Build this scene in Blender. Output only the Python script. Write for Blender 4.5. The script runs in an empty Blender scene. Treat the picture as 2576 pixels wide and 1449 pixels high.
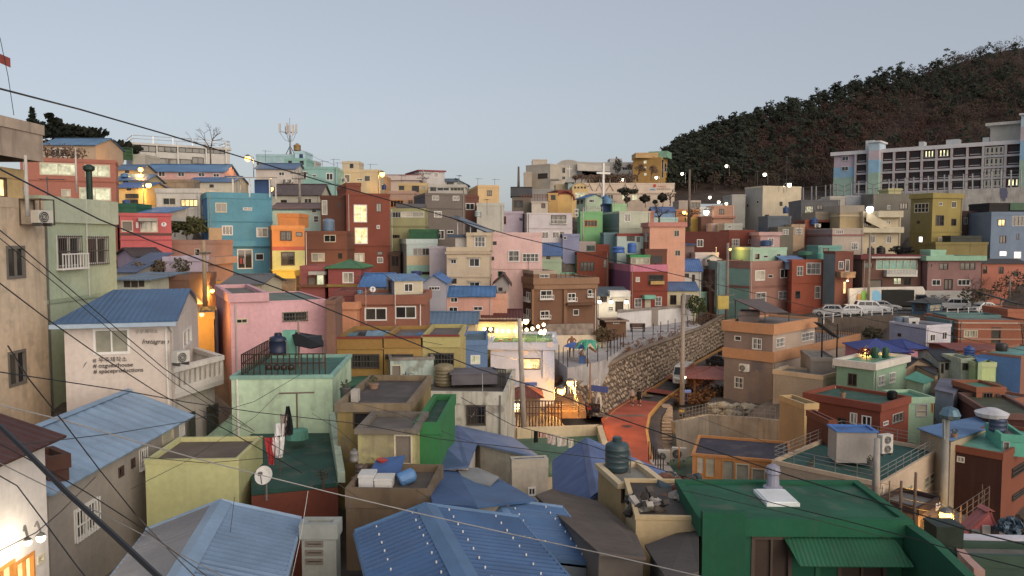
import bpy,bmesh,math,random
import numpy as np
from mathutils import Vector,Matrix

random.seed(7)
R=math.radians
SC=bpy.context.scene
COL=SC.collection

# ---------------------------------------------------------------- camera, sky, sun, exposure
HFOV=R(66.0); PITCH=R(3.6)
FPX=1288.0/math.tan(HFOV/2)
cam=bpy.data.cameras.new('camera'); camo=bpy.data.objects.new('camera',cam); COL.objects.link(camo)
cam.sensor_width=36; cam.lens=18/math.tan(HFOV/2); cam.clip_start=0.1; cam.clip_end=3000
camo.location=(0,0,0); camo.rotation_euler=(R(90)-PITCH,0,0)
SC.camera=camo
SUN_EL,SUN_AZ=R(16),R(146)          # the glow of the set sun, behind and right of the viewer
wd=bpy.data.worlds.new('World'); SC.world=wd; wd.use_nodes=True
nt=wd.node_tree; bg=nt.nodes['Background']
sky=nt.nodes.new('ShaderNodeTexSky'); sky.sky_type='NISHITA'; sky.sun_disc=False
sky.sun_elevation=SUN_EL; sky.sun_rotation=SUN_AZ
sky.air_density=1.0; sky.dust_density=2.2; sky.ozone_density=2.0; sky.altitude=100
hs=nt.nodes.new('ShaderNodeHueSaturation'); hs.inputs['Saturation'].default_value=0.55
nt.links.new(sky.outputs[0],hs.inputs['Color'])
mx=nt.nodes.new('ShaderNodeMix'); mx.data_type='RGBA'; mx.inputs['Factor'].default_value=0.42
nt.links.new(hs.outputs[0],mx.inputs['A']); mx.inputs['B'].default_value=(4.25,4.5,5.15,1)
nt.links.new(mx.outputs['Result'],bg.inputs['Color']); bg.inputs['Strength'].default_value=0.10
sl=bpy.data.lights.new('sun','SUN'); sl.energy=1.4; sl.angle=R(70); sl.color=(1.0,0.77,0.57)
so=bpy.data.objects.new('sun',sl); COL.objects.link(so)
sd_=Vector((math.sin(SUN_AZ)*math.cos(SUN_EL),math.cos(SUN_AZ)*math.cos(SUN_EL),math.sin(R(32))))
so.rotation_euler=sd_.to_track_quat('Z','Y').to_euler()
SC.view_settings.view_transform='Standard'; SC.view_settings.look='None'
SC.view_settings.exposure=0.35; SC.view_settings.gamma=1.0
SC.render.engine='CYCLES'

# ---------------------------------------------------------------- survey: sight lines of the picture turned into places
ZX=ZY=0.0; ZS=ZK=1.0
def zone(x0,y0,s=0.25,k=1.0):
    global ZX,ZY,ZS,ZK
    ZX,ZY,ZS,ZK=x0*0.628906,y0*0.628906,s,k
def D(x,y): return ZX+x*ZS,ZY+y*ZS
def ray(x,y):
    x,y=D(x,y)
    u=(x-1288.0)/FPX; v=(724.5-y)/FPX
    q=math.cos(PITCH)+v*math.sin(PITCH)
    return Vector((u/q,1.0,(-math.sin(PITCH)+v*math.cos(PITCH))/q))
def P(x,y,Y): return ray(x,y)*(Y*ZK)                       # point of the sight line at distance Y
def G(x,y,z): r=ray(x,y); return r*(z/r.z)        # ... where it meets the level z

# ---------------------------------------------------------------- colours and materials
KW=1.30; TINT=(0.95,1.0,1.04); DESAT=0.16
def lin(v): v/=255.0; return v/12.92 if v<=0.04045 else ((v+0.055)/1.055)**2.4
def c(hx,k=1.0):
    v=[lin(int(hx[i:i+2],16))for i in (0,2,4)]; g=sum(v)/3; v=[a+(g-a)*DESAT for a in v]
    return tuple(min(0.82,max(0.004,a*KW*k*t))for a,t in zip(v,TINT))+(1.0,)
WHITE=c('cdc6bd'); DARKF=c('4a3a30'); GREY=c('8a8580'); BLUE=c('4a7fb0'); BLACK=(0.012,0.012,0.014,1)
MATS={}
def mat(name,rough=0.85,metal=0.0,lo=0.82,hi=1.08,scale=0.5,streak=0.0,bump=0.0,bscale=30,fine=0.06,grime=(0.10,0.085,0.07),
        spec=0.4,emit=None,evar=None,patch=0.0):
    m=bpy.data.materials.new(name); m.use_nodes=True; t=m.node_tree; N=t.nodes; L=t.links
    b=N['Principled BSDF']; oi=N.new('ShaderNodeObjectInfo'); tc=N.new('ShaderNodeTexCoord')
    sc=N.new('ShaderNodeVectorMath'); sc.operation='SCALE'; cmb=N.new('ShaderNodeCombineXYZ')
    for i in range(3): L.new(oi.outputs['Random'],cmb.inputs[i])
    L.new(cmb.outputs[0],sc.inputs[0]); sc.inputs['Scale'].default_value=90
    ad=N.new('ShaderNodeVectorMath'); ad.operation='ADD'
    L.new(tc.outputs['Object'],ad.inputs[0]); L.new(sc.outputs[0],ad.inputs[1])
    def noise(s,det,vec=None):
        n=N.new('ShaderNodeTexNoise'); n.inputs['Scale'].default_value=s; n.inputs['Detail'].default_value=det
        L.new(vec or ad.outputs[0],n.inputs['Vector']); return n.outputs['Fac']
    def rng(src,a,b_,c_,d_):
        r=N.new('ShaderNodeMapRange'); r.inputs[1].default_value=a; r.inputs[2].default_value=b_
        r.inputs[3].default_value=c_; r.inputs[4].default_value=d_; L.new(src,r.inputs[0]); return r.outputs[0]
    def mixc(mode,fac,A,B):
        x=N.new('ShaderNodeMix'); x.data_type='RGBA'; x.blend_type=mode
        if isinstance(fac,float): x.inputs['Factor'].default_value=fac
        else: L.new(fac,x.inputs['Factor'])
        L.new(A,x.inputs['A'])
        if isinstance(B,tuple): x.inputs['B'].default_value=B
        else: L.new(B,x.inputs['B'])
        return x.outputs['Result']
    col=oi.outputs['Color']
    v1=rng(noise(scale,4),0.3,0.7,lo,hi)
    v2=rng(noise(bscale*0.4,3),0.3,0.7,1-fine,1+fine)
    ml=N.new('ShaderNodeMath'); ml.operation='MULTIPLY'; L.new(v1,ml.inputs[0]); L.new(v2,ml.inputs[1])
    g=N.new('ShaderNodeCombineColor')
    for i in range(3): L.new(ml.outputs[0],g.inputs[i])
    col=mixc('MULTIPLY',1.0,col,g.outputs[0])
    if streak:
        mp=N.new('ShaderNodeMapping'); mp.inputs['Scale'].default_value=(2.2,2.2,0.22); L.new(ad.outputs[0],mp.inputs[0])
        s=rng(noise(1.6,5,mp.outputs[0]),0.5,0.78,0.0,streak)
        col=mixc('MIX',s,col,grime+(1,))
    if patch:
        s=rng(noise(1.1,6),0.56,0.62,0.0,patch)
        col=mixc('MIX',s,col,(0.16,0.14,0.12,1))
    if emit is None:
        L.new(col,b.inputs['Base Color'])
    else:
        b.inputs['Base Color'].default_value=(0.02,0.02,0.02,1)
        if evar: col=mixc('MULTIPLY',1.0,oi.outputs['Color'],g.outputs[0])
        else: col=oi.outputs['Color']
        L.new(col,b.inputs['Emission Color']); b.inputs['Emission Strength'].default_value=emit
    b.inputs['Roughness'].default_value=rough; b.inputs['Metallic'].default_value=metal
    b.inputs['Specular IOR Level'].default_value=spec
    if bump:
        bp=N.new('ShaderNodeBump'); bp.inputs['Strength'].default_value=bump; bp.inputs['Distance'].default_value=0.02
        L.new(noise(bscale,3),bp.inputs['Height']); L.new(bp.outputs[0],b.inputs['Normal'])
    MATS[name]=m
mat('plaster',0.92,streak=0.13,bump=0.25,bscale=14,lo=0.86,hi=1.06)
mat('old_plaster',0.95,streak=0.3,bump=0.4,bscale=10,lo=0.8,hi=1.07,patch=0.22)
mat('mouldy',0.95,streak=0.6,bump=0.5,bscale=8,lo=0.7,hi=1.1,patch=0.5,grime=(0.07,0.05,0.035))
mat('concrete',0.95,streak=0.45,bump=0.4,bscale=9,lo=0.72,hi=1.12,grime=(0.05,0.045,0.04))
mat('roof_sheet',0.5,lo=0.78,hi=1.12,scale=0.7,streak=0.14,bump=0.1,grime=(0.12,0.10,0.09))
mat('roof_slab',0.7,lo=0.7,hi=1.15,scale=0.9,bump=0.3,bscale=8,patch=0.25)
mat('tarp',0.6,lo=0.75,hi=1.12,scale=0.8,bump=0.6,bscale=2.5)
mat('paint',0.6,lo=0.9,hi=1.05,scale=1.5,fine=0.05)
mat('plastic',0.4,lo=0.85,hi=1.06,scale=1.2)
mat('metal',0.45,metal=0.6,lo=0.8,hi=1.1,scale=2)
mat('gloss',0.18,lo=0.97,hi=1.02,spec=0.6)
mat('glass',0.06,lo=0.7,hi=1.2,scale=1.4,spec=0.7,bump=0.03,bscale=3)
mat('stone',0.9,lo=0.6,hi=1.25,scale=2.0,bump=0.6,bscale=7,fine=0.12)
mat('asphalt',0.9,lo=0.75,hi=1.2,scale=0.6,bump=0.4,bscale=40,fine=0.12,patch=0.2)
mat('earth',0.97,lo=0.55,hi=1.3,scale=0.35,bump=0.8,bscale=5,fine=0.2)
mat('bark',0.95,lo=0.7,hi=1.2,scale=3,bump=0.6,bscale=12)
mat('leaf',0.8,lo=0.65,hi=1.25,scale=0.12,fine=0.15,bscale=4,spec=0.15)
mat('cloth',0.9,lo=0.85,hi=1.1,scale=3,bump=0.3,bscale=20)
mat('lit_pane',0.3,emit=1.5,evar=True,lo=0.35,hi=1.25,scale=1.6,bscale=10,fine=0.2)
mat('bulb',0.3,emit=6.0)

# ---------------------------------------------------------------- mesh helpers
ROOFY=('roof_sheet','roof_slab','tarp')                # colours were read off sky lit roofs
class MB:
    def __init__(s,T=None): s.v=[]; s.f=[]; s.T=T
    def add(s,vs,fs):
        o=len(s.v)
        s.v+=[tuple(s.T(*p))if s.T else tuple(p)for p in vs]
        s.f+=[tuple(i+o for i in q)for q in fs]
    def quad(s,*p): s.add(p,[tuple(range(len(p)))])
    def box(s,x0,y0,z0,x1,y1,z1):
        s.add([(x0,y0,z0),(x1,y0,z0),(x1,y1,z0),(x0,y1,z0),(x0,y0,z1),(x1,y0,z1),(x1,y1,z1),(x0,y1,z1)],
              [(0,3,2,1),(4,5,6,7),(0,1,5,4),(1,2,6,5),(2,3,7,6),(3,0,4,7)])
    def lathe(s,prof,n=16,cx=0,cy=0,cz=0,rot=None):
        vs=[]
        for r,z in prof:
            for k in range(n):
                q=2*math.pi*k/n; p=Vector((r*math.cos(q),r*math.sin(q),z))
                if rot: p=rot@p
                vs.append((p.x+cx,p.y+cy,p.z+cz))
        fs=[tuple(range(n))[::-1],tuple(range((len(prof)-1)*n,len(prof)*n))]
        for i in range(len(prof)-1):
            for k in range(n): fs.append((i*n+k,i*n+(k+1)%n,(i+1)*n+(k+1)%n,(i+1)*n+k))
        s.add(vs,fs)
    def tube(s,pts,r,n=6,r1=None):
        pts=[Vector(p)for p in pts]; vs=[]; m=len(pts)
        for i,p in enumerate(pts):
            t=(pts[min(i+1,m-1)]-pts[max(i-1,0)])
            if t.length<1e-9: t=Vector((0,0,1))
            t.normalize(); a=t.orthogonal()if abs(t.z)>0.99 else t.cross(Vector((0,0,1))); a.normalize(); b=t.cross(a)
            rr=r if r1 is None else r+(r1-r)*i/(m-1)
            for k in range(n):
                q=2*math.pi*k/n; w=p+(a*math.cos(q)+b*math.sin(q))*rr; vs.append(tuple(w))
        fs=[tuple(range(n))[::-1],tuple(range((m-1)*n,m*n))]
        for i in range(m-1):
            for k in range(n): fs.append((i*n+k,i*n+(k+1)%n,(i+1)*n+(k+1)%n,(i+1)*n+k))
        s.add(vs,fs)
    def prism(s,poly,z0,z1):
        n=len(poly); vs=[(p[0],p[1],z0)for p in poly]+[(p[0],p[1],z1)for p in poly]
        s.add(vs,[tuple(range(n))[::-1],tuple(range(n,2*n))]+[(i,(i+1)%n,n+(i+1)%n,n+i)for i in range(n)])
    def sheet(s,poly,th=0.05,up=None):
        poly=[Vector(p)for p in poly]; nn=(poly[1]-poly[0]).cross(poly[2]-poly[0]).normalized()
        if nn.z<0: nn=-nn
        n=len(poly); vs=[tuple(p)for p in poly]+[tuple(p-nn*th)for p in poly]
        s.add(vs,[tuple(range(n)),tuple(range(n,2*n))[::-1]]+[(i,n+i,n+(i+1)%n,(i+1)%n)for i in range(n)])
    def corr(s,poly,d,pitch=0.25,amp=0.025,th=0.03):
        """a corrugated sheet: convex polygon in a plane, ribs running along d"""
        poly=[Vector(p)for p in poly]; o=poly[0]; e1=Vector(d).normalized()
        nn=(poly[1]-poly[0]).cross(poly[2]-poly[0]).normalized()
        if nn.z<0: nn=-nn
        e1=(e1-nn*e1.dot(nn)).normalized(); e2=nn.cross(e1)
        q=[((p-o).dot(e2),(p-o).dot(e1))for p in poly]
        a,b=min(x for x,_ in q),max(x for x,_ in q)
        n=max(2,int((b-a)/pitch)*4)
        ss=sorted(set([round(a+(b-a)*k/n,5)for k in range(n+1)]+[round(x,5)for x,_ in q]))
        rows=[]
        for x in ss:
            xc=min(max(x,a+1e-4),b-1e-4); ts=[]
            for i in range(len(q)):
                (x0,t0),(x1,t1)=q[i],q[(i+1)%len(q)]
                if abs(x1-x0)>1e-7 and min(x0,x1)-1e-6<=xc<=max(x0,x1)+1e-6: ts.append(t0+(t1-t0)*(xc-x0)/(x1-x0))
            if len(ts)<2: continue
            ph=((x-a)/pitch)%1.0; w=amp if ph<0.3 else (-amp*0.2 if 0.45<ph<0.85 else amp*0.4)
            rows.append((x,min(ts),max(ts),w))
        vs=[]
        for x,t0,t1,w in rows:
            for t,k in ((t0,w),(t1,w),(t1,-th-amp),(t0,-th-amp)):
                vs.append(tuple(o+e2*x+e1*t+nn*k))
        fs=[]
        for i in range(len(rows)-1):
            k=4*i
            fs+=[(k,k+1,k+5,k+4),(k+3,k+7,k+6,k+2),(k,k+4,k+7,k+3),(k+1,k+2,k+6,k+5)]
        k=4*(len(rows)-1); fs+=[(0,3,2,1),(k,k+1,k+2,k+3)]
        s.add(vs,fs)
    def obj(s,name,m,col,parent=None,M=None,smooth=False):
        if m in ROOFY: g=sum(col[:3])/3; col=tuple((a+(g-a)*0.08)*0.80 for a in col[:3])+(1,)
        me=bpy.data.meshes.new(name); me.from_pydata(s.v,[],s.f); me.materials.append(MATS[m])
        if smooth: me.shade_smooth()
        return link(name,me,col,parent,M)
def link(name,me,col,parent=None,M=None):
    o=bpy.data.objects.new(name,me); COL.objects.link(o); o.color=col
    if parent: o.parent=parent
    if M is not None: o.matrix_basis=M
    return o
LABELS={}
def tag(o,label,cat,group=None,kind=None):
    if kind: o['kind']=kind
    if label:
        o['label']=label; o['category']=cat
        if label in LABELS and not group: print('DUPLICATE LABEL',label)
        n=len(label.split())
        if n<4 or n>16: print('LABEL LENGTH',n,label)
        LABELS[label]=1
    if group: o['group']=group
    return o
def empty(name,loc,rz=0.0):
    o=bpy.data.objects.new(name,None); COL.objects.link(o); o.location=loc; o.rotation_euler=(0,0,rz); o.empty_display_size=0.2
    return o
def mat_at(loc,rz=0.0): return Matrix.Translation(Vector(loc))@Matrix.Rotation(rz,4,'Z')

# ---------------------------------------------------------------- houses
TP=[]                                                    # ground heights known from the houses
FC={'w': WHITE,'k': DARKF,'c': c('b9ab8e'),'a': c('9a9a98'),'o': c('b8741c'),'b': BLACK,'g': c('3f6f5a'),'r': c('7a3026'),'n': c('6b6259')}
DARKP=[(0.018,0.021,0.026,1),(0.03,0.03,0.032,1),(0.045,0.042,0.038,1),(0.07,0.066,0.058,1),(0.025,0.032,0.03,1)]
LITC=(1.0,0.70,0.30,1); LITP=(0.85,0.78,0.50,1)
def make_window(root,M,xf,u0,v0,u1,v1,st):
    W,Hh=u1-u0,v1-v0
    door='D' in st; n=int(''.join(ch for ch in st if ch.isdigit())or 2)
    fc=FC[st[0]]; t=min(0.11,max(0.05,0.09*min(W,Hh)))
    mb=MB(xf); a,b=-0.03,0.10
    mb.box(u0-0.01,a,v1-t,u1+0.01,b,v1+0.012); mb.box(u0-0.01,a,v0-0.012,u1+0.01,b,v0+t)
    cuts=[u0+(W)*k/n for k in range(n+1)]
    for k,x in enumerate(cuts):
        h2=t if k in (0,n)else t*0.62
        x0=x-0.01 if k==0 else (x-h2+0.01 if k==n else x-h2/2)
        mb.box(x0,a+0.002,v0+t,x0+h2,b,v1-t)
    if '+' in st: mb.box(u0+t,a+0.012,v0+Hh*0.45-t*0.3,u1-t,b,v0+Hh*0.45+t*0.3)
    if 's' in st: mb.box(u0-0.08,-0.14,v0-0.09,u1+0.08,0.02,v0-0.01)
    fr=mb.obj('door' if door else 'window','paint',fc,root,M)
    for k in range(n):
        pb=MB(xf); dn=0.05+0.025*(k%2)
        pb.box(cuts[k]+t*0.2,dn,v0+t*0.5,cuts[k+1]-t*0.2,dn+0.02,v1-t*0.5)
        if 'L' in st: pb.obj('pane','lit_pane',LITC,fr)
        elif 'l' in st: pb.obj('pane','lit_pane',(0.42,0.40,0.26,1),fr)
        elif 'W' in st: pb.obj('pane','lit_pane',(1.3,1.25,1.1,1),fr)
        elif door: pb.obj('door_panel','paint',c('6d6256')if 'x' not in st else c('3a2b22'),fr)
        elif 'C' in st: pb.obj('pane','glass',random.choice([c('a79f88'),c('8f8a78'),c('b3a894')]),fr)
        elif 'T' in st: pb.obj('pane','glass',c('4f8f80'),fr)
        else: pb.obj('pane','glass',random.choice(DARKP),fr)
    if 'G' in st or 'K' in st:
        gb=MB(xf); gc=WHITE if 'G' in st else c('4a4540'); k=max(3,int(W/0.16)); th=0.022
        for z in (v0+0.03,(v0+v1)/2,v1-0.03): gb.box(u0-0.03,-0.10,z-th,u1+0.03,-0.10+th,z+th)
        for i in range(k+1):
            x=u0+W*i/k; gb.box(x-th/2,-0.097,v0-0.02,x+th/2,-0.072,v1+0.02)
        gb.obj('grille','paint',gc,fr)
    if 'B' in st:
        gb=MB(xf); k=max(4,int(W/0.2)); z1=v0+Hh*0.4
        gb.box(u0-0.12,-0.34,v0-0.1,u1+0.12,-0.02,v0-0.02)
        gb.box(u0-0.12,-0.34,z1,u1+0.12,-0.29,z1+0.06)
        for i in range(k+1):
            x=u0-0.1+(W+0.2)*i/k; gb.box(x-0.02,-0.33,v0-0.03,x+0.02,-0.30,z1+0.01)
        gb.obj('window_rail','paint',WHITE,fr)
    if 'h' in st:
        hb=MB(xf); hb.box(u0-0.15,-0.32,v1+0.06,u1+0.15,0.01,v1+0.18); hb.obj('window_hood','plaster',root.get('_c')or c('a8977c'),fr)
    return fr

class House:
    def front(h,x,y,off=0.0):
        """local (u, z) of the sight line on the plane y = off of the front"""
        r=h.inv.to_3x3()@ray(x,y); o=h.inv@Vector((0,0,0)); t=(off-o.y)/r.y; p=o+r*t
        return p.x,p.z
    def side(h,x,y):
        r=h.inv.to_3x3()@ray(x,y); o=h.inv@Vector((0,0,0)); px=0 if h.left else h.w
        t=(px-o.x)/r.x; p=o+r*t
        return (h.d-p.y if h.left else p.y),p.z
    def part(h,name,x0,y0,x1,y1,n0,n1,col,m='plaster',off=None):
        """a box whose face seen from the street fills a rectangle, from n0 to n1 behind the front"""
        a=h.front(x0,y0,n0 if off is None else off); b=h.front(x1,y1,n0 if off is None else off)
        mb=MB(); mb.box(min(a[0],b[0]),n0,min(a[1],b[1]),max(a[0],b[0]),n1,max(a[1],b[1]))
        return mb.obj(name,m,col,h.root,h.PM)
    def rail(h,y,hgt=0.9,col=None,faces='flr',step=1.2,inset=0.12,th=0.03,x0=None,x1=None,bars=2):
        """railing standing on the top edge: one rail mesh, each post a piece of its own"""
        z=h.front((x0 or 0),y)[1]if y is not None else h.h
        col=col or c('8d8a86'); segs=[]
        u0=h.front(x0,y)[0]if x0 is not None else inset; u1=h.front(x1,y)[0]if x1 is not None else h.w-inset
        if 'f' in faces: segs.append(((u0,inset),(u1,inset)))
        if 'l' in faces: segs.append(((u0,inset),(u0,h.d-inset)))
        if 'r' in faces: segs.append(((u1,inset),(u1,h.d-inset)))
        if 'b' in faces: segs.append(((u0,h.d-inset),(u1,h.d-inset)))
        rb=MB()
        for (ax,ay),(bx,by)in segs:
            for k in range(bars):
                zz=z+hgt*(1-k/max(1,bars)*0.92); rb.tube([(ax,ay,zz),(bx,by,zz)],th,5)
        ro=rb.obj('railing','metal',col,h.root,h.PM)
        for (ax,ay),(bx,by)in segs:
            L=math.hypot(bx-ax,by-ay); n=max(1,int(L/step))
            for k in range(n+1):
                q=k/n; x,yy=ax+(bx-ax)*q,ay+(by-ay)*q
                pb=MB(); pb.box(x-th,yy-th,z-0.05,x+th,yy+th,z+hgt); pb.obj('post','metal',col,ro)
        return ro
    def text(h,s,x,y,size,col,side=False,off=-0.03,shear=0.0,name='lettering',rot=0.0):
        """painted or raised lettering on the front; x, y = left end of the base line, size = letter height in metres"""
        u,z=h.front(x,y)
        cu=bpy.data.curves.new('lettering','FONT'); cu.body=s; cu.size=size; cu.extrude=0.012; cu.shear=shear
        t=bpy.data.objects.new('lettering',cu); COL.objects.link(t)
        me=bpy.data.meshes.new_from_object(t.evaluated_get(bpy.context.evaluated_depsgraph_get())); bpy.data.objects.remove(t)
        me.materials.clear(); me.materials.append(MATS['paint'])
        return link(name,me,col,h.root,h.PM@Matrix.Translation((u,off,z))@Matrix.Rotation(R(90),4,'X')@Matrix.Rotation(R(rot),4,'Z'))

def solve(C,d,u): return (u*C.y-C.x)/(d[0]-u*d[1])
def parse(ws):
    out=[]
    for it in (ws or '').split(';'):
        q=it.split()
        if q: out.append((float(q[0]),float(q[1]),float(q[2]),float(q[3]),q[4]if len(q)>4 else 'w2'))
    return out
def ring(mb,w,d,z0,z1,po,th):
    o=-po; t=th
    mb.box(o,o,z0,w+po,t,z1); mb.box(o,d-t,z0,w+po,d+po,z1)
    mb.box(o,t,z0,t,d-t,z1); mb.box(w-t,t,z0,w+po,d-t,z1)
def H(name,label,Y,cx,f,yt,yb,col,s=None,dep=6.0,a=0.0,top='flat',pb=None,po=0.05,pcol=None,rcol=None,lay=(),w='',sw='',ext=1.6,
      parent=None,scol=None,pd=0.22,m='plaster',yr=None,oh=0.3,pitch=0.3,bands=(),cat='house',group=None,gutter=False,xr=None,capcol=None,rmat='roof_sheet',ground=True,hx=None):
    h=House(); a=R(a)
    C=P(cx,yt,Y); right=D(f,0)[0]>D(cx,0)[0]
    fd=(math.cos(a),math.sin(a))if right else (-math.cos(a),math.sin(a))
    sdv=(-math.sin(a),math.cos(a))if right else (math.sin(a),math.cos(a))
    W=min(60,max(0.5,solve(C,fd,ray(f,yt).x)))
    if s is not None:
        us=ray(s,yt).x; d=solve(C,sdv,us); k=0
        while not 2.0<d<22 and k<140:                # turn the house until its seen side has a sensible depth
            k+=1; b=a+R((k+1)//2)*(1 if k%2 else -1); sv=(-math.sin(b),math.cos(b))if right else (math.sin(b),math.cos(b))
            d=solve(C,sv,us)
            if 3<d<9:
                a=b; sdv=sv; fd=(math.cos(a),math.sin(a))if right else (-math.cos(a),math.sin(a)); W=min(60,max(0.5,solve(C,fd,ray(f,yt).x)))
            else: d=-1
        if d<0: print('SIDE',label); d=dep
    else: d=dep
    ang=a if right else -a
    org=Vector((C.x,C.y))if right else Vector((C.x+W*fd[0],C.y+W*fd[1]))
    zb=P(cx,yb,Y).z; base=zb-ext-(2.2 if ground and parent is None else 0)
    h.w,h.d,h.h=W,d,C.z-base; h.left=right; h.base=base; h.Y=Y
    M=mat_at((org.x,org.y,base),ang); h.M=M; h.inv=M.inverted()
    if parent is None:
        h.root=empty(name,(org.x,org.y,base),ang); tag(h.root,label,cat,group); h.PM=Matrix.Identity(4)
        if ground:
            for px,py in ((0,0),(W,0),(0,d),(W,d)):
                q=M@Vector((px,py,0)); TP.append((q.x,q.y,zb-min(ext*0.5,0.8)))
    else:
        h.root=parent.root; h.PM=parent.inv@M
    root,PM=h.root,h.PM
    zt=h.h
    fz=lambda y: P(cx,y,Y).z-base
    zp=zt
    if top=='flat': zp=fz(pb)if pb is not None else zt-0.4
    # walls, in layers from the top down
    wins=[(h.front(q[0],q[3]),h.front(q[2],q[1]),q[4])for q in parse(w)]
    swins=[(h.side(q[0],q[3]),h.side(q[2],q[1]),q[4])for q in parse(sw)]
    lv=[(zp,col)]+[(fz(y),k)for y,k in lay]; lv.append((0.0,None))
    lv=[(z,k)for z,k in lv if z<=zp+1e-6]
    XF={'f': lambda u,n,v: (u,n,v),'l': lambda u,n,v: (n,d-u,v),'r': lambda u,n,v: (W-n,u,v)}
    sf='l' if h.left else 'r'
    for i in range(len(lv)-1):
        z1,k=lv[i]; z0=lv[i+1][0]
        fw,sw_=MB(),MB()
        def face(mb,key,L,wl):
            xf=XF[key]; rects=[]
            for (p,q,st)in wl:
                u0,u1=sorted((p[0],q[0])); v0,v1=sorted((p[1],q[1])); vm=(v0+v1)/2
                if not (z0<=vm<z1): continue
                u0,u1=max(0.06,u0),min(L-0.06,u1); v0,v1=max(z0+0.02,v0),min(z1-0.02,v1)
                if u1-u0<0.12 or v1-v0<0.12: continue
                rects.append((u0,v0,u1,v1,st))
            us=sorted(set([0,L]+[r[0]for r in rects]+[r[2]for r in rects]))
            vs=sorted(set([z0,z1]+[r[1]for r in rects]+[r[3]for r in rects]))
            for ia in range(len(us)-1):
                for ib in range(len(vs)-1):
                    um,vm=(us[ia]+us[ia+1])/2,(vs[ib]+vs[ib+1])/2
                    if any(r[0]<um<r[2]and r[1]<vm<r[3]for r in rects): continue
                    mb.quad(xf(us[ia],0,vs[ib]),xf(us[ia+1],0,vs[ib]),xf(us[ia+1],0,vs[ib+1]),xf(us[ia],0,vs[ib+1]))
            for (u0,v0,u1,v1,st)in rects:
                n=0.14
                mb.quad(xf(u0,0,v0),xf(u0,n,v0),xf(u0,n,v1),xf(u0,0,v1)); mb.quad(xf(u1,0,v0),xf(u1,0,v1),xf(u1,n,v1),xf(u1,n,v0))
                mb.quad(xf(u0,0,v1),xf(u0,n,v1),xf(u1,n,v1),xf(u1,0,v1)); mb.quad(xf(u0,0,v0),xf(u1,0,v0),xf(u1,n,v0),xf(u0,n,v0))
                mb.quad(xf(u0,n,v0),xf(u1,n,v0),xf(u1,n,v1),xf(u0,n,v1))
                make_window(root,PM,xf,u0,v0,u1,v1,st)
        face(fw,'f',W,wins)
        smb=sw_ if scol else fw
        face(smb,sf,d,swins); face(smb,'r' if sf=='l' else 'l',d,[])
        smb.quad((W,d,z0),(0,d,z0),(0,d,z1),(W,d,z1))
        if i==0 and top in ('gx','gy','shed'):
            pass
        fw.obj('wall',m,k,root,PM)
        if scol: sw_.obj('wall',m,scol,root,PM)  # side colour holds own paint and, on many houses, painted-in shade
    # tops
    rc=rcol or c('77726b')
    if top=='flat':
        mb=MB(); ring(mb,W,d,zp,zt,po,0.12); mb.obj('parapet',m,pcol or lv[0][1],root,PM)
        zs=zt-min(pd,max(0.08,zt-zp))
        mb=MB(); mb.box(0.1,0.1,zs-0.12,W-0.1,d-0.1,zs); mb.obj('roof','roof_slab',rc,root,PM); h.zs=zs
    else:
        gb=MB(); rb=MB(); cb=MB(); lx=-oh; rx=W+oh; k=capcol or rc
        if top=='gx':
            rp=P((cx+f)/2,yr,Y+(W/2)*math.sin(a)+d/2*math.cos(a)); zr=max(zt+0.2,rp.z-base)
            sl_=(zr-zt)/(d/2)
            gb.quad((0,0,zt),(0,d,zt),(0,d/2,zr)); gb.quad((W,0,zt),(W,d/2,zr),(W,d,zt))
            e=oh*sl_
            p=[(lx,-oh,zt-e+0.03),(rx,-oh,zt-e+0.03),(rx,d/2,zr+0.03),(lx,d/2,zr+0.03)]
            q=[(rx,d+oh,zt-e+0.03),(lx,d+oh,zt-e+0.03),(lx,d/2,zr+0.03),(rx,d/2,zr+0.03)]
            rb.corr(p,(0,d/2,zr-zt),pitch); rb2=MB(); rb2.corr(q,(0,-d/2,zr-zt),pitch)
            cb.add([(lx,d/2-0.2,zr+0.02),(rx,d/2-0.2,zr+0.02),(rx,d/2,zr+0.1),(lx,d/2,zr+0.1),(lx,d/2+0.2,zr+0.02),(rx,d/2+0.2,zr+0.02)],[(0,1,2,3),(3,2,5,4),(0,3,4),(1,5,2),(0,4,5,1)])
        elif top=='gy':
            ur=h.front(xr,yr)[0]if xr is not None else W/2; zr=h.front(xr if xr is not None else (cx+f)/2,yr)[1]
            gb.quad((0,0,zt),(W,0,zt),(ur,0,zr)); gb.quad((0,d,zt),(ur,d,zr),(W,d,zt))
            el=oh*(zr-zt)/max(0.3,ur); er=oh*(zr-zt)/max(0.3,W-ur)
            p=[(lx,-oh,zt-el+0.03),(ur,-oh,zr+0.03),(ur,d+oh,zr+0.03),(lx,d+oh,zt-el+0.03)]
            q=[(rx,-oh,zt-er+0.03),(ur,-oh,zr+0.03),(ur,d+oh,zr+0.03),(rx,d+oh,zt-er+0.03)]
            rb.corr(p,(ur,0,zr-zt),pitch); rb2=MB(); rb2.corr(q,(-(W-ur),0,zr-zt),pitch)
            cb.add([(ur-0.2,-oh,zr),(ur,-oh,zr+0.1),(ur+0.2,-oh,zr),(ur-0.2,d+oh,zr),(ur,d+oh,zr+0.1),(ur+0.2,d+oh,zr)],[(0,2,1),(3,4,5),(0,1,4,3),(1,2,5,4),(0,3,5,2)])
        elif top=='shed':
            rp=P((cx+f)/2,yr,Y+(W/2)*math.sin(a)+d*math.cos(a)); zr=rp.z-base; e=oh*(zr-zt)/d
            gb.quad((0,0,zt),(0,d,zt),(0,d,zr)); gb.quad((W,0,zt),(W,d,zr),(W,d,zt)); gb.quad((0,d,zt),(W,d,zt),(W,d,zr),(0,d,zr))
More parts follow.
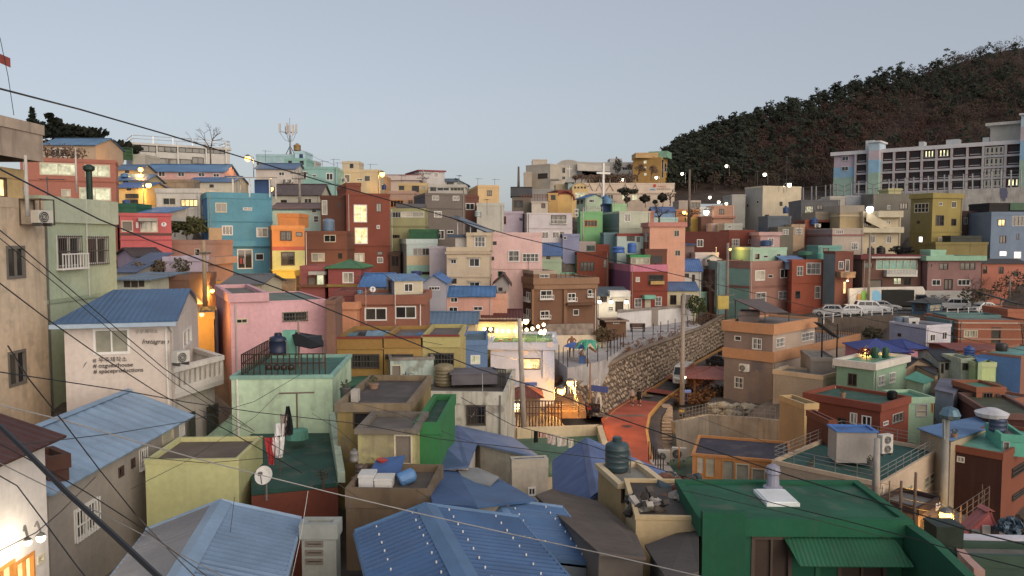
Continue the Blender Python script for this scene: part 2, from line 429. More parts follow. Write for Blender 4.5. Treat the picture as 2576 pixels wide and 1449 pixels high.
            rb.corr([(lx,-oh,zt-e+0.04),(rx,-oh,zt-e+0.04),(rx,d+oh,zr+e+0.04),(lx,d+oh,zr+e+0.04)],(0,d,zr-zt),pitch); rb2=None; cb=None
        elif top=='hip':
            rp=P((cx+f)/2,yr,Y+(W/2)*math.sin(a)+d/2*math.cos(a)); zr=max(zt+0.2,rp.z-base)
            q=min(W*0.5,d*0.5)if hx is None else hx; A,B=(q,d/2,zr),(W-q,d/2,zr); zz=zt
            c0,c1,c2,c3=(lx,-oh,zz),(rx,-oh,zz),(rx,d+oh,zz),(lx,d+oh,zz)
            rb.corr([c0,c1,B,A]if W-2*q>0.05 else [c0,c1,B],(0,1,0.3),pitch)
            for pl,dv in (([c1,c2,B],(-1,0,0)),([c2,c3,A,B]if W-2*q>0.05 else [c2,c3,A],(0,-1,0)),([c3,c0,A],(1,0,0))):
                x=MB(); x.corr(pl,dv,pitch); x.obj('roof_slope',rmat,rc,root,PM)
            rb2=None; cb=MB(); cb.tube([c0,A],0.07,5);
            if W-2*q>0.05: cb.tube([A,B],0.07,5)
            cb.tube([B,c1],0.07,5)
        if top in ('gx','gy'):
            for k_ in range(2): g_=MB(); g_.quad(*gb.v[3*k_:3*k_+3]); g_.obj('gable',m,col,root,PM)
        elif gb.v: gb.obj('gable',m,col,root,PM)
        ro=rb.obj('roof',rmat,rc,root,PM)
        if rb2: rb2.obj('roof_slope',rmat,rc,ro)
        if cb: cb.obj('ridge_cap',rmat,k,ro)
        if gutter:
            x=MB(); x.box(lx,-oh-0.12,zt-0.22,rx,-oh,zt-0.08); x.obj('gutter','paint',c('8fa3b5'),root,PM)
    if ground and parent is None and W>3.5 and Y>30 and random.random()<0.62:      # rain pipe down one end of the front
        u=random.choice((0.25,W-0.25)); mb=MB(); mb.tube([(u,-0.06,zt-0.15),(u+random.uniform(-.03,.03),-0.06,max(0.3,zt*0.5)),(u,-0.06,0.2)],0.045,5)
        mb.obj('rain_pipe','paint',random.choice((c('a8a097'),c('8b8178'),WHITE,c('6d665f'))),root,PM)
    for y0,y1,o,k in bands:
        mb=MB(); ring(mb,W,d,fz(y1),fz(y0),o,0.02); mb.obj('ledge',m,k,root,PM)
    return h
# ---------------------------------------------------------------- things on and between the houses
def span(x0,y0,x1,y1,Y):
    a,b=P(x0,y1,Y),P(x1,y0,Y)
    return Vector(((a.x+b.x)/2,a.y,a.z)),abs(b.x-a.x),abs(b.z-a.z)
def tank(label,x0,y0,x1,y1,Y,col=None,group=None,ribs=3,lid=True,plumb=True):
    p,w,hgt=span(x0,y0,x1,y1,Y); r=w/2; col=col or c('2f4f86')
    t=empty('water_tank',(p.x,p.y+r,p.z)); tag(t,label,'water tank',group)
    hb=hgt*(0.86 if lid else 0.97); pr=[(r*0.96,0),(r,hb*0.03)]
    for k in range(ribs):
        z=hb*(0.15+0.6*k/max(1,ribs-1)); pr+=[(r,z-hb*0.03),(r*1.035,z-hb*0.015),(r*1.035,z+hb*0.015),(r,z+hb*0.03)]
    pr+=[(r,hb*0.84),(r*0.93,hb*0.92),(r*0.6,hb*0.98),(r*0.4,hb)]
    mb=MB(); mb.lathe(pr,20); mb.obj('tank_body','plastic',col,t,smooth=True)
    if lid:
        mb=MB(); mb.lathe([(r*0.42,hb*0.985),(r*0.42,hgt*0.97),(r*0.3,hgt)],14); mb.obj('lid','plastic',tuple(v*0.8 for v in col[:3])+(1,),t)
    if plumb:
        mb=MB(); mb.tube([(r*1.06,-0.2,-0.1),(r*1.06,-0.2,hb*0.7),(r*0.8,-0.15,hb*0.8)],0.03,5); mb.obj('pipe','plastic',c('6a6a6a'),t)
    return t
def aircon(label,x0,y0,x1,y1,Y,rz=0.0,group=None,fans=1,col=None):
    p,w,hgt=span(x0,y0,x1,y1,Y); w=min(w,1.3); d=0.36; rz=R(rz)
    t=empty('air_conditioner',(p.x,p.y,p.z),rz); tag(t,label,'air conditioner',group); col=col or c('b9b2a6')
    mb=MB(); mb.box(-w/2,-d/2,0.07,w/2,d/2,hgt); mb.obj('casing','paint',col,t)
    for k in (-1,1):
        mb=MB(); mb.box(k*w*0.35-0.04,-d/2-0.02,-0.06,k*w*0.35+0.04,d/2+0.02,0.075); mb.obj('foot','metal',c('5a5753'),t)
    for q in range(fans):
        fx=-w*0.12 if fans==1 else 0; r=min(w*0.34,hgt*0.40/fans); z=hgt*0.52 if fans==1 else hgt*(0.28+0.46*q)
        rot=Matrix.Rotation(R(90),3,'X')
        mb=MB(); mb.lathe([(r,0),(r,0.03)],18,fx,-d/2+0.015,z,rot); g=mb.obj('fan_opening','paint',c('2e2c2b'),t)
        for rr in (0.95,0.65,0.35):
            mb=MB(); pts=[(fx+r*rr*math.cos(i*math.pi/8),-d/2-0.035,z+r*rr*math.sin(i*math.pi/8))for i in range(17)]; mb.tube(pts,0.012,4); mb.obj('guard_ring','paint',c('a8a298'),g)
        mb=MB(); mb.lathe([(r*0.16,0),(r*0.16,0.02)],10,fx,-d/2-0.02,z,rot); mb.obj('fan_hub','paint',c('a8a298'),g)
    return t
def antenna(label,x,yt,yb,Y,n=4,L=0.9,rz=20,group=None,col=None):
    b=P(x,yb,Y); z=P(x,yt,Y).z-b.z
    mb=MB(); mb.tube([(0,0,-0.3),(0,0,z)],0.028,5); mb.tube([(-L*0.4,0,z-0.12),(L*0.9,0,z-0.12)],0.018,4)
    for k in range(n):
        xx=-L*0.38+L*1.25*k/max(1,n-1); e=0.42-0.05*k; mb.tube([(xx,-e,z-0.12),(xx,e,z-0.12)],0.012,4)
    o=mb.obj('television_antenna','metal',col or c('5b5a5a'),None,mat_at(b,R(rz))); tag(o,label,'antenna',group); return o
def dish(label,x,y,rpx,Y,rz=0,group=None,drop=0.8):
    p=P(x,y,Y); r=abs(P(x+rpx,y,Y).x-p.x)
    t=empty('satellite_dish',(p.x,p.y,p.z-drop),R(rz)); tag(t,label,'satellite dish',group)
    rot=Matrix.Rotation(R(65),3,'X')
    mb=MB(); pr=[(r*k/6,0.22*r*(k/6)**2)for k in range(1,7)]+[(r*1.0,0.22*r+0.02),(r*0.5,0.03)]; mb.lathe(pr,22,0,0,drop,rot); mb.obj('reflector','paint',c('cfc9c0'),t,smooth=False)
    f=rot@Vector((0,0,r*1.0)); e=rot@Vector((0,-r*0.95,0.2*r))
    mb=MB(); mb.tube([(e.x,e.y,e.z+drop),(f.x,f.y,f.z+drop)],0.02,5); a=mb.obj('feed_arm','metal',GREY,t)
    mb=MB(); mb.box(f.x-0.05,f.y-0.06,f.z+drop-0.04,f.x+0.05,f.y+0.06,f.z+drop+0.06); mb.obj('receiver','plastic',c('55524f'),a)
    mb=MB(); mb.tube([(0,0.1,-0.1),(0,0.1,drop)],0.035,6); mb.obj('mast','metal',GREY,t)
    return t
WARM=(1.0,0.50,0.10); WARMW=(1.0,0.70,0.35); COOL=(1.0,0.88,0.68)
def bulb(t,x,y,z,r,colr,power,dx=0.0,dy=-0.35,dz=-0.15):
    mb=MB(); mb.lathe([(r*0.3,-r),(r*0.8,-r*0.6),(r,0),(r*0.8,r*0.6),(r*0.3,r)],12,x,y,z); b=mb.obj('light_bulb','bulb',tuple(colr)+(1,),t,smooth=True)
    if power:
        l=bpy.data.lights.new('lamp_light','POINT'); l.energy=power*(1.7 if colr is WARM else 1.0); l.color=colr; l.shadow_soft_size=0.12
        o=bpy.data.objects.new('lamp_light',l); COL.objects.link(o); o.parent=t; o.location=(x+dx,y+dy,z+dz)
    return b
def lamp(label,x,y,Y,r=0.16,colr=WARM,power=60,pole=None,arm=0.5,side=1,group=None,name='street_lamp',dy=-0.35):
    """a lit lamp: pole = level of its foot in the picture, else an arm fixed to the wall or pole beside it"""
    p=P(x,y,Y)
    if pole is not None:
        zb=P(x,pole,Y).z; t=empty(name,(p.x+side*arm,p.y,zb-0.2)); hgt=p.z-zb+0.2
        mb=MB(); mb.tube([(0,0,0),(0,0,hgt+0.25)],0.07,8,0.045); mb.obj('lamp_post','metal',c('77726c'),t)
        bx,bz=-side*arm,hgt
        mb=MB(); mb.tube([(0,0,hgt+0.2),(bx*0.5,0,hgt+0.36),(bx,0,hgt+r+0.12)],0.03,6); mb.obj('lamp_arm','metal',c('77726c'),t)
    else:
        t=empty(name,(p.x,p.y,p.z)); bx,bz=0,0
        mb=MB(); mb.tube([(0,0,r+0.05),(side*arm*0.5,0.08,r+0.25),(side*arm,0.2,r+0.1)],0.028,6); mb.obj('lamp_arm','metal',c('77726c'),t)
    mb=MB(); mb.lathe([(r*1.05,r*0.65),(r*0.75,r*1.05),(r*0.3,r*1.35)],12,bx,0,bz); mb.obj('lamp_hood','metal',c('6d6964'),t)
    bulb(t,bx,0,bz,r,colr,power,dy=dy)
    tag(t,label,'lamp',group); return t
def utility_pole(label,x,yt,yb,Y,r=0.16,arms=(),trans=None,col=None,lean=0.0,stripes=False,rz=0):
    b=P(x,yb,Y); h=P(x,yt,Y).z-b.z; col=col or c('8d8378')
    t=empty('utility_pole',(b.x,b.y,b.z-0.6),R(rz)); tag(t,label,'utility pole')
    mb=MB(); mb.tube([(0,0,0),(lean*h,0,h+0.6)],r*1.15,12,r*0.75); mb.obj('pole_shaft','concrete',col,t,smooth=True)
    for z,L in arms:
        zz=h+0.6-z; mb=MB(); mb.box(-L/2+lean*h,-r-0.06,zz-0.05,L/2+lean*h,-r+0.02,zz+0.05); a=mb.obj('crossarm','metal',c('5f5b57'),t)
        for q in (-0.45,-0.2,0.2,0.45):
            mb=MB(); mb.lathe([(0.03,0),(0.06,0.05),(0.05,0.14),(0.02,0.17)],8,q*L+lean*h,-r,zz+0.045); mb.obj('insulator','plastic',c('8c7a6a'),a)
    if trans:
        for q,(dx,z)in enumerate(trans):
            zz=h+0.6-z; mb=MB(); mb.lathe([(0.2,0),(0.22,0.05),(0.22,0.62),(0.12,0.72)],12,dx,-0.05,zz); mb.obj('transformer','metal',c('9a938a'),t)
    if stripes:
        for k in range(4):
            mb=MB(); mb.lathe([(r*1.19,0),(r*1.19,0.22)],12,0,0,0.65+0.44*k); mb.obj('warning_band','paint',c('c99b25')if k%2==0 else BLACK,t)
    return t
WIREN=0
def wire(label,pts,r=0.014,sag=0.0,col=None,n=14,name='overhead_wire',group=None):
    """a cable hung through the given (x, y, distance) points"""
    w=[P(*p)for p in pts]; out=[]
    for i in range(len(w)-1):
        for k in range(n+(i==len(w)-2)):
            q=k/n; p=w[i].lerp(w[i+1],q); p.z-=sag*4*q*(1-q); out.append(p)
    mb=MB(); mb.tube(out,r,5); o=mb.obj(name,'plastic',col or (0.015,0.015,0.017,1)); tag(o,label,'cable',group); return o
def block(name,label,pts,z1,hgt,col,m='plaster',cat='wall',kind=None,group=None):
    """upright prism on level points"""
    mb=MB(); mb.prism([(p.x,p.y)for p in pts],z1-hgt,z1); o=mb.obj(name,m,col); tag(o,label,cat,group,kind); return o
def ribbon_wall(name,label,tops,bots,th,col,m='concrete',cat='wall',kind=None,group=None):
    """a standing wall through matching upper and lower points"""
    mb=MB(); n=len(tops); vs=[]
    for i in range(n):
        a=tops[max(0,i-1)]; b=tops[min(n-1,i+1)]; t=Vector((b.x-a.x,b.y-a.y,0)).normalized(); q=Vector((-t.y,t.x,0))*th
        T,B=Vector(tops[i]),Vector(bots[i]); vs+=[tuple(B),tuple(T),tuple(T+q),tuple(Vector((B.x,B.y,B.z))+q)]
    fs=[(0,1,2,3),tuple(4*(n-1)+k for k in (3,2,1,0))]
    for i in range(n-1):
        k=4*i; fs+=[(k,k+4,k+5,k+1),(k+1,k+5,k+6,k+2),(k+2,k+6,k+7,k+3)]
    mb.add(vs,fs); o=mb.obj(name,m,col); tag(o,label,cat,group,kind); return o
def fence(label,pts,hgt=1.0,step=1.5,col=None,rails=2,th=0.025,name='fence',mesh=False,group=None,cat='fence'):
    col=col or c('3a3633'); t=empty(name,pts[0]); tag(t,label,cat,group); o=Vector(pts[0]); rb=MB(); posts=[]
    for i in range(len(pts)-1):
        a,b=Vector(pts[i])-o,Vector(pts[i+1])-o; n=max(1,int((b-a).length/step))
        for k in range(n+(i==len(pts)-2)): posts.append(a.lerp(b,k/n))
        for k in range(rails):
            z=Vector((0,0,hgt*(1-0.85*k/max(1,rails)))); rb.tube([a+z,b+z],th*0.8,4)
    if rails: rb.obj('rail','metal',col,t)
    for p in posts:
        mb=MB(); mb.box(p.x-th,p.y-th,p.z-0.25,p.x+th,p.y+th,p.z+hgt+0.03); mb.obj('post','metal',col,t)
    return t
# ---- vegetation
def twig_tree(label,base,hgt,spread=0.6,col=None,seed=1,levels=4,r=0.09,group=None,name='bare_tree',tips=None,cat='tree'):
    rnd=random.Random(seed); mb=MB(); leaf=MB()
    def grow(p,d,L,rr,lv):
        q=p+d*L; mid=p.lerp(q,0.5)+Vector((rnd.uniform(-1,1),rnd.uniform(-1,1),0))*L*0.06
        mb.tube([p,mid,q],rr,4 if lv>1 else 6,rr*0.62)
        if lv>=levels:
            if tips:
                for _ in range(tips[1]):
                    s=tips[2]*rnd.uniform(0.6,1.3); o=q+Vector((rnd.gauss(0,1),rnd.gauss(0,1),rnd.gauss(0,.8)))*tips[2]*1.6
                    u=Vector((rnd.gauss(0,1),rnd.gauss(0,1),rnd.gauss(0,1))).normalized(); v=u.orthogonal().normalized()
                    leaf.quad(o-u*s,o+v*s*0.6,o+u*s,o-v*s*0.6)
            return
        for _ in range(rnd.choice((2,3,3))if lv else 4):
            nd=(d+Vector((rnd.gauss(0,1),rnd.gauss(0,1),rnd.gauss(0.15,.5)))*spread).normalized(); nd.z=max(nd.z,-0.1)
            grow(q,nd.normalized(),L*rnd.uniform(0.55,0.8),rr*0.6,lv+1)
    grow(Vector((0,0,-0.3)),Vector((0,0,1)),hgt*0.36,r,0)
    t=empty(name,base); tag(t,label,cat,group); mb.obj('trunk','bark',col or c('55463c'),t)
    if leaf.v: leaf.obj('crown','leaf',tips[0],t)
    return t
def leaf_cloud(mb,o,rx,ry,rz,n,s,rnd,flat=0.0,shell=0.55):
    for _ in range(n):
        d=Vector((rnd.gauss(0,1),rnd.gauss(0,1),rnd.gauss(0,1))).normalized(); k=shell+(1-shell)*rnd.random()**0.6
        k*=0.82+0.25*math.sin(d.x*5+o.x)*math.cos(d.z*4+d.y*3)
        p=o+Vector((d.x*rx,d.y*ry,d.z*rz))*k; z=s*rnd.uniform(0.6,1.4)
        u=Vector((rnd.gauss(0,1),rnd.gauss(0,1),rnd.gauss(0,1-flat))).normalized(); v=u.orthogonal().normalized()
        mb.quad(p-u*z,p+v*z*0.7,p+u*z,p-v*z*0.7)
def bush(label,base,rx,rz,col,seed=1,n=220,s=0.14,trunk=0.0,group=None,name='shrub',cat='shrub',ry=None):
    rnd=random.Random(seed); t=empty(name,base); tag(t,label,cat,group); mb=MB()
    leaf_cloud(mb,Vector((0,0,trunk+rz)),rx,ry or rx,rz,n,s,rnd); mb.obj('crown' if trunk else 'foliage','leaf',col,t)
    k=MB(); k.tube([(0,0,-0.3),(0.03,0,trunk+rz)],0.06+trunk*0.03,6,0.03); k.obj('trunk' if trunk else 'stem','bark',c('4d4038'),t)
    return t
# ---- vehicles: local x = forward, built round the origin on the ground
def loft(mb,secs):
    """skin over cross sections (each the same number of points)"""
    n=len(secs[0]); o=[]
    for s_ in secs: o+=s_
    fs=[tuple(range(n))[::-1],tuple(range((len(secs)-1)*n,len(secs)*n))]
    for i in range(len(secs)-1):
        for k in range(n): fs.append((i*n+k,i*n+(k+1)%n,(i+1)*n+(k+1)%n,(i+1)*n+k))
    mb.add(o,fs)
def car(label,loc,rz,col,kind='sedan',group=None,name='parked_car',cat='car',mats='gloss'):
    t=empty(name,loc,R(rz)); tag(t,label,cat,group)
    L,W,hood,roof,cab0,cab1,ws,rs={'sedan': (4.6,1.8,0.92,1.45,-1.75,1.05,0.75,0.65),'suv': (4.6,1.85,1.05,1.70,-2.15,1.05,0.6,0.25),
        'hatch': (3.7,1.65,0.98,1.52,-1.75,0.95,0.55,0.3),'van': (5.0,1.8,1.15,2.15,-2.42,2.15,0.45,0.08)}[kind]
    def sec(x,w,z0,z1,ch=0.09): return [(x,-w+ch,z0),(x,w-ch,z0),(x,w,z0+ch),(x,w,z1-ch),(x,w-ch,z1),(x,-w+ch,z1),(x,-w,z1-ch),(x,-w,z0+ch)]
    w=W/2; l=L/2; z0=0.24
    mb=MB(); loft(mb,[sec(-l,w*0.86,0.36,hood-0.16),sec(-l+0.12,w*0.96,z0,hood-0.03),sec(-l+0.7,w,z0,hood),sec(cab1,w,z0,hood),sec(l-0.5,w*0.97,z0,hood-0.1),sec(l-0.08,w*0.9,z0+0.03,hood-0.22),sec(l,w*0.82,0.36,hood-0.34)])
    mb.obj('body',mats,col,t,smooth=False)
    mb=MB(); zz=hood-0.03; ti=0.13
    def cs(x,ww,za,zb): return [(x,-ww,za),(x,ww,za),(x,ww*0.995,zb),(x,-ww*0.995,zb)]
    cb=[(cab0,zz),(cab0+rs,roof-0.04),(cab0+rs+0.25,roof),(cab1-ws-0.3,roof),(cab1-ws,roof-0.05),(cab1,zz)]
    vs=[];
    for x,z in cb:
        q=(z-zz)/(roof-zz); vs+=[(x,-(w-0.03-ti*q),z),(x,w-0.03-ti*q,z)]
    fs=[(2*i,2*i+1,2*i+3,2*i+2)for i in range(5)]+[tuple(range(0,12,2)),tuple(range(11,0,-2))]
    mb.add(vs,fs); cabin=mb.obj('cabin',mats,col,t)
    gl=(0.012,0.014,0.017,1); zt=roof-0.12; zc=zz+0.07
    def yq(z): return w-0.03-ti*(z-zz)/(roof-zz)
    for sg in (-1,1):
        xs=np.linspace(cab0+0.22,cab1-0.2,4)
        for i in range(3):
            a,b=xs[i]+0.03,xs[i+1]-0.03
            qa=0.92*rs if i==0 else 0; qb=0.9*ws if i==2 else 0
            g=MB(); y0,y1=sg*(yq(zc)+0.008),sg*(yq(zt)+0.008)
            g.quad((a,y0,zc),(b,y0,zc),(b-qb,y1,zt),(a+qa,y1,zt)); g.obj('side_window','glass',gl,cabin)
    def glassq(nm,xa,za,xb,zb,off):
        g=MB(); ya,yb=yq(za)-0.08,yq(zb)-0.06
        g.quad((xa+off,-ya,za),(xa+off,ya,za),(xb+off,yb,zb),(xb+off,-yb,zb)); g.obj(nm,'glass',gl,cabin)
    fr=(roof-0.1-zz)/(roof-0.05-zz); glassq('windscreen',cab1-ws*0.1,zz+(roof-zz)*0.1,cab1-ws*fr*0.97,roof-0.12,0.025)
    glassq('rear_window',cab0+rs*0.1,zz+(roof-zz)*0.1,cab0+rs*0.93,roof-0.12,-0.025)
    for sx in (-1,1):
        for sg in (-1,1):
            x=sx*L*0.31; g=MB(); rot=Matrix.Rotation(R(90),3,'X')
            g.lathe([(0.2,-0.1),(0.32,-0.1),(0.32,0.1),(0.2,0.1)],16,x,sg*(w-0.09),0.32,rot); wh=g.obj('wheel','plastic',(0.012,0.012,0.012,1),t)
            g=MB(); g.lathe([(0.2,-0.105),(0.2,0.105)],12,x,sg*(w-0.09),0.32,rot); g.obj('rim','metal',c('8f8f90'),wh)
    for sg in (-1,1):
        g=MB(); y=sg*w*0.62; g.box(l-0.13,y-0.2,hood-0.42,l+0.012,y+0.2,hood-0.28); g.obj('headlight','glass',c('b9b9b5'),t)
        g=MB(); g.box(-l-0.012,y-0.18,hood-0.4,-l+0.1,y+0.18,hood-0.24); g.obj('tail_light','plastic',c('7a1c16'),t)
        g=MB(); g.box(cab1-0.35,sg*(w+0.1)-0.08,hood+0.03,cab1-0.22,sg*(w+0.1)+0.08,hood+0.17); g.obj('wing_mirror',mats,col,t)
    g=MB(); g.box(l-0.02,-0.26,0.42,l+0.02,0.26,0.53); g.obj('number_plate','paint',WHITE,t)
    g=MB(); g.box(l-0.03,-w*0.6,0.55,l+0.008,w*0.6,0.63); g.obj('front_grille','plastic',BLACK,t)
    return t
# ---- people
def skin_mesh(joints,edges,radii):
    me=bpy.data.meshes.new('body'); me.from_pydata(joints,edges,[]); o=bpy.data.objects.new('tmp',me); COL.objects.link(o)
    md=o.modifiers.new('s','SKIN'); md.use_smooth_shade=True; sv=me.skin_vertices[0].data if me.skin_vertices else None
    if sv is None:
        bm=bmesh.new(); bm.from_mesh(me); bm.verts.layers.skin.verify(); bm.to_mesh(me); bm.free(); sv=me.skin_vertices[0].data
    for i,r in enumerate(radii): sv[i].radius=r if isinstance(r,tuple)else (r,r); sv[i].use_root=(i==0)
    sb=o.modifiers.new('u','SUBSURF'); sb.levels=1; sb.render_levels=1
    dg=bpy.context.evaluated_depsgraph_get(); out=bpy.data.meshes.new_from_object(o.evaluated_get(dg)); bpy.data.objects.remove(o)
    return out
def person(label,loc,rz,top,legs,hair,hgt=1.68,coat=False,step=0.16):
    k=hgt/1.7; t=empty('person',loc,R(rz)); tag(t,label,'person')
    J=[(0,0,.92),(0,0,1.15),(0,0,1.38),(0,0,1.46),(.02,0,1.54),(.02,0,1.64),
         (0,.17,1.38),(-.06,.22,1.12),(.05,.22,.90),(.08,.21,.80),(0,-.17,1.38),(.05,-.22,1.12),(.0,-.23,.90),(.03,-.22,.80),
         (0,.09,.88),(step*.8,.09,.48),(step,.09,.07),(step+.16,.1,.03),(0,-.09,.88),(-step*.2,-.09,.48),(-step,-.09,.08),(-step+.15,-.1,.03)]
    E=[(0,1),(1,2),(2,3),(3,4),(4,5),(2,6),(6,7),(7,8),(8,9),(2,10),(10,11),(11,12),(12,13),(0,14),(14,15),(15,16),(16,17),(0,18),(18,19),(19,20),(20,21)]
    Rr=[(.15,.11),(.15,.11),(.15,.1),.055,(.085,.075),(.075,.07),.06,.048,.037,.035,.06,.048,.037,.035,.085,.06,.042,.035,.085,.06,.042,.035]
    me=skin_mesh([tuple(v*k for v in p)for p in J],E,[tuple(x*k for x in r)if isinstance(r,tuple)else r*k for r in Rr])
    me.materials.append(MATS['cloth']); link('body',me,c('a07a62'),t)
    mb=MB(); zb=0.55 if coat else 0.86; prof=[(.21 if coat else .185,zb),(.19,.95),(.185,1.15),(.2,1.33),(.12,1.43),(.07,1.47)]
    mb.lathe([(r*k,z*k)for r,z in prof],14); mb.T=None; v=[(x*0.78,y*1.12,z)for x,y,z in mb.v]; mb.v=v; co=mb.obj('coat' if coat else 'jacket','cloth',top,t,smooth=True)
    for sg,x0 in ((1,-.06),(-1,.05)):
        g=MB(); g.tube([(0,sg*.18*k,1.39*k),(x0*k,sg*.23*k,1.12*k),((x0*.2+.02)*k,sg*.235*k,.88*k)],.068*k,8,.05*k); g.obj('sleeve','cloth',top,co)
        s2=step if sg==1 else -step; g=MB(); g.tube([(0,sg*.09*k,.9*k),(s2*.5*k,sg*.09*k,.48*k),(s2*k,sg*.09*k,.1*k)],.1*k,8,.058*k); g.obj('trouser_leg','cloth',legs,t)
        g=MB(); g.box((s2-.07)*k,(sg*.1-.045)*k,0,(s2+.19)*k,(sg*.1+.045)*k,.09*k); g.obj('shoe','cloth',c('b0aaa0'),t)
    g=MB(); g.lathe([(.1*k,1.56*k),(.108*k,1.62*k),(.09*k,1.69*k),(.03*k,1.725*k)],12,-0.012*k,0,0); g.obj('hair','cloth',hair,t,smooth=True)
    return t
# ================================================================ houses of the upper left slope
zone(0,900)
h=beige=H('beige_apartment','tall weathered beige house with concrete roof slab and air conditioner bracket',26.5,-800,430,-352,2330,c('c3a98a'),a=90,dep=8,
    w='70 210 245 545 n2; 90 1245 255 1640 n2',m='old_plaster',po=0.02)
zone(0,400)
H('','',26.7,-800,215,560,1010,c('c5a468'),a=90,dep=7,parent=beige,w='-140 665 55 968 kL2',ext=0.2)
x=H('','',25.7,-800,415,-40,395,c('a8937f'),a=90,dep=9,parent=beige,m='concrete',ext=0.1,rcol=c('8b8378'))
aircon('grey air conditioner on steel bracket at top of beige house',335,1110,510,1255,31.8,rz=75)
x=MB(); q=P(300,1260,32.2)
for z in (0,1.02): x.box(-0.1,-0.5,z,0.75,0.5,z+0.04)
for dx,dy in ((-0.1,-0.5),(0.71,-0.5),(-0.1,0.46),(0.71,0.46)): x.box(dx,dy,0,dx+0.04,dy+0.04,1.06)
tag(x.obj('air_conditioner_bracket','metal',c('6b5a4c'),None,mat_at(q)),'rusty steel cage bracket round air conditioner on beige house','bracket')
zone(0,900)
green_tall=H('green_apartment','tall pale green house with two dark barred windows',33.8,405,1150,-300,1330,c('9fa98a'),a=90,dep=8,pb=-30,po=0.12,
    w='577 108 805 432 w2KB; 877 115 1072 405 w2K',bands=((760,800,0.07,c('8f9a7c')),),pcol=c('a9b096'),rcol=c('9a8f88'))
wire('grey downpipe cable running down the pale green house',[(865,-250,37.2),(880,300,37.2),(905,720,37.2)],0.025,col=c('b5b0a8'),name='downpipe')
zone(0,400)
salmon=H('salmon_house','salmon red two storey house with wide curtained windows',72,1160,200,605,1190,c('9d5e4b'),a=-6,dep=9,pb=640,s=1185,
    w='402 640 760 752 cl2; 858 655 1105 772 cl2; 800 885 1115 1010 cl2; 620 900 710 970 c2C; 200 880 265 985 k2',bands=((820,832,0.05,c('95533f')),))
antenna('tall dark aerial on the pale green house roof',483,770,980,36,L=0.8)
t=MB(); t.lathe([(0.14,0),(0.14,1.5),(0.26,1.6),(0.26,1.75),(0.1,1.85)],12); tag(t.obj('chimney_vent','metal',c('2f3f36'),None,mat_at(P(905,1040,38))),'dark green vent pipe on pale green house roof','vent')
H('tan_house','tan hilltop house under a blue roof with a four pane window',100,420,960,450,680,c('a98d72'),dep=7,top='gx',yr=390,rcol=c('4d7a9e'),w='510 490 695 575 w4')
t=fence('green safety net fence beside the white hilltop hall',[P(960,600,112),P(1150,600,116),P(1335,600,119)],1.7,2.0,c('5f8a5c'),3,0.06)
q0,q1=P(965,605,112.3),P(1330,605,119.2); n=MB(); n.sheet([q0,q1,q1+Vector((0,0,1.6)),q0+Vector((0,0,1.6))],0.03); n.obj('net','tarp',c('47663e'),t,Matrix.Translation(-P(960,600,112)))
hall=H('white_hall','long white hilltop hall with open dark upper gallery and roof railing',128,1335,2310,425,700,c('b6afa6'),a=4,dep=10,s=1265,pb=448,
    lay=((520,c('b6afa6')),),w='1340 450 1575 515 b3; 1590 455 1785 520 b3; 1800 458 2070 525 b4; 2085 465 2280 535 b3; 1460 600 1930 650 k4; 1935 580 2050 640 k2',po=0.25)
hall.rail(None,1.15,c('c9c5c0'),'flr',2.8,0.0,0.06)
for xx in (1335,1580,1790,2075,2275): hall.part('column',xx-9,425,xx+9,640,-0.35,0.0,c('c5beb4'))
H('grey_annex','small pale annex at the left end of the white hall',124,1330,1460,545,690,c('b0a696'),dep=5)
H('pink_row_house','long pink row house under a bright blue sheet roof',108,1450,2255,715,800,c('b98d86'),dep=6,a=3,top='gx',yr=650,rcol=c('4a7aa6'),w='1595 720 1660 770 w2; 1790 725 1855 770 w2; 1995 732 2060 770 w2; 2145 742 2205 775 w2')
H('cream_cottage','small cream cottage with blue roof left of sodium lamp',103,1160,1390,700,770,c('a99272'),dep=5,top='gx',yr=655,rcol=c('4a7099'),w='1260 705 1300 735 k1')
H('yellow_cottage','yellow cottage with blue tank standing on its blue roof',98,1150,1465,805,850,c('a8986e'),dep=5,top='gx',yr=755,rcol=c('466f9c'),w='1240 812 1290 842 k2')
tank('small blue tank lying on blue roof of the yellow cottage',1200,730,1275,775,98.5,c('4b7399'))
yh=H('ochre_house','ochre yellow house with blue roof beside dark lamp lit alley',90,1150,1470,880,1090,c('c3a566'),dep=6,top='gx',yr=835,rcol=c('3f62a0'),w='1265 945 1395 990 k2; 1280 885 1320 910 k1; 1265 1000 1390 1070 k2')
H('grey_hut','low grey brown concrete hut with rough rounded roof',104,1580,1950,800,900,c('7d7062'),dep=6,m='concrete',rcol=c('6e6459'))
H('white_row_house','low white row house with blue roof and black aerial posts',106,1905,2345,820,930,c('b3aa98'),dep=6,top='gx',yr=770,rcol=c('44719f'),w='2110 850 2150 880 k1')
wh=H('white_lit_house','white flat roofed house with warm lit window',88,1570,2010,890,1150,c('c0b7aa'),dep=7,pb=935,w='1640 985 1768 1055 c2; 1820 1000 1990 1072 kL4',po=0.1)
wh.rail(1150,0.9,c('aaa59d'),'f',0.8,-0.4,0.02)
for i,(xx,yy,r)in enumerate(((1760,1240,2.2),(1880,1270,2.6),(1965,1250,2.0))): bush('dark green ivy thicket below the white lit house',P(xx,yy+110,84),r*0.9,r*0.5,c('4a4a2a'),i,420,0.16,group='ivy below the white lit house',name='ivy_thicket')
red=H('coral_house','coral red house with satellite dish and laundry under awning',70,1205,1720,1135,1540,c('b8504f'),dep=6,pb=1165,a=2,s=1190,
    w='1415 1220 1585 1330 c3C; 1225 1215 1335 1325 cD1',bands=((1338,1362,0.04,c('5e4038')),(1400,1412,0.06,c('a84848'))),po=0.08)
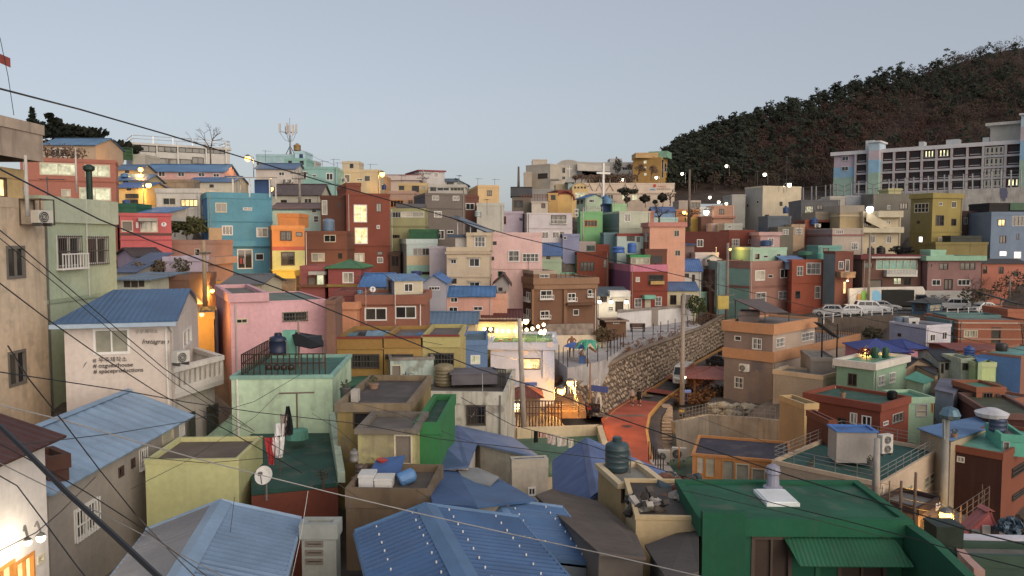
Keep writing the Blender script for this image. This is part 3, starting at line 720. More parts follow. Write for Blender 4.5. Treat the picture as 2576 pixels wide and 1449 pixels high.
red.part('awning',1390,1185,1585,1222,-0.9,0,c('9d9081'),'roof_sheet')
for i,(xx,k)in enumerate(((1380,'c0b8b0'),(1440,'a8a09a'))): red.part('laundry_cloth',xx-14,1228,xx+14,1290,-0.3,-0.28,c(k),'cloth')
dish('white satellite dish on wall of coral red house',1650,1255,24,69.4,20,drop=0.4)
H('green_shed','dark green rooftop shed on the coral red house',72.5,1180,1370,1040,1135,c('24664a'),dep=3,m='tarp',ext=0.5,cat='shed',ground=False)
tank('little blue tank on top of the green rooftop shed',1215,1000,1290,1040,73,c('31517f'))
H('blue_canopy','blue sheet roof lean to behind the coral red house',73,1370,1690,1132,1180,c('a9a39a'),dep=4,top='shed',yr=1085,rcol=c('4a78ab'),ext=0.3,ground=False,cat='shed')
bl=H('blue_house','big turquoise blue two storey house with white roof pergola',84,2082,2735,925,1710,c('4a8598'),a=6,s=2003,dep=8,pb=985,scol=c('3f6f97'),po=0.05,  # the darker blue of the left side includes painted shade
    w='2168 1035 2280 1130 c2; 2235 1265 2340 1360 w3; 2580 1285 2695 1380 w2C; 2190 1525 2315 1612 w2; 2390 1500 2540 1700 w2; 2572 1545 2652 1612 w1; 2445 1085 2535 1108 w2',
    bands=((1218,1228,0.04,c('3d7686')),(1418,1475,0.35,c('4a8aa0'))),rcol=c('7a7f80'))
bl.part('plywood_panel',2100,1285,2235,1415,-0.3,0,c('a8865f'),'paint')
for i,(xx,k)in enumerate(((2262,'c3bdb8'),(2292,'b9b2ad'),(2425,'9c4038'),(2460,'8a8480'))): bl.part('laundry_cloth',xx-13,1592,xx+13,1650,-0.35,-0.33,c(k),'cloth')
pg=empty('roof_pergola',P(2330,915,85)); tag(pg,'white framed pergola on the turquoise blue house roof','pergola'); o=P(2330,915,85)
a_,b_=P(2345,915,85.5)-o,P(2715,915,86.5)-o; zt=P(2345,790,85.5).z-o.z; dv=Vector((-0.3,3.2,0))
for i,q in enumerate((a_,a_.lerp(b_,0.45),b_,a_+dv,b_+dv)):
    x=MB(); x.box(q.x-0.06,q.y-0.06,-0.6,q.x+0.06,q.y+0.06,zt); x.obj('post','paint',WHITE,pg)
x=MB(); x.sheet([a_+Vector((-0.5,-0.4,zt+0.1)),b_+Vector((0.2,-0.4,zt+0.1)),b_+dv+Vector((0.2,0,zt+0.35)),a_+dv+Vector((-0.5,0,zt+0.35))],0.08); x.obj('pergola_roof','roof_sheet',c('a39c92'),pg)
x=MB(); x.box(a_.x+(b_.x-a_.x)*0.5,2.0,-0.5,b_.x-0.3,3.0,zt); x.obj('blue_cabin','paint',c('2f4f7c'),pg)
# below the coral house
zone(0,900)
H('lilac_house','lilac house with dark grey tiled roof below the coral house',64,1370,1650,315,480,c('a894a4'),dep=5,s=1180,a=12,top='gx',yr=235,rcol=c('3c3b3e'),w='1390 320 1420 350 k1')
H('lilac_wall_house','long pale lilac wall house with flat roof',62,1650,1890,318,500,c('b09fae'),dep=4,po=0.1)
H('grey_blue_roof_shack','small shack with faded blue grey sheet roof',58,1160,1350,470,540,c('9c9486'),dep=6,top='shed',yr=290,rcol=c('4b5a78'),w='')
H('white_shack','white shack with three dark windows under grey blue roof',52,1160,1500,548,720,c('a9aa98'),dep=5,top='shed',yr=485,rcol=c('5e7486'),w='1250 565 1310 625 k1; 1325 565 1385 625 k1; 1400 560 1450 620 k1',oh=0.5)
H('brown_shed','plain brown tin shed left of wooden utility pole',55,1505,1900,500,700,c('6d4c3c'),dep=5,w='1690 640 1900 668 k4')
H('peach_house','peach and grey house with dark awning beside turquoise house',74,1715,2150,150,470,c('9c7462'),dep=5,w='1960 240 2010 310 c1; 1930 420 2040 470 k2',pb=190,bands=((325,395,0.3,c('a87f68')),))
utility_pole('leaning wooden pole in front of turquoise blue house',2065,155,760,56,0.15,((0.9,1.1),),col=c('97805f'))
H('olive_roof_house','low cream house with mossy grey roof above the pink house',54,2270,2620,590,700,c('b5a787'),dep=5,top='gx',yr=500,rcol=c('6a6460'),w='2430 610 2490 650 k1')
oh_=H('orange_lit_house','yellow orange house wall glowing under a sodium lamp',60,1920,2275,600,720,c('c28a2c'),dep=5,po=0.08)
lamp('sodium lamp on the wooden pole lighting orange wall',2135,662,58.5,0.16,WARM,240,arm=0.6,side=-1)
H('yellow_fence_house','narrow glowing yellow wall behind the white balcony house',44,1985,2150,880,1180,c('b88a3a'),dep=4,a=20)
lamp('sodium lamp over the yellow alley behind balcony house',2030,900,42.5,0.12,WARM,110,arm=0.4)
# street lamps of the upper left slope
zone(0,400)
lamp('sodium lamp left of the pink row house',1415,700,101,0.30,WARM,300,arm=0.8,side=1)
lamp('sodium lamp at mouth of the dark alley',1495,858,89,0.30,WARM,420,pole=1075,arm=0.6,side=-1)
lamp('sodium lamp on the hilltop right of white hall',2492,590,112,0.42,WARM,400,pole=760,arm=0.8,side=1)
lamp('sodium lamp beside the turquoise blue house roof',2726,895,92,0.28,WARM,260,pole=985,arm=0.7,side=-1)

# ================================================================ upper middle slope
zone(1024,400)
cy=H('pale_cyan_house','pale cyan hilltop house with stair tower',134,0,395,545,690,c('93b1b4'),dep=8,w='0 620 60 660 w2; 190 628 255 662 w2')
H('','',133.5,390,495,515,690,c('a3c1c6'),dep=5,parent=cy,ext=0.2)
cy.part('tower_door',436,545,472,588,-0.6,0.0,c('23335f'),'paint')
tank('big dented tank in grey and orange on the cyan tower',370,432,440,508,134.5,c('8d6a38'),ribs=2)
t=empty('cell_tower',P(345,560,138)); tag(t,'cell phone mast with white panel antennas on hilltop','antenna mast'); o=P(345,560,138); hh=P(345,180,138).z-o.z
x=MB(); x.tube([(0,0,-1),(0,0,hh*0.78)],0.16,8,0.1); x.tube([(0,0,hh*0.75),(0,0,hh)],0.04,5); x.obj('mast','metal',c('6c6a68'),t)
x=MB()
for sg in (-1,1): x.tube([(sg*1.1,0,-0.5),(0,0,hh*0.26)],0.07,5)
x.tube([(0,1.2,-0.5),(0,0,hh*0.26)],0.07,5); x.obj('mast_brace','metal',c('5d5b59'),t)
for i,(dx,z0,z1,dy)in enumerate(((-1.75,.62,.85,0),(-.75,.58,.78,.3),(-.35,.6,.86,-.4),(.1,.52,.8,-.6),(.6,.55,.82,-.2),(1.0,.6,.84,.3))):
    x=MB(); x.box(dx-0.17,dy-0.1,hh*z0,dx+0.17,dy+0.1,hh*z1); x.obj('panel_antenna','paint',c('b5aca6'),t)
    x=MB(); x.tube([(0,0,hh*0.6),(dx,dy,hh*0.64)],0.045,4); x.tube([(dx,dy,hh*0.62),(dx*0.5,dy,hh*0.42),(0,0,hh*0.36)],0.03,4); x.obj('antenna_arm','metal',c('6c6a68'),t)
x=MB(); x.box(-2.3,-1,-1.6,1.6,1,-0.1); x.obj('equipment_platform','metal',c('4d4c50'),t)
H('aqua_rooms','small aqua upper room with two dark openings',126,285,505,585,700,c('7ea79c'),dep=5,w='325 590 360 650 k1; 442 598 480 652 k1')
aq=H('aqua_house','aqua green two storey house on the ridge with white windows',116,815,388,672,960,c('7ba39b'),a=-4,dep=8,pb=700,w='440 718 512 795 w2; 705 735 775 808 w2; 565 752 608 772 w1; 665 880 718 905 w2',bands=((842,850,0.08,c('5f8078')),))
H('white_gable_house','dull white house with blue roof and two air conditioners',110,0,385,690,860,c('b5a89d'),dep=7,top='gx',yr=640,rcol=c('4d6d92'),w='230 725 285 760 w2',a=3)
for i,xx in enumerate((268,325)): aircon('air conditioner on dull white house with blue roof',xx,795,xx+50,835,109.5,group='air conditioners on the dull white house')
H('grey_box_room','tiny pale grey rooftop room on the ridge',138,505,597,610,690,c('a9a39b'),dep=4,w='540 620 570 645 k1')
for i,(xx,a,b)in enumerate(((95,505,600),(668,610,690),(783,590,680),(818,625,690))): antenna('thin television aerial on the aqua ridge houses',xx,a,b,117,L=1.0,group='aerials on the aqua ridge houses')
cr=H('cream_house','cream flat roofed ridge house with small roof room',123,1250,822,700,960,c('baa47e'),a=-4,dep=8,pb=730,w='890 750 945 830 wD1; 1015 790 1070 812 w2; 1090 760 1150 820 c1')
H('','',125,1035,866,615,700,c('baa789'),dep=4,parent=cr,w='945 640 980 685 k1',ext=0.2)
aircon('air conditioner on roof edge of cream ridge house',862,785,910,825,118)
antenna('aerial standing on the cream ridge house',1152,640,700,124,L=1.2)
H('peach_lamp_house','peach walled house behind the ridge sodium lamp',130,1200,1320,770,920,c('a97e55'),dep=5)
lamp('sodium lamp on the ridge above red brick tower',1270,748,121,0.40,WARM,420,pole=900,arm=0.6,side=-1)
tank('dark blue tank beside the ridge sodium lamp',1262,842,1308,900,117,c('2e3b66'))
rd=H('round_white_house','low white house with red roof trim on the ridge',134,1310,1640,755,950,c('b5a59a'),dep=8,pb=808,pcol=c('b9a9a2'),w='1435 835 1500 880 w2',po=0.4,bands=((752,758,0.45,c('8a3a40')),))
rw=H('red_trim_house','white upper house with dark red roof edge',142,1640,1897,702,900,c('aea7a2'),dep=7,s=1515,a=8,pb=716,pcol=c('8a3a40'),po=0.25,w='1788 728 1830 778 w2',rcol=c('8a4a44'))
utility_pole('slim utility pole before the white house with red roof edge',1682,700,860,128,0.16,((0.7,2.6),(1.4,2.0)))
H('yellow_window_house','yellow tan house with a row of tall windows',118,1430,1722,835,960,c('b89a66'),dep=6,w='1440 850 1490 905 k1; 1660 850 1705 900 c2C; 1570 860 1640 925 k3')
gr=H('sunroom_house','white framed glass sunroom on grey flat roof',113,1735,2105,850,960,c('a8a196'),dep=5,w='1755 860 1812 915 k2; 1822 850 1945 915 w2; 1955 855 2095 915 c4',po=0.1)
H('white_gable_cottage','tiny white gabled cottage on the ridge',148,1900,2020,820,900,c('b5b0a6'),dep=6,top='gx',yr=795,rcol=c('55606b'),w='1920 828 1990 850 k1')
H('dark_gable_cottage','dark roofed cottage beside the white gabled cottage',150,2020,2130,850,900,c('7d837e'),dep=6,top='gy',yr=790,xr=2010,rcol=c('5a6a78'))
for i,(xx,a,b)in enumerate(((2232,785,860),(2402,792,860))): antenna('aerial above the pale yellow block house',xx,a,b,127,L=0.9,group='aerials above the pale yellow block')
H('pale_yellow_block','pale yellow block house with one small window',122,2232,2447,855,1050,c('cba671'),dep=7,s=2105,a=10,w='2325 910 2372 965 k2',scol=c('b8905f'))
H('taupe_house','taupe pink house with wooden framed windows',108,1335,1592,915,1130,c('a17f6c'),dep=6,w='1350 1005 1485 1080 o4; 1530 1005 1580 1060 o2',po=0.1)
H('brown_corner_house','dark brown house with one white green window',110,2105,2222,950,1190,c('6e4436'),dep=6,w='2108 1038 2198 1105 w2')
H('plain_white_house','plain white house behind the slanted solar panel',106,2222,2490,1035,1200,c('b5ae9f'),dep=6,w='')
tank('silver steel tank before the plain white house',2198,1110,2262,1175,102,c('9aa09c'),lid=False)
gy=H('grey_house','dark grey three storey house with small white windows',98,1702,2105,935,1400,c('6b6058'),dep=7,s=1590,a=8,pb=960,w='1772 958 1840 1008 w2; 1980 962 2045 1010 w2; 1792 1120 1868 1180 w2; 1825 1310 1895 1400 w2; 1922 1310 1985 1345 w2',scol=c('55525a'),bands=((1085,1095,0.05,c('615750')),))
H('grey_wing','lower grey wing with white lit strip under its roof',97,1702,1410,1045,1110,c('5d5a5c'),dep=5,ext=0.5,ground=False)
ol=H('olive_house','olive green house with white strip windows',95,1345,1702,1090,1560,c('8f8a5f'),dep=7,w='1350 1115 1455 1185 a4; 1462 1105 1690 1180 w2C; 1540 1305 1600 1385 c2C; 1365 1358 1445 1388 k3',bands=((1262,1275,0.12,c('85805a')),))
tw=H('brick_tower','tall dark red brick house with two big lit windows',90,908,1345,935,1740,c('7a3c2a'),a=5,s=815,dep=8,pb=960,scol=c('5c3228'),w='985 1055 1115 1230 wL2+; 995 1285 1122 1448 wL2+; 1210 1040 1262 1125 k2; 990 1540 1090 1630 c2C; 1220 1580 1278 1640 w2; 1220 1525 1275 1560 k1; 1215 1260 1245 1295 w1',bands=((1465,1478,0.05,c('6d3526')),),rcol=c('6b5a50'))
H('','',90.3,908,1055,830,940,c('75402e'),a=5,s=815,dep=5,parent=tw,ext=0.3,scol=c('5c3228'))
H('brick_wing','dark brown wing beside the red brick tower',91,910,648,960,1330,c('593629'),a=-3,dep=6,w='665 1010 715 1155 wC1; 828 1030 850 1080 k1')
bk=H('brown_block','wide brown block house below a grey water tank',85,915,480,1318,1670,c('6d4230'),a=-3,dep=6,w='685 1350 802 1430 c2; 560 1540 690 1625 cC2; 825 1540 868 1600 k1',bands=((1500,1510,0.05,c('613a2a')),))
tank('large grey blue tank on the brown block house',660,1188,775,1320,86,c('5c7186'),lid=False,ribs=5)
org=H('orange_house','orange house with red stripe and lime green ground floor',83,158,487,1262,1730,c('c97a2e'),a=4,s=125,dep=6,pb=1305,pcol=c('cd8238'),scol=c('a85a2a'),lay=((1475,c('b5553a')),(1515,c('b5b06a')),(1712,c('c7a82c'))),
    w='245 1320 358 1415 kK2; 402 1330 465 1372 k1; 255 1528 388 1665 kK2',bands=((1708,1722,0.1,c('c2a83a')),))
H('','',84,215,430,1140,1260,c('cb7a30'),dep=4,parent=org,ext=0.2)
lamp('sodium lamp lighting lime wall of the orange house',430,1740,79.5,0.16,WARM,420,arm=0.6)
H('brown_tile_house','white house with long brown tiled roof behind lamp',104,160,640,950,1060,c('a9a28f'),dep=6,top='gx',yr=850,rcol=c('5d4d4a'),w='250 1005 310 1045 k2; 485 990 560 1045 c2')
H('pale_aqua_house','pale aqua house with brown roof edge and grey door',95,155,650,1090,1320,c('8fb0b3'),dep=6,top='gx',yr=1040,rcol=c('6b4f48'),w='435 1160 520 1250 aD1; 560 1095 612 1135 w1; 580 1165 630 1230 w1+')
utility_pole('utility pole in front of the aqua ridge house',440,690,1010,100,0.16,((0.6,2.2),(1.3,1.8)))
H('green_container','dark green tarpaulin covered box on olive house terrace',92,1540,1815,1300,1390,c('22603a'),dep=3,m='tarp',cat='shed',ground=False,ext=0.6)
sp=empty('solar_panel',P(2180,1260,88)); tag(sp,'dark slanted solar panel with white posts above pink house','solar panel'); o=P(2180,1260,88)
q=[P(1955,1175,91)-o,P(2025,1160,93)-o,P(2400,1318,90)-o,P(2330,1330,87)-o]
x=MB(); x.sheet(q,0.12); x.obj('panel','gloss',(0.02,0.022,0.028,1),sp)
for k in (0.2,0.55,0.9):
    p_=q[0].lerp(q[3],k); x=MB(); x.tube([p_+Vector((0,0.3,-0.1)),p_+Vector((0,0.3,-3.2))],0.06,6); x.obj('post','paint',WHITE,sp)

# ================================================================ upper right middle: hall on the hill, church, terraces
zone(2048,400)
gb=H('concrete_museum','large pale concrete building with square recess on the far hill',232,385,140,640,960,c('aa9d8c'),a=-2,dep=18,s=560,w='260 735 358 795 k1; 400 660 450 715 a3+',sw='505 680 535 735 a2; 505 770 535 800 a2',pb=655,cat='building')
H('','',238,355,205,597,645,c('b0a08f'),dep=8,parent=gb,w='',ext=0.2)
H('','',231,200,122,725,860,c('a69683'),dep=8,parent=gb,ext=2)
gb.part('balcony',385,795,470,808,-1.5,0,c('a2967f'))
# curved hall
o=P(460,800,252); t=empty('curved_hall',o); tag(t,'long grey far hall with curved roof and ribbon windows','building')
mb=MB(); pts=[]
for xx,yy in ((455,640),(500,610),(560,600),(620,605),(660,620),(830,628),(985,625)): pts.append(P(xx,yy,252)-o)
n=len(pts); vs=[tuple(p)for p in pts]+[(p.x,p.y,-4)for p in pts]+[(p.x,p.y+20,p.z)for p in pts]+[(p.x,p.y+20,-4)for p in pts]
fs=[]
for i in range(n-1): fs+=[(i,i+1,n+i+1,n+i),(i,2*n+i,2*n+i+1,i+1)]
fs+=[(0,n,3*n,2*n),(n-1,3*n-1,4*n-1,2*n-1)]; mb.add(vs,fs); mb.obj('wall','plaster',c('9d958b'),t)
a_,b_=P(658,640,250.5)-o,P(985,668,250.5)-o; x=MB(); x.add([(a_.x,a_.y,a_.z),(b_.x,b_.y,b_.z),(b_.x,b_.y,b_.z-1.6),(a_.x,a_.y,a_.z-2.2),(a_.x,a_.y+1.6,a_.z),(b_.x,b_.y+1.6,b_.z),(b_.x,b_.y+1.6,b_.z-1.6),(a_.x,a_.y+1.6,a_.z-2.2)],[(0,1,2,3),(4,7,6,5),(0,4,5,1),(3,2,6,7),(0,3,7,4),(1,5,6,2)]); x.obj('eave_band','plaster',c('b8ada0'),t)
for k in range(8):
    q=a_.lerp(b_,(k+0.2)/8); x=MB(); x.box(q.x,q.y+0.9,q.z-3.6,q.x+3.0,q.y+1.48,q.z-2.25); x.obj('window','glass',(0.03,0.03,0.035,1),t)
H('grey_link_building','grey link building between curved hall and mustard tower',255,980,1225,625,800,c('93908c'),dep=10,w='1000 675 1060 705 a3; 1110 675 1210 705 a4',cat='building')
H('roof_plant_room','pale rooftop plant room above the grey link building',258,985,1105,588,660,c('a5a19c'),dep=6,ext=0.1,ground=False,cat='building')
mu=H('mustard_building','mustard yellow tower with dark lettering and green roof fence',238,1500,1218,575,860,c('a57a34'),a=-3,s=1565,dep=12,pb=590,w='1325 608 1355 640 wl2; 1330 672 1355 700 wl2; 1330 735 1355 760 wl2',sw='1505 600 1525 780 a1+; 1535 640 1555 720 a1+',cat='building')
mu.text('안예시문화원',1265,600,0.95,c('3a2f22'),name='lettering')
H('','',239,1470,1245,530,580,c('b58f5a'),dep=8,parent=mu,ext=0.1)
mu.part('roof_fence',1370,520,1562,578,2.0,8.0,c('7fae8c'),'tarp')
ch=H('church_hall','long pale hall with relief tents and red blue sign',185,715,1637,835,1120,c('c4ad96'),dep=14,pb=850,w='1105 950 1165 1010 cl2; 1205 950 1265 1010 cl2; 960 950 1020 1010 c2; 1330 955 1390 1010 c2; 1460 955 1530 1010 c2; 840 950 900 1010 c2',bands=((928,942,0.25,c('c2aa92')),),cat='building')
ch.text('마태성당',1465,880,0.55,c('b0412c')); ch.text('천주교부산교구',1455,905,0.5,c('5a4a44'))
u,z=ch.front(1435,862); x=MB(); x.lathe([(0.38,0),(0.38,0.06)],16,u,-0.05,z,Matrix.Rotation(R(90),3,'X')); x.obj('red_emblem','paint',c('b0392a'),ch.root)
u,z=ch.front(1415,898); x=MB()
for k in range(3): x.box(u-0.75+k*0.2,-0.06-0.004*k,z-0.2+0.11*k,u+0.8-k*0.25,0,z-0.095+0.11*k)
x.obj('blue_emblem','paint',c('3f86b0'),ch.root)
for xx in (780,882,985,1140,1240):
    x=MB(); u,z=ch.front(xx,850); u0,z0=ch.front(xx-36,915); u1,_=ch.front(xx+36,915)
    x.tube([(u0,-0.08,z0),(u,-0.08,z),(u1,-0.08,z0)],0.11,5); x.tube([(u,-0.08,z-0.2),(u,-0.08,z+1.2)],0.08,5); x.obj('tent_relief','plaster',c('9c8672'),ch.root)
zone(2048,400,k=1.25)
def cross(label,x0,y0,x1,y1,Y,bar,half,tilt=0,col=WHITE):
    b=P(x0,y1,Y); hh=P(x0,y0,Y).z-b.z; m=MB(); r=hh*0.03
    m.box(-r,-r,-0.5,r,r,hh); zb=hh*bar; m.box(-half,-r*0.9,zb-r,-r,r*0.9,zb+r); m.box(r,-r*0.9,zb-r,half,r*0.9,zb+r)
    o_=m.obj('cross','paint',col,None,mat_at(b,R(tilt))); tag(o_,label,'cross'); return o_
cross('tall white free standing cross before the church hall',917,635,917,970,125,0.70,1.45,20)
chh=H('cream_church','cream yellow church house with gable and four square holes',132,605,765,870,1110,c('c8a76b'),dep=8,top='gy',yr=828,xr=690,rcol=c('bfa87e'),w='632 930 745 985 cl4; 625 870 645 890 k1; 658 870 678 890 k1; 692 870 712 890 k1; 724 870 744 890 k1',oh=0.1)
tt=H('church_steeple','small cream belfry with domed cap below white cross',136,565,608,830,920,c('9fb0aa'),dep=3,ext=3,top='hip',yr=770,rcol=c('a39a8c'),oh=0.6,cat='steeple',ground=False)
cross('small white cross on the cream belfry dome',578,665,578,765,137,0.72,0.55)
H('cream_parapet_house','cream terrace house with railing left of belfry',138,440,570,845,920,c('b5a07a'),dep=6,w='')
H('grey_sloped_annex','long grey flat annex below the concrete building',150,160,440,895,960,c('8f8880'),dep=10,w='165 890 245 920 a3; 262 890 320 920 a2')
ar=H('arched_house','yellow house with big red arch and arched window',126,460,605,905,1110,c('c29a55'),dep=6,s=360,a=12,lay=(),pcol=c('7a3a2c'),pb=950)
x=MB(); u,z=ar.front(530,1010);
pts=[(u+1.9*math.cos(q*math.pi/10),-0.3,z+1.9*math.sin(q*math.pi/10))for q in range(11)]; x.tube(pts,0.22,6); x.obj('arch','plaster',c('7a3a2c'),ar.root)
H('yellow_arch_wing','yellow wing with a single arched brown window',125,362,460,935,1110,c('b88f4e'),dep=5,w='392 940 438 1005 k2')
H('white_red_door_house','small white house with bright red door',122,198,362,1018,1110,c('c4b4a2'),dep=5,w='295 1030 335 1088 rD1',po=0.1)
H('dark_shack','dark roofed shack with cluttered terrace',124,0,190,960,1110,c('6f6558'),dep=6,top='gx',yr=880,rcol=c('4a4543'),w='20 1010 110 1080 k3')
fence('red brown balcony railing on the cluttered terrace',[P(95,1000,121),P(362,1000,121)],0.95,0.5,c('7a4a40'),3,0.05)
mg=H('mint_gable_house','mint green gabled house with blue roof and balustrade',118,740,912,985,1120,c('9dae92'),dep=7,s=648,a=22,top='gy',yr=948,xr=840,rcol=c('45699c'),w='770 1000 830 1030 w1',sw='655 1010 680 1050 k1; 690 1005 715 1045 k1')
fence('grey balustrade in front of mint gabled house',[P(720,1118,112),P(912,1118,112)],0.75,0.3,c('a39a8c'),2,0.04)
tank('upper round blue tank behind mint gabled house',912,950,985,1045,113,c('41688f')); tank('lower pale blue tank behind mint gabled house',930,985,1015,1046,111,c('5f88a6'),lid=False)
H('navy_shed','navy blue shed under the two blue tanks',112,912,1008,1045,1125,c('3a4f74'),dep=3,ext=0.4,ground=False,cat='shed')
H('light_green_block','plain light green block beside the navy shed',110,1012,1152,1042,1130,c('93b583'),dep=4,ext=0.6)
gn=H('green_house','bright green house with orange framed window',105,688,912,1122,1400,c('74a96d'),dep=6,pb=1145,w='728 1208 858 1275 o4',rcol=c('6e9a68'))
utility_pole('thin white post before the bright green house',715,1085,1400,103,0.11,(),col=c('a39a90'))
aircon('tall double fan air conditioner beside bright green house',630,1095,668,1180,103.5,fans=2)
gg=H('grey_green_house','pale grey green corner house with one white window',103,1080,1390,1118,1400,c('aaab95'),a=12,s=908,dep=7,scol=c('6f7f7d'),w='1130 1145 1192 1225 w2',pb=1140,bands=((1290,1298,0.04,c('9b9c88')),))  # left face in a darker colour, its shade painted in
H('salmon_strip_house','salmon topped house with dark glass window',104,1305,1430,1115,1260,c('a9705f'),dep=5,w='1310 1155 1380 1230 k2')
wt=H('white_townhouse','white lilac two storey house with brown balcony window',98,150,607,1135,1480,c('bcb0ae'),dep=7,s=105,a=8,w='392 1160 545 1242 kB3; 295 1325 368 1395 w2; 405 1325 475 1392 w2; 192 1340 228 1385 w1; 485 1330 520 1385 k1',pb=1150,bands=((1285,1297,0.06,c('aca09e')),))
H('lilac_annex','lilac annex left of the white lilac house',100,-85,108,1120,1400,c('a898a6'),dep=6,w='75 1190 105 1212 k1; 5 1330 60 1390 w2; -155 1170 -60 1250 r2',po=0.1)
sm=H('salmon_flat_house','salmon pink flat roofed house with deep parapet',96,1388,1745,1230,1620,c('cf9273'),dep=7,pb=1275,pcol=c('b97565'),po=0.25,w='1630 1310 1685 1375 c2; 1640 1510 1695 1570 c2',rcol=c('a8715c'))
gw=H('pale_grey_block','tall pale grey block house with cream street front',128,2525,2912,862,1270,c('baa98c'),a=18,s=2345,dep=9,scol=c('9a958c'),w='2688 1020 2725 1070 c2; 2545 1155 2585 1230 k2; 2850 1160 2880 1195 c1',sw='2460 1010 2485 1040 w1; 2365 1050 2378 1075 k1; 2310 1190 2340 1215 k1',pb=880)  # left face colour carries its shade as well as its grey
H('pale_grey_wing','stepped lower wing of the pale grey block',130,2350,2215,950,1260,c('98938a'),dep=7,ext=1)
H('salmon_terrace_house','salmon terrace house beside the pale grey block',122,2030,2240,1060,1290,c('b58468'),dep=6,pb=1078,w='2085 1095 2135 1150 k2; 2070 1240 2110 1290 c1',bands=((1170,1190,0.3,c('a3705a')),))
H('orange_shack','low orange and brown shack behind bare trees',124,1650,1890,1100,1270,c('b0703f'),dep=6,w='1830 1180 1900 1250 k1')
H('grey_beam_house','grey house with pale sunroom behind bare trees',126,1680,1900,1010,1110,c('98887a'),dep=6,w='1790 1020 1890 1080 k3')
H('glass_terrace','white glazed terrace house with bright lamp',124,1890,2020,1080,1160,c('b8b0a6'),dep=5,w='1900 1080 2010 1120 wl3')
H('yellow_kiosk_house','small yellow house glowing beneath the terrace',118,1800,1960,1180,1290,c('b08a35'),dep=5,w='1930 1165 1948 1250 yD1'.replace('yD1','cl1'))
H('low_pink_house','low pink wall house with white door',112,2010,2140,1240,1330,c('b59a90'),dep=4,w='2070 1245 2110 1300 wD1')
H('cream_box_house','cream box house with pair of dark panes',108,2140,2320,1240,1330,c('a5a294'),dep=5,w='2175 1255 2210 1290 w2',lay=())
H('brown_gap_house','dark brown low house between bare trees and kiosk',116,1905,2010,1170,1290,c('6e4a3c'),dep=4)
H('aqua_gap_house','pale aqua low roof house behind bare trees',115,1400,1670,1180,1270,c('9bb7b5'),dep=5,w='1480 1185 1550 1210 wl2')
H('blue_gap_house','blue sheet roof above the salmon strip house',120,1425,1640,1120,1190,c('6f8aa8'),dep=5,top='gx',yr=1080,rcol=c('4b6a9c'))
yk=H('yellow_hill_house','lone yellow house with blue roof on the dark hillside',255,2010,2150,785,850,c('a07a22'),dep=8,top='shed',yr=755,rcol=c('4f7c9c'),w='2050 785 2110 802 k3')
H('white_hill_kiosk','tiny white kiosk left of the yellow hillside house',258,1898,1955,800,860,c('a8a39c'),dep=5,w='1905 815 1950 840 k1')
utility_pole('tall brown utility pole above the salmon flat roofed house',1780,700,1260,108,0.22,(),col=c('6f5f52'))
utility_pole('tall wooden pole left of the concrete building',66,670,900,150,0.3,(),col=c('6a5a4e'))
zone(2048,400)
for i,(xx,yy,YY,pw,r,k)in enumerate(((1115,800,200,250,0.5,COOL),(1452,780,205,250,0.55,COOL),(1712,742,215,250,0.55,COOL),(2158,665,240,250,0.65,COOL),(2543,750,230,300,0.75,COOL))):
    lamp(['white street lamp behind middle of church hall','white street lamp at foot of mustard tower','white street lamp left of the yellow hillside house','white street lamp above the yellow hillside house','white street lamp right of the yellow hillside house'][i],xx,yy,YY,r*0.7,k,pw,pole=yy+90,arm=0.9,side=1)
zone(2048,400,k=1.25)
lamp('round white lamp on the glazed terrace',1955,1130,122,0.55,(1,.95,.85),200,arm=0.5)
lamp('sodium lamp among the bare trees by the orange shack',1732,1132,112,0.35,WARM,300,pole=1230,arm=0.5)
for i,(xx,yy)in enumerate(((2080,1027),(2157,1042),(1990,980))): lamp(['white lamp above the salmon terrace house','yellow lamp above the salmon terrace house','white lamp on dark slope above terrace house'][i],xx,yy,124,0.3,COOL if i!=1 else WARMW,90,arm=0.5)
# trees of the church garden
rn=random.Random(3)
for i,(xx,yy,rx,ry_)in enumerate(((1342,1070,58,42),(1518,1065,50,50),(1160,1062,32,25),(1440,1075,22,15))):
    rr=rx/1983*0.25*178; bush(['large round clipped tree before church hall','flat topped round clipped tree right of another clipped tree','small round clipped bush beside church hall','tiny clipped bush between two large clipped trees'][i],P(xx,yy,144),rr,ry_/rx*rr,c('3a352c'),20+i,500,0.28,trunk=0.8,name='clipped_tree',cat='tree')
t=empty('cloud_pruned_pine',P(1140,1060,143)); tag(t,'tall cloud pruned pine with flat pads before church hall','tree'); o=P(1140,1060,143)
x=MB(); hh=P(1140,910,143).z-o.z; x.tube([(0,0,-0.5),(0.3,0,hh*.4),(-0.4,0,hh*.8),(0,0,hh)],0.25,6,0.12); x.tube([(0,0,hh*0.55),(1.5,0,hh*0.9)],0.12,5); x.obj('trunk','bark',c('40362c'),t)
x=MB()
for px,py,r in ((1100,912,1.2),(1145,905,1.3),(1180,915,0.9),(1130,940,0.9),(1222,925,1.0),(1235,912,0.8)): leaf_cloud(x,P(px,py,143)-o,r,r,r*0.45,130,0.25,rn)
x.obj('crown','leaf',c('35332a'),t)
zone(2048,400)
for i,(xx,yb,yt,YY)in enumerate(((1265,810,640,215),(1400,800,650,212),(700,820,740,190),(640,820,760,185),(1180,720,640,225))):
    twig_tree(['bare tree in front of the mustard tower left side','bare tree in front of the mustard tower right side','bare tree below the curved hall','bare bush beside the belfry','bare tree before grey link building'][i],P(xx,yb,YY),P(xx,yt,YY).z-P(xx,yb,YY).z,0.5,c('5d4a3e'),40+i,5,0.14,tips=(c('5a463a'),2,0.16))
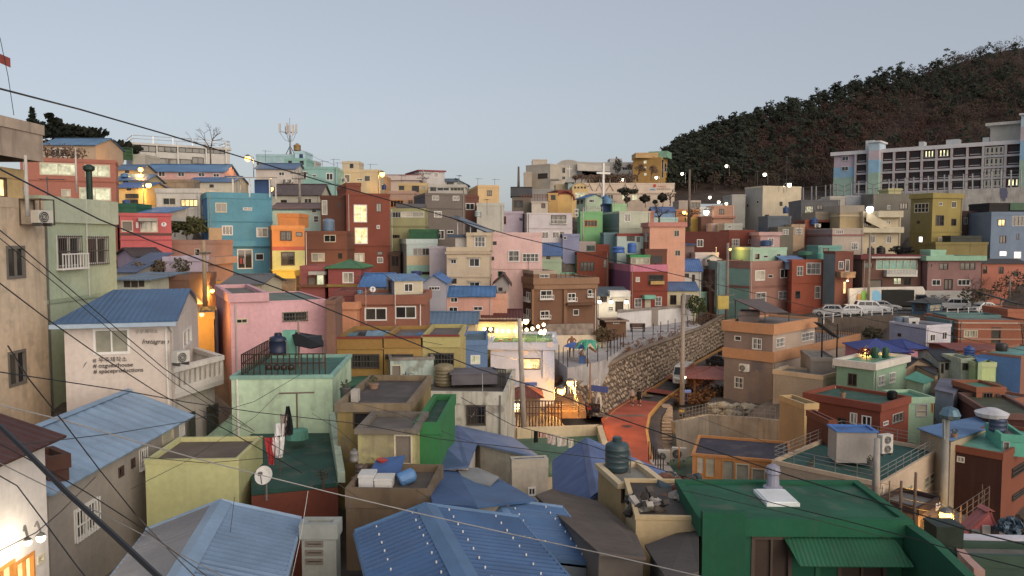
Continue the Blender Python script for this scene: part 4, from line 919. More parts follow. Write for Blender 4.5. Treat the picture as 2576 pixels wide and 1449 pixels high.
for i,(xx,yb,yt,YY)in enumerate(((1480,1240,1020,131),(1790,1250,1010,133),(1590,1050,880,178))):
    twig_tree(['wide bare tree above the grey green corner house','bare tree around the tall brown utility pole','bare tree at right end of church hall'][i],P(xx,yb,YY),P(xx,yt,YY).z-P(xx,yb,YY).z,0.85,c('4a3a32'),50+i,5,0.2)
rnd=random.Random(5); mb=MB()
for k in range(16):
    xx=790+k*27; p_=P(xx,790+rnd.uniform(-12,12),200); leaf_cloud(mb,p_,2.6,2.6,1.0+0.6*rnd.random(),110,0.25,rnd)
g=mb.obj('hedge_bank','leaf',c('5a4636')); tag(g,'brown winter brush on the bank behind church hall','brush',kind='stuff')
t=bush('dark conical conifer between curved hall and mustard tower',P(1065,770,205),1.3,2.3,c('3a352c'),61,400,0.2,trunk=0.5,name='conifer',cat='tree')
# ================================================================ upper right: school, wall, hillside houses
zone(3072,400)
# the school: one long block, storeys of brick panels between white bands and piers
A=P(885,545,222); B=P(2620,338,196); L=(B-A).to_2d().length; ang=math.atan2(B.y-A.y,B.x-A.x)
zt=A.z; zroof2=B.z; zb=P(885,870,222).z
sch=empty('school',(A.x,A.y,zb),ang); tag(sch,'long four storey brick school with white bands and pastel stair towers','school')
Hh=zt-zb; st=Hh/3.25
m=MB(); m.box(0,0,-3,L,12,Hh-0.1); m.obj('wall','plaster',c('4a2823'),sch)
m=MB(); m.box(-6.8,-0.5,Hh-0.1,L,13,Hh+0.9); m.obj('roof_edge','plaster',c('c4bdbb'),sch)
m=MB(); m.box(-6.0,0.3,-3,-0.02,12,Hh-0.12); m.obj('end_wall','plaster',c('b09aa3'),sch)
for k,(a_,b_,col)in enumerate(((0.30,0.62,c('7fa5bd')),(-0.3,0.30,c('8ea896')))): m=MB(); m.box(-6.05,0.25,Hh*a_,0,12.05,Hh*b_-0.02); m.obj('paint_band','plaster',col,sch)
for z_ in (0.82,0.5):
    m=MB(); m.box(-3.8,0.1,Hh*z_,-2.0,0.24,Hh*z_+1.3); w_=m.obj('window','paint',WHITE,sch)
    for q in (0,1): m=MB(); m.box(-3.65+q*0.85,0.06,Hh*z_+0.15,-2.95+q*0.85,0.12,Hh*z_+1.15); m.obj('pane','glass',DARKP[0],w_)
for k in range(4):
    z=Hh-st*(k+1)
    m=MB(); m.box(0,-0.35,z-0.3,L,0,z+0.26); m.obj('floor_band','plaster',c('aaa3a2'),sch)
def ux(px):                                # distance along the front of a column seen at px
    r=ray(px,600).x; d=Vector((math.cos(ang),math.sin(ang))); return solve(A,d,r)
piers=[885,1005,1030,1145,1270,1408,1550,1695,1848,2005,2165,2390,2560]
for k,px in enumerate(piers):
    u=ux(px); m=MB(); m.box(u-0.27,-0.42,-2,u+0.27,0,Hh-0.12); m.obj('pier','plaster',c('aaa3a1'),sch)
for i in range(len(piers)-1):
    u0,u1=ux(piers[i])+0.5,ux(piers[i+1])-0.5
    if piers[i]in (1030,2560): continue
    grid=piers[i]==2165
    for k in range(4):
        z1=Hh-st*k-(0.5 if k==0 else 0.55); z0=z1-st*0.52
        if grid:
            m=MB(); m.box(u0-0.1,-0.3,z1-st+0.9,u1+0.1,-0.02,z1+0.1); m.obj('stair_screen','plaster',c('a9a193'),sch)
            for q in range(4):
                for v in range(2):
                    ww=(u1-u0)/4; m=MB(); m.box(u0+q*ww+0.3,-0.34,z1-1.3-v*1.5,u0+(q+1)*ww-0.3,-0.295,z1-0.2-v*1.5); m.obj('screen_opening','glass',(0.02,0.018,0.018,1),sch)
            continue
        if u1-u0<2.0: n=1
        else: n=5
        m=MB(); m.box(u0+0.1,-0.2,z0-0.18,u1-0.1,-0.02,z0); w_=m.obj('window_sill','paint',c('a8a2a0'),sch)
        lit=(k==0 and piers[i]in (1550,1695))or (k==3 and piers[i]in (2390,))
        for q in range(n):
            ww=(u1-u0-0.6)/n; m=MB(); m.box(u0+0.3+q*ww+0.06,-0.12,z0+0.003,u0+0.3+(q+1)*ww-0.06,-0.03,z1)
            if lit and q%2==0: m.obj('window','lit_pane',(0.75,0.72,0.42,1),sch)
            else: m.obj('window','plastic',(0.03,0.032,0.037,1),sch)
for px,wd_,top in ((1035,1140,440),(2545,2640,165)):
    u0,u1=ux(px),ux(wd_); q=P(px,top,A.y+(u0)*math.sin(ang)); hz=q.z-zb
    for k,(f0,f1,col)in enumerate(((0.82,1,c('a4b5bd')),(0.6,0.82,c('b3a0a4')),(0.3,0.6,c('82a8bf')),(-0.3,0.3,c('93ac97')))):
        m=MB(); m.box(u0,-2.2,max(-3,hz*f0),u1,4,hz*f1-0.003); m.obj('stair_tower','plaster',col,sch)
    m=MB(); m.box(u0-0.4,-2.6,hz,u1+0.4,4.4,hz+0.45); m.obj('tower_cap','plaster',c('c4bdbb'),sch)
u0,u1=ux(2205),ux(2545); m=MB(); m.box(u0,3,Hh+0.9,u1,10,Hh+5.2); m.obj('roof_room','plaster',c('aaa394'),sch)
m=MB(); m.box(u0-1,2,Hh+5.2,u1,11,Hh+5.9); m.obj('room_roof','plaster',c('bab2a4'),sch)
for px,wpx,hgt in ((945,85,3.0),(1485,50,1.6),(1760,120,1.6),(2130,60,1.5)):
    u0=ux(px); m=MB(); m.box(u0,3,Hh+0.88,u0+wpx*0.025,6,Hh+0.9+hgt); m.obj('roof_unit','paint',c('a5a5a2'),sch)
TP.append((A.x,A.y,zb-2)); TP.append((B.x,B.y,zb-2)); TP.append((B.x,B.y+14,zb-2)); TP.append((A.x,A.y+14,zb-2))
# sports ground wall with painted figure, net posts
wl=ribbon_wall('retaining_wall','long pale grey retaining wall below school yard',[P(760,968,176),P(1300,945,172),P(1960,905,166),P(2640,868,160)],[P(760,1250,176),P(1300,1250,172),P(1960,1250,166),P(2640,1250,160)],1.0,c('a49c92'))
for q in ((760,968,176),(1300,945,172),(1960,905,166),(2640,868,160)):
    p_=P(*q); TP.append((p_.x,p_.y+1.5,p_.z-0.3)); TP.append((p_.x,p_.y+12,p_.z-0.3)); p2=P(q[0],1230,q[2]); TP.append((p2.x,p2.y-1,p2.z))
o=P(2380,960,162.3); m=MB(); m.box(-0.8,-0.12,0.3,0.75,-0.03,1.5); m.box(-0.6,-0.14,-0.5,0.5,-0.03,0.3); m.box(-0.35,-0.13,-1.1,0.2,-0.03,-0.5)
tag(m.obj('wall_banner','paint',c('54536b'),None,mat_at(o,math.atan2(-6,12))),'dark blue painted panel hung on pale retaining wall','banner')
nf=empty('net_fence',P(340,975,180)); tag(nf,'row of tall steel posts with dark ball net before the school','fence'); o=P(340,975,180)
posts=[(355,880,990),(440,870,985),(485,868,982),(580,855,980),(630,848,975),(658,846,975),(698,842,972),(768,870,970),(838,830,965),(912,825,960),(988,820,950),(1062,850,945),(1218,795,930),(1298,795,930),(1378,785,925),(1465,775,920),(1612,765,915),(1775,752,905),(1820,755,905),(1968,745,900),(2058,740,895),(2150,725,890),(2250,715,885),(2345,705,880),(2445,705,875),(2545,700,870)]
tops=[]
for i,(xx,a_,b_)in enumerate(posts):
    YY=180-18*i/25; p0,p1=P(xx,b_,YY)-o,P(xx,a_,YY)-o; tops.append((p0,p1)); m=MB(); m.tube([p0-Vector((0,0,1)),p1],0.16,6); m.obj('post','metal',c('8a8683'),nf)
m=MB()
for k in (0.95,0.5): m.tube([t0.lerp(t1,k)for t0,t1 in tops],0.05,4)
m.obj('cable','metal',c('5a5654'),nf)
# houses in front of the wall
H('slate_house','dark slate house with tall lit window strip',140,335,725,1005,1230,c('5f5d5e'),dep=8,a=-4,w='370 1065 455 1165 kl5; 490 1055 555 1110 k2',pb=1020,rcol=c('55585c'))
H('small_grey_roof_room','small cream and grey roof room on the slate house',143,625,775,968,1050,c('a59b8d'),dep=4,ext=0.5,ground=False)
H('pale_long_house','long pale grey house below the wall with one window',150,775,1062,960,1060,c('8e8e93'),dep=6,w='1005 1010 1040 1050 k1')
H('olive_grey_house','olive grey house with pale roof hut and white windows',146,1460,1060,945,1330,c('706a5e'),a=-3,dep=8,w='1200 1060 1230 1100 w2; 1325 1035 1408 1100 k3; 1185 905 1210 945 w2',pb=965)
H('yellow_roof_hut','pale yellow hut on roof of olive grey house',148,1215,1340,890,960,c('a79f6e'),dep=4,po=0.2,ext=0.3,ground=False,cat='shed')
H('khaki_low_house','low khaki house with long roof edge',132,480,730,1125,1230,c('8e7f6a'),dep=6,w='')
tn=H('tan_stair_house','tan three storey house left of outside staircase',128,728,968,1060,1350,c('a58c62'),dep=7,bands=((1158,1172,0.12,c('b5a284')),),pb=1140,pcol=c('8f8271'))
cs=H('cream_stair_house','cream house with diagonal outside stair and white balconies',127,962,1340,1120,1520,c('b7a583'),a=-2,dep=7,pb=1175,po=0.1,w='1140 1215 1235 1278 w4; 1015 1365 1078 1440 w2; 1190 1365 1245 1440 w2; 965 1185 1040 1275 k3',pcol=c('bba98a'))
u0,z0=cs.front(970,1120); u1,z1=cs.front(1215,1330); m=MB(); m.add([(u0,-0.9,z0),(u0,-0.7,z0),(u0,-0.9,z0-1.6),(u0,-0.7,z0-1.6),(u1,-0.9,z1+1.2),(u1,-0.7,z1+1.2),(u1,-0.9,z1-0.2),(u1,-0.7,z1-0.2)],[(0,4,6,2),(1,3,7,5),(0,1,5,4),(2,6,7,3),(0,2,3,1),(4,5,7,6)]); m.obj('stair_wall','plaster',c('b9a888'),cs.root)
cs.part('balcony',1120,1115,1362,1180,-1.2,0,c('b9aa8c')); cs.part('balcony',962,1290,1368,1335,-1.2,0,c('b9aa8c'))
bb=cs.part('balustrade',1185,1278,1368,1288,-1.2,-1.05,c('bcae92'))
for k in range(14): cs.part('baluster',1190+k*13,1286,1195+k*13,1306,-1.18,-1.08,c('bcae92'))
lamp('bright white twin lamp at top of outside staircase',1025,1100,125,0.55,(1,0.97,0.92),500,arm=0.8)
lamp('white lamp on mast above the pale grey block house',215,855,150,0.4,COOL,150,pole=920,arm=1.0,side=-1)
antenna('tall mast aerial on the pale grey block house',185,560,910,135,5,1.6)
antenna('shorter curved aerial beside the tall mast aerial',108,745,910,134,3,0.8)
tank('blue tank behind the cream street front of grey block',160,1065,218,1140,140,c('2f456f')); tank('blue tank on red brick roof box',443,1180,512,1258,131,c('31507f'))
aircon('white air conditioner in front of blue tank',470,1245,528,1285,130)
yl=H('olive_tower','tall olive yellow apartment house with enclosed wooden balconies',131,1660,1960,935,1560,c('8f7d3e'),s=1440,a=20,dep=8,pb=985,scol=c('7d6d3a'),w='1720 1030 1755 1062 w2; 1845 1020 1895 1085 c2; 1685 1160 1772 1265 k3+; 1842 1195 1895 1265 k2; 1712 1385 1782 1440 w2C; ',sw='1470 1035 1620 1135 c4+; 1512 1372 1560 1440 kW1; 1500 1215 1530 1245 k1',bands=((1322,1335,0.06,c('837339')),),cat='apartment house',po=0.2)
H('olive_annex','olive annex with flat roof and dark storage box',126,1690,2210,1430,1560,c('80703f'),dep=5,po=0.1)
H('storage_box','dark green storage box on the olive annex roof',128,1840,2150,1365,1440,c('33382f'),dep=2.5,ext=0.3,m='tarp',cat='shed',ground=False)
H('dark_brick_house','dark brown brick house beside olive tower',136,1960,2232,1115,1420,c('40302e'),dep=7,w='1970 1185 2010 1250 a2; 2110 1190 2150 1245 a2')
gb2=H('blue_grey_house','blue grey house with yellow lit window at right',129,2250,2700,1125,1650,c('6c7b8e'),dep=7,a=-3,w='2312 1200 2388 1268 kL2; 2450 1165 2600 1270 a4; 2330 1365 2398 1440 k2; 2500 1345 2528 1370 k1; 2500 1380 2528 1405 k1; 2328 1522 2402 1570 wW2; 2472 1525 2548 1595 wW1',pb=1160)
H('green_roof_shed','dark shed with green sheet side above blue grey house',133,2230,2640,1035,1130,c('2f2a2a'),dep=6,ext=0.4,ground=False,cat='shed').part('green_sheet',2440,1035,2600,1110,-0.2,0,c('2a5c3c'),'roof_sheet')
lamp('orange and white street lamp pair under the retaining wall',2090,1080,150,0.4,WARMW,200,arm=0.8)
H('brick_roof_box','low red brick roof box with tank',132,372,722,1205,1300,c('8a4a38'),dep=5,ext=1)
H('grey_slab_house','blue grey slab house below the pale grey block',131,0,235,1165,1290,c('565d64'),dep=5,w='')
H('khaki_window_house','dull khaki house with barred white window',127,100,255,1275,1420,c('6b6455'),dep=5,w='148 1295 205 1355 wG2')
H('tan_barred_house','tan house with white barred window beside khaki house',128,238,370,1250,1420,c('a88a6c'),dep=5,w='275 1290 342 1350 wG3')
pk=H('mauve_house','long mauve grey house with arched windows and cream wall',123,650,962,1290,1900,c('a69484'),a=4,s=345,dep=8,scol=c('8e7a78'),w='680 1290 760 1350 w4; 835 1435 908 1505 wG3; 838 1600 908 1680 wG3; 835 1775 905 1850 wG3',pb=1305,bands=((1350,1366,0.15,c('8a5a54')),))
# ---- below them
zone(3072,900)
u=utility_pole('tall grey utility pole beside the parked cars',1008,75,800,111,0.17,(),col=c('857a6c'))
rf=H('balcony_house','brown house with dark red roof edge and long glazed balcony',118,955,1545,300,640,c('69483c'),dep=7,w='1085 350 1505 450 c6T; 1010 550 1150 635 bD1; 1260 530 1345 600 kl2; 1360 530 1440 610 k2; 965 380 1060 440 k2',pb=345,pcol=c('6e3434'),po=0.5,ext=1)
rf.part('balcony',1195,455,1505,520,-1.0,0,c('b9b2a6')); rf.part('roof_trim',1045,318,1540,335,-0.75,-0.51,c('b5aaa0'))
for k in range(20): rf.part('baluster',1200+k*15,452,1206+k*15,492,-1.08,-1.02,c('c2bcb2'))
for i,(a_,b_)in enumerate(((1015,1082),(1112,1195))): tank(['small black tank on the balcony house roof','larger black tank on the balcony house roof'][i],a_,215-i*6,b_,290,119,c('2c2524'))
bush('black tarp heap on balcony house roof',P(1345,290,119),2.0,0.6,c('2a2826'),9,200,0.3,name='tarp_heap',cat='heap')
gt=H('mauve_green_house','mauve brick house with mint green roof edge',116.5,1610,2150,310,665,c('85605a'),dep=7,pb=358,pcol=c('84a98b'),po=0.5,w='1720 385 1815 450 k2; 1930 380 2088 450 k3; 1648 550 1738 608 w2; 1908 548 2035 608 w3; 1770 545 1860 650 bD2; 1618 395 1650 418 k1')
H('','',117,1638,1790,250,330,c('8fb598'),dep=3,parent=gt,ext=0.2)
H('orange_low_house','low orange brick house on the slope at right',118,2155,2620,385,540,c('a8624a'),dep=6,w='2160 415 2205 490 k1; 2320 420 2372 490 k2; 2470 465 2518 515 k1',top='gx',yr=345,rcol=c('4f4542'))
H('brown_stepped_house','narrow brown and grey house with lit doorway',112,680,860,265,860,c('6f4033'),dep=6,s=560,a=10,scol=c('697473'),w='710 365 760 445 w2; 775 350 820 465 w1; 755 570 785 690 cL1',ext=0.8,pb=290)
H('brown_canopy','brown canopy over the lit doorway',110.5,735,880,470,530,c('8a6b50'),dep=1.5,ext=0,cat='canopy',ground=False)
lamp('white lamp under the brown doorway canopy',800,560,109.5,0.14,WARMW,160,arm=0.3)
H('teal_roof_room','teal green flat roof room with dark opening',121,510,740,205,330,c('6a9a8c'),dep=5,w='555 230 610 300 k1',ext=1.5)
tank('low green plastic tank beside teal roof room',500,280,575,345,119,c('4a8a78'),lid=False); tank('squat dark green tank on roof before teal room',330,262,470,310,120,c('2a5a42'),lid=False,ribs=1)
rb=H('orange_brick_house','orange red brick house with arched white window grille',116,245,605,350,840,c('98492f'),dep=7,s=195,a=4,w='290 415 352 510 wG2; 385 375 532 498 wG3; 275 665 325 740 k1; 470 615 528 740 w1G',top='flat',bands=((580,592,0.05,c('8a412a')),),rcol=c('5d6a80'))
H('blue_lean_roof','pale blue lean to roof on the orange brick house',117.5,190,385,372,420,c('7f92a8'),dep=4,top='shed',yr=315,rcol=c('5f86b4'),ext=0.4,ground=False,cat='shed')
mh=H('mauve_brick_house','mauve brown brick house with white windows and number plate',115,-180,235,365,830,c('8c6355'),dep=7,s=-512,a=30,scol=c('76998a'),w='120 440 212 535 w2; 102 662 200 750 wG2; -130 455 -30 560 w2C; -125 675 -20 790 wG2; 0 500 50 530 w1',pb=440,bands=((615,640,0.05,c('7d564a')),))
H('mint_flat_house','mint flat roofed room behind the mauve brown house',121,-175,190,225,400,c('98b397'),dep=5,s=-370,a=12,scol=c('6c9a8a'),w='-135 285 -80 350 c1; 85 290 130 350 c1; -45 305 0 330 w1')
tank('dark blue tank lying on the mint flat roofed room',-60,150,50,215,122,c('2c4468'),lid=False)
H('pink_edge_house','pink house with deep roof edge behind mint room',126,-75,120,70,240,c('b58f8a'),dep=5,pb=105,po=0.3,w='0 130 60 210 w2')
mur=ribbon_wall('mural_wall','long white wall painted with round heads and small fish',[P(820,640,111),P(1130,625,112),P(1560,620,114),P(1580,662,114.2),P(2060,662,111)],[P(820,920,111),P(1130,880,112),P(1560,860,114),P(1580,860,114.2),P(2060,850,111)],0.4,c('c2b7a8'),'plaster')
def wallpt(px,py): return P(px,py,111+(px-820)/740*3-0.3 if px<1560 else 114-(px-1580)/480*3-0.3)
for i,(xx,y0,y1,wdt,col)in enumerate(((915,690,760,35,c('c0863c')),(965,660,755,60,c('7fae3e')),(1082,655,780,112,c('6fa9c4')),(1198,648,790,105,c('2c2826')))):
    p0,p1=wallpt(xx,y1),wallpt(xx,y0); hh=p1.z-p0.z; w2=wdt/1983*0.25*111/2; m=MB()
    pts=[(w2*math.sin(q*math.pi/10-math.pi/2)*1.0,0,hh*(0.45+0.55*math.cos(q*math.pi/10-math.pi/2)))for q in range(11)]+[(w2*0.8,0,0),(-w2*0.8,0,0)]
    n=len(pts); m.add([(x_,-0.03,z_)for x_,_,z_ in pts]+[(x_,0.05,z_)for x_,_,z_ in pts],[tuple(range(n))[::-1],tuple(range(n,2*n))]+[(k,(k+1)%n,n+(k+1)%n,n+k)for k in range(n)])
    m.obj('painted_shape','paint',col,mur,Matrix.Translation(p0))
rn=random.Random(8)
for i in range(46):
    xx=rn.uniform(1360,1960); yy=690+rn.uniform(0,85)+(xx-1360)*0.02; p_=wallpt(xx,yy); m=MB(); s_=rn.uniform(0.12,0.24)
    m.box(-s_,-0.03,-0.07,s_,0.06,0.07); m.obj('painted_fish','paint',rn.choice([c('7a6a58'),c('5f6a70'),c('6a4a40')]),mur,Matrix.Translation(p_)@Matrix.Rotation(rn.uniform(-.4,.2),4,'Y'))
# parking deck
deckz=-10.2
dk=[G(480,960,deckz),G(1290,925,deckz),G(1800,925,deckz),G(2420,900,deckz),G(2420,845,deckz),G(1900,838,deckz),G(1100,840,deckz),G(560,870,deckz)]
m=MB(); m.prism([(p.x,p.y)for p in dk],deckz-0.4,deckz); o=m.obj('parking_deck','asphalt',c('4c4744')); tag(o,None,None,kind='structure')
for p in dk: TP.append((p.x,p.y+0.3,deckz-0.8))
rwl=ribbon_wall('parking_wall','stained concrete retaining wall under the parking lot',[G(480,960,deckz)+Vector((0,-.15,.3)),G(900,945,deckz)+Vector((0,-.15,.3)),G(1290,925,deckz)+Vector((0,-.15,.3)),G(1800,925,deckz)+Vector((0,-.15,.3))],
    [G(480,960,deckz)+Vector((0,-.15,-7)),G(900,945,deckz)+Vector((0,-.15,-7)),G(1290,925,deckz)+Vector((0,-.15,-7)),G(1800,925,deckz)+Vector((0,-.15,-7))],0.3,c('5e5044'))
pf=fence('white guard rail along the parking lot edge',[G(560,975,deckz),G(830,940,deckz),G(1250,918,deckz)],1.05,1.8,c('b9b3ac'),2,0.06)
fence('white guard rail right of the blue kiosk',[G(1800,915,deckz),G(2330,895,deckz)],1.0,1.8,c('b9b3ac'),2,0.05)
def carat(label,px,py,rz,col,kind,**kw): return car(label,G(px,py,deckz),rz,col,kind,**kw)
carat('silver hatchback at the left end of parking lot',600,915,165,c('a39d98'),'hatch'); carat('white sedan beside the silver hatchback',805,908,170,c('c5c1bd'),'sedan')
carat('white sport utility car in front of round head mural',1040,885,-12,c('c9c5c2'),'suv'); carat('silver sedan behind the white sport utility car',1160,862,-18,c('9b9793'),'sedan')
carat('white hatchback half hidden by utility pole',960,845,165,c('bfbab5'),'hatch'); carat('white car with open rear by the blue kiosk',1850,855,160,c('bdb8b3'),'suv'); carat('white sedan alone beyond the guard rail',2190,880,12,c('c4c0bc'),'sedan')
# covered truck
p0=G(1290,855,deckz); t=empty('covered_truck',p0,R(-25)); tag(t,'dark covered truck parked before the mural wall','truck')
m=MB(); m.box(-2.6,-1.05,0.75,2.2,1.05,2.9); m.obj('cargo_cover','tarp',c('2f2e28'),t)
m=MB(); m.box(-2.7,-1.0,0.5,4.2,1.0,0.74); m.obj('chassis','metal',BLACK,t)
m=MB(); m.add([(2.4,-0.95,0.74),(4.2,-0.95,0.74),(4.2,-0.95,1.4),(3.7,-0.95,2.3),(2.4,-0.95,2.3),(2.4,0.95,0.74),(4.2,0.95,0.74),(4.2,0.95,1.4),(3.7,0.95,2.3),(2.4,0.95,2.3)],[(0,1,2,3,4),(9,8,7,6,5),(0,5,6,1),(1,6,7,2),(2,7,8,3),(3,8,9,4),(4,9,5,0)]); cb_=m.obj('cab','gloss',c('262c36'),t)
m=MB(); m.quad((4.2,-0.85,1.42),(4.2,0.85,1.42),(3.74,0.85,2.22),(3.74,-0.85,2.22)); m.v=[(x+0.02,y,z)for x,y,z in m.v]; m.obj('windscreen','glass',(0.02,0.02,0.025,1),cb_)
m=MB(); m.box(2.7,-0.97,1.4,3.6,-0.955,2.1); m.obj('side_window','glass',(0.02,0.02,0.025,1),cb_)
for xx in (-1.7,3.3):
    for sg in (-1,1): m=MB(); m.lathe([(0.42,-0.13),(0.42,0.13)],16,xx,sg*0.88,0.42,Matrix.Rotation(R(90),3,'X')); m.obj('wheel','plastic',(0.012,0.012,0.012,1),t)
# kiosk
kz=G(1600,925,deckz); k_=H('blue_kiosk','blue grey attendant kiosk with hipped roof',kz.y-0.5,1610,1752,785,940,c('3f5f72'),s=1445,a=35,dep=3,top='hip',yr=735,rcol=c('4a4a48'),oh=0.6,w='1630 800 1735 865 c2C',sw='1480 800 1590 865 k3',ext=0.3,cat='kiosk',ground=False)
fence('dark blue rail around the attendant kiosk',[G(1300,922,deckz),G(1600,935,deckz),G(1800,915,deckz)],1.1,1.3,c('3d4f5e'),3,0.04)
# houses below the parking lot
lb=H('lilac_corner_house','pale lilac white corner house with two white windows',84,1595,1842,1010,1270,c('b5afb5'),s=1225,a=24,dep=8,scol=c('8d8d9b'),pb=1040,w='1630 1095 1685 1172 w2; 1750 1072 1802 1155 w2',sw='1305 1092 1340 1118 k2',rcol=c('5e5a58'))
tank('square grey tank on the lilac corner house',1288,925,1405,1000,88,c('5f6c78'),lid=False,ribs=1); H('white_roof_hut','white hut on the lilac corner house roof',87,1420,1520,935,1000,c('b5b0a8'),dep=2,w='1450 945 1485 998 k1',ext=0.5,ground=False,cat='shed')
bw=H('brick_strip_house','orange brick house with pale horizontal bands',86,1920,2640,955,1270,c('8f5237'),dep=8,a=-3,pb=980,w='1968 1060 2110 1130 cC5; 2245 1030 2345 1190 k1',bands=((1040,1056,0.05,c('a3806a')),(1140,1152,0.05,c('a3806a')),(978,990,0.06,c('b09a85'))),rcol=c('7d6f66'))
H('teal_side_wall','narrow teal wall house left of banded brick house',87,1835,1920,960,1200,c('5f7672'),dep=5,w='1840 1080 1860 1110 k1')
H('orange_top_house','orange upper room behind the banded brick house',92,2415,2640,845,960,c('9c5a3c'),dep=5,w='2360 870 2420 930 k1')
H('teal_awning_row','long low teal roofed sheds under the guard rail',90,1800,2340,905,960,c('55736f'),dep=3,ext=1,cat='shed')
# ================================================================ middle slope, left of the road
zone(1024,900)
pa=H('pale_blue_beige_house','pale blue and beige house with four pane window strip',88,1515,1825,140,520,c('a6b3ae'),dep=6,s=1440,a=8,pb=190,w='1580 230 1745 315 a4; 1660 470 1755 500 k1',lay=((310,c('b39f7c')),(405,c('7fa597'))),scol=c('7a7c79'))
H('lilac_stair_house','narrow lilac house with outside stair wall',86,1745,1918,215,520,c('9c939b'),dep=5,w='',pb=240)
H('dark_alley_house','dark narrow house front between olive house and pale house',91,1345,1450,270,520,c('4c3c33'),dep=4,w='1360 280 1440 420 k2')
cr3=H('cream_three_storey','cream three storey house with hooded barred windows',83,1918,2350,222,640,c('b5a083'),dep=7,w='1960 345 2015 390 wh2; 2145 335 2250 420 wh2; 1965 540 2018 590 k1; 2150 575 2250 630 wh2; 1965 600 2015 632 w2',bands=((268,292,0.18,c('a8937a')),(515,528,0.1,c('a8937a'))),pb=262)
H('','',83.4,2118,2368,75,225,c('b8a386'),dep=6,parent=cr3,w='2198 115 2308 225 wGh3',ext=0.3)
cr3.part('canopy',1925,95,2115,125,1.0,4.0,c('3d4f66'),'roof_sheet'); cr3.part('roof_wall',2005,125,2115,222,1.2,1.4,c('b0a79c'))
pk2=H('rose_house','pale rose three storey house with white grille windows',92,2366,2880,75,700,c('c9a29b'),dep=7,w='2538 255 2652 370 wG2; 2680 285 2845 370 wG4; 2375 165 2420 200 k1; 2370 320 2395 355 k1; 2435 465 2485 520 g1',bands=((440,447,0.05,c('b5918b')),),a=2)
mr=H('maroon_house','maroon red house with green hipped roof and yellow ledge',66,725,1057,432,700,c('8a423f'),dep=5,top='hip',yr=350,rcol=c('3f7a43'),oh=0.25,w='872 475 982 585 w2C',bands=((596,622,0.12,c('877036')),))
ml=H('maroon_wing','maroon flat wing with pale awning and lime door',66.5,445,690,410,700,c('8a4a47'),dep=5,pb=450,w='610 500 690 605 gl1; 520 520 600 610 kD1',bands=((600,625,0.25,c('6d4a34')),))
ml.part('awning',525,470,690,502,-0.9,0,c('b0aaa0'),'roof_sheet')
for k in range(9): ml.part('baluster',700+k*11,600,705+k*11,632,-0.3,-0.22,c('7d6a3c'))
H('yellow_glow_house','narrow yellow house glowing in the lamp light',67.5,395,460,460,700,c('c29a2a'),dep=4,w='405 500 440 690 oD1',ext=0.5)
H('blue_tile_house','small house under bright blue metal tile roof',63,1062,1320,615,700,c('a59d98'),dep=6,top='gx',yr=490,rcol=c('2f72b2'),pitch=0.45,w='1205 640 1290 670 w4')
cb=H('cream_roof_cabin','cream rooftop cabin with sloped blue roof on brown house',58.5,1392,1680,560,695,c('b8aa8e'),dep=3.5,s=1312,a=20,scol=c('88868c'),top='shed',yr=498,rcol=c('4f7ead'),oh=0.15,w='1492 588 1578 672 w2',sw='1335 560 1365 680 k1',ext=0.6,ground=False,cat='cabin')
H('grey_gable_house','grey gabled house with bright blue roof behind cream cabin',76,1680,1912,580,680,c('8f8a90'),dep=7,top='gy',yr=505,xr=1790,rcol=c('3a70b0'),w='1738 620 1850 655 w4',oh=0.2)
tank('dark blue tank lying above blue roofs beside pale house',1555,460,1660,508,84,c('2c3c6c'),lid=False)
bn=H('brown_window_house','brown house with two very large white sliding windows',55,1017,1690,705,1060,c('8a543f'),dep=6,a=2,pb=800,po=0.15,w='1095 832 1315 962 w2; 1402 815 1610 942 w2',rcol=c('6a5a50'))
for nm,xx in (('white downpipe down middle of brown window house',1400),('thin cable pipe down left of brown window house',1105)): wire(nm,[(xx,640,54.8),(xx+2,1000,54.7)],0.03 if xx>1300 else 0.015,col=c('c0b5a8'),name='downpipe')
dish('white satellite dish on the brown window house',1175,650,30,56,15); tank('small blue barrel on the brown window house',1012,655,1068,705,56.5,c('4d7590'),lid=False)
H('orange_wall_house','orange rendered house with deep plain parapet',54,782,1013,775,1100,c('c07d54'),dep=6,pb=848,po=0.15,w='785 880 838 972 w1',rcol=c('6b4038'))
H('maroon_shed','dark maroon shed and junk behind orange rendered house',57,780,1015,660,780,c('74403a'),dep=4,ext=0.8,cat='shed')
H('yellow_narrow_house','narrow yellow house with dark brown roof',77,1690,1860,735,900,c('b8915a'),dep=5,top='gx',yr=660,rcol=c('463230'),w='1710 820 1810 880 cK2')
sp_=H('salmon_tile_house','long salmon house under blue metal tile roof',77,1860,2385,712,900,c('c08a78'),dep=5,top='gx',yr=620,rcol=c('2f6fa8'),pitch=0.45,w='1958 728 2028 778 w2; 1942 825 2028 872 w2; 2190 820 2278 860 w2')
H('salmon_parapet_house','salmon block with peach side next to tile roof',77.5,2385,2528,690,900,c('c28c72'),dep=5,pb=750,w='')
H('grey_gable_shed','dark brown gabled shed beside the brown apartment house',82,2405,2545,580,860,c('8f857e'),dep=6,top='gy',yr=505,xr=2490,rcol=c('4a2f2a'),w='2440 630 2480 665 k1')
H('grey_blue_sheet_house','cream house under long grey blue sheet roof',69,1700,2205,985,1130,c('b5a27e'),dep=5,top='gx',yr=875,rcol=c('55728c'),pitch=0.4,w='2035 1040 2130 1100 c2C; 2030 985 2080 1010 k1')
hk=H('red_tile_house','cream lit house with dark red tiled eaves',76,2205,2640,950,1120,c('cdb580'),dep=5,top='gx',yr=850,rcol=c('5e2620'),pitch=0.3,w='2290 1028 2395 1085 k1',oh=0.5)
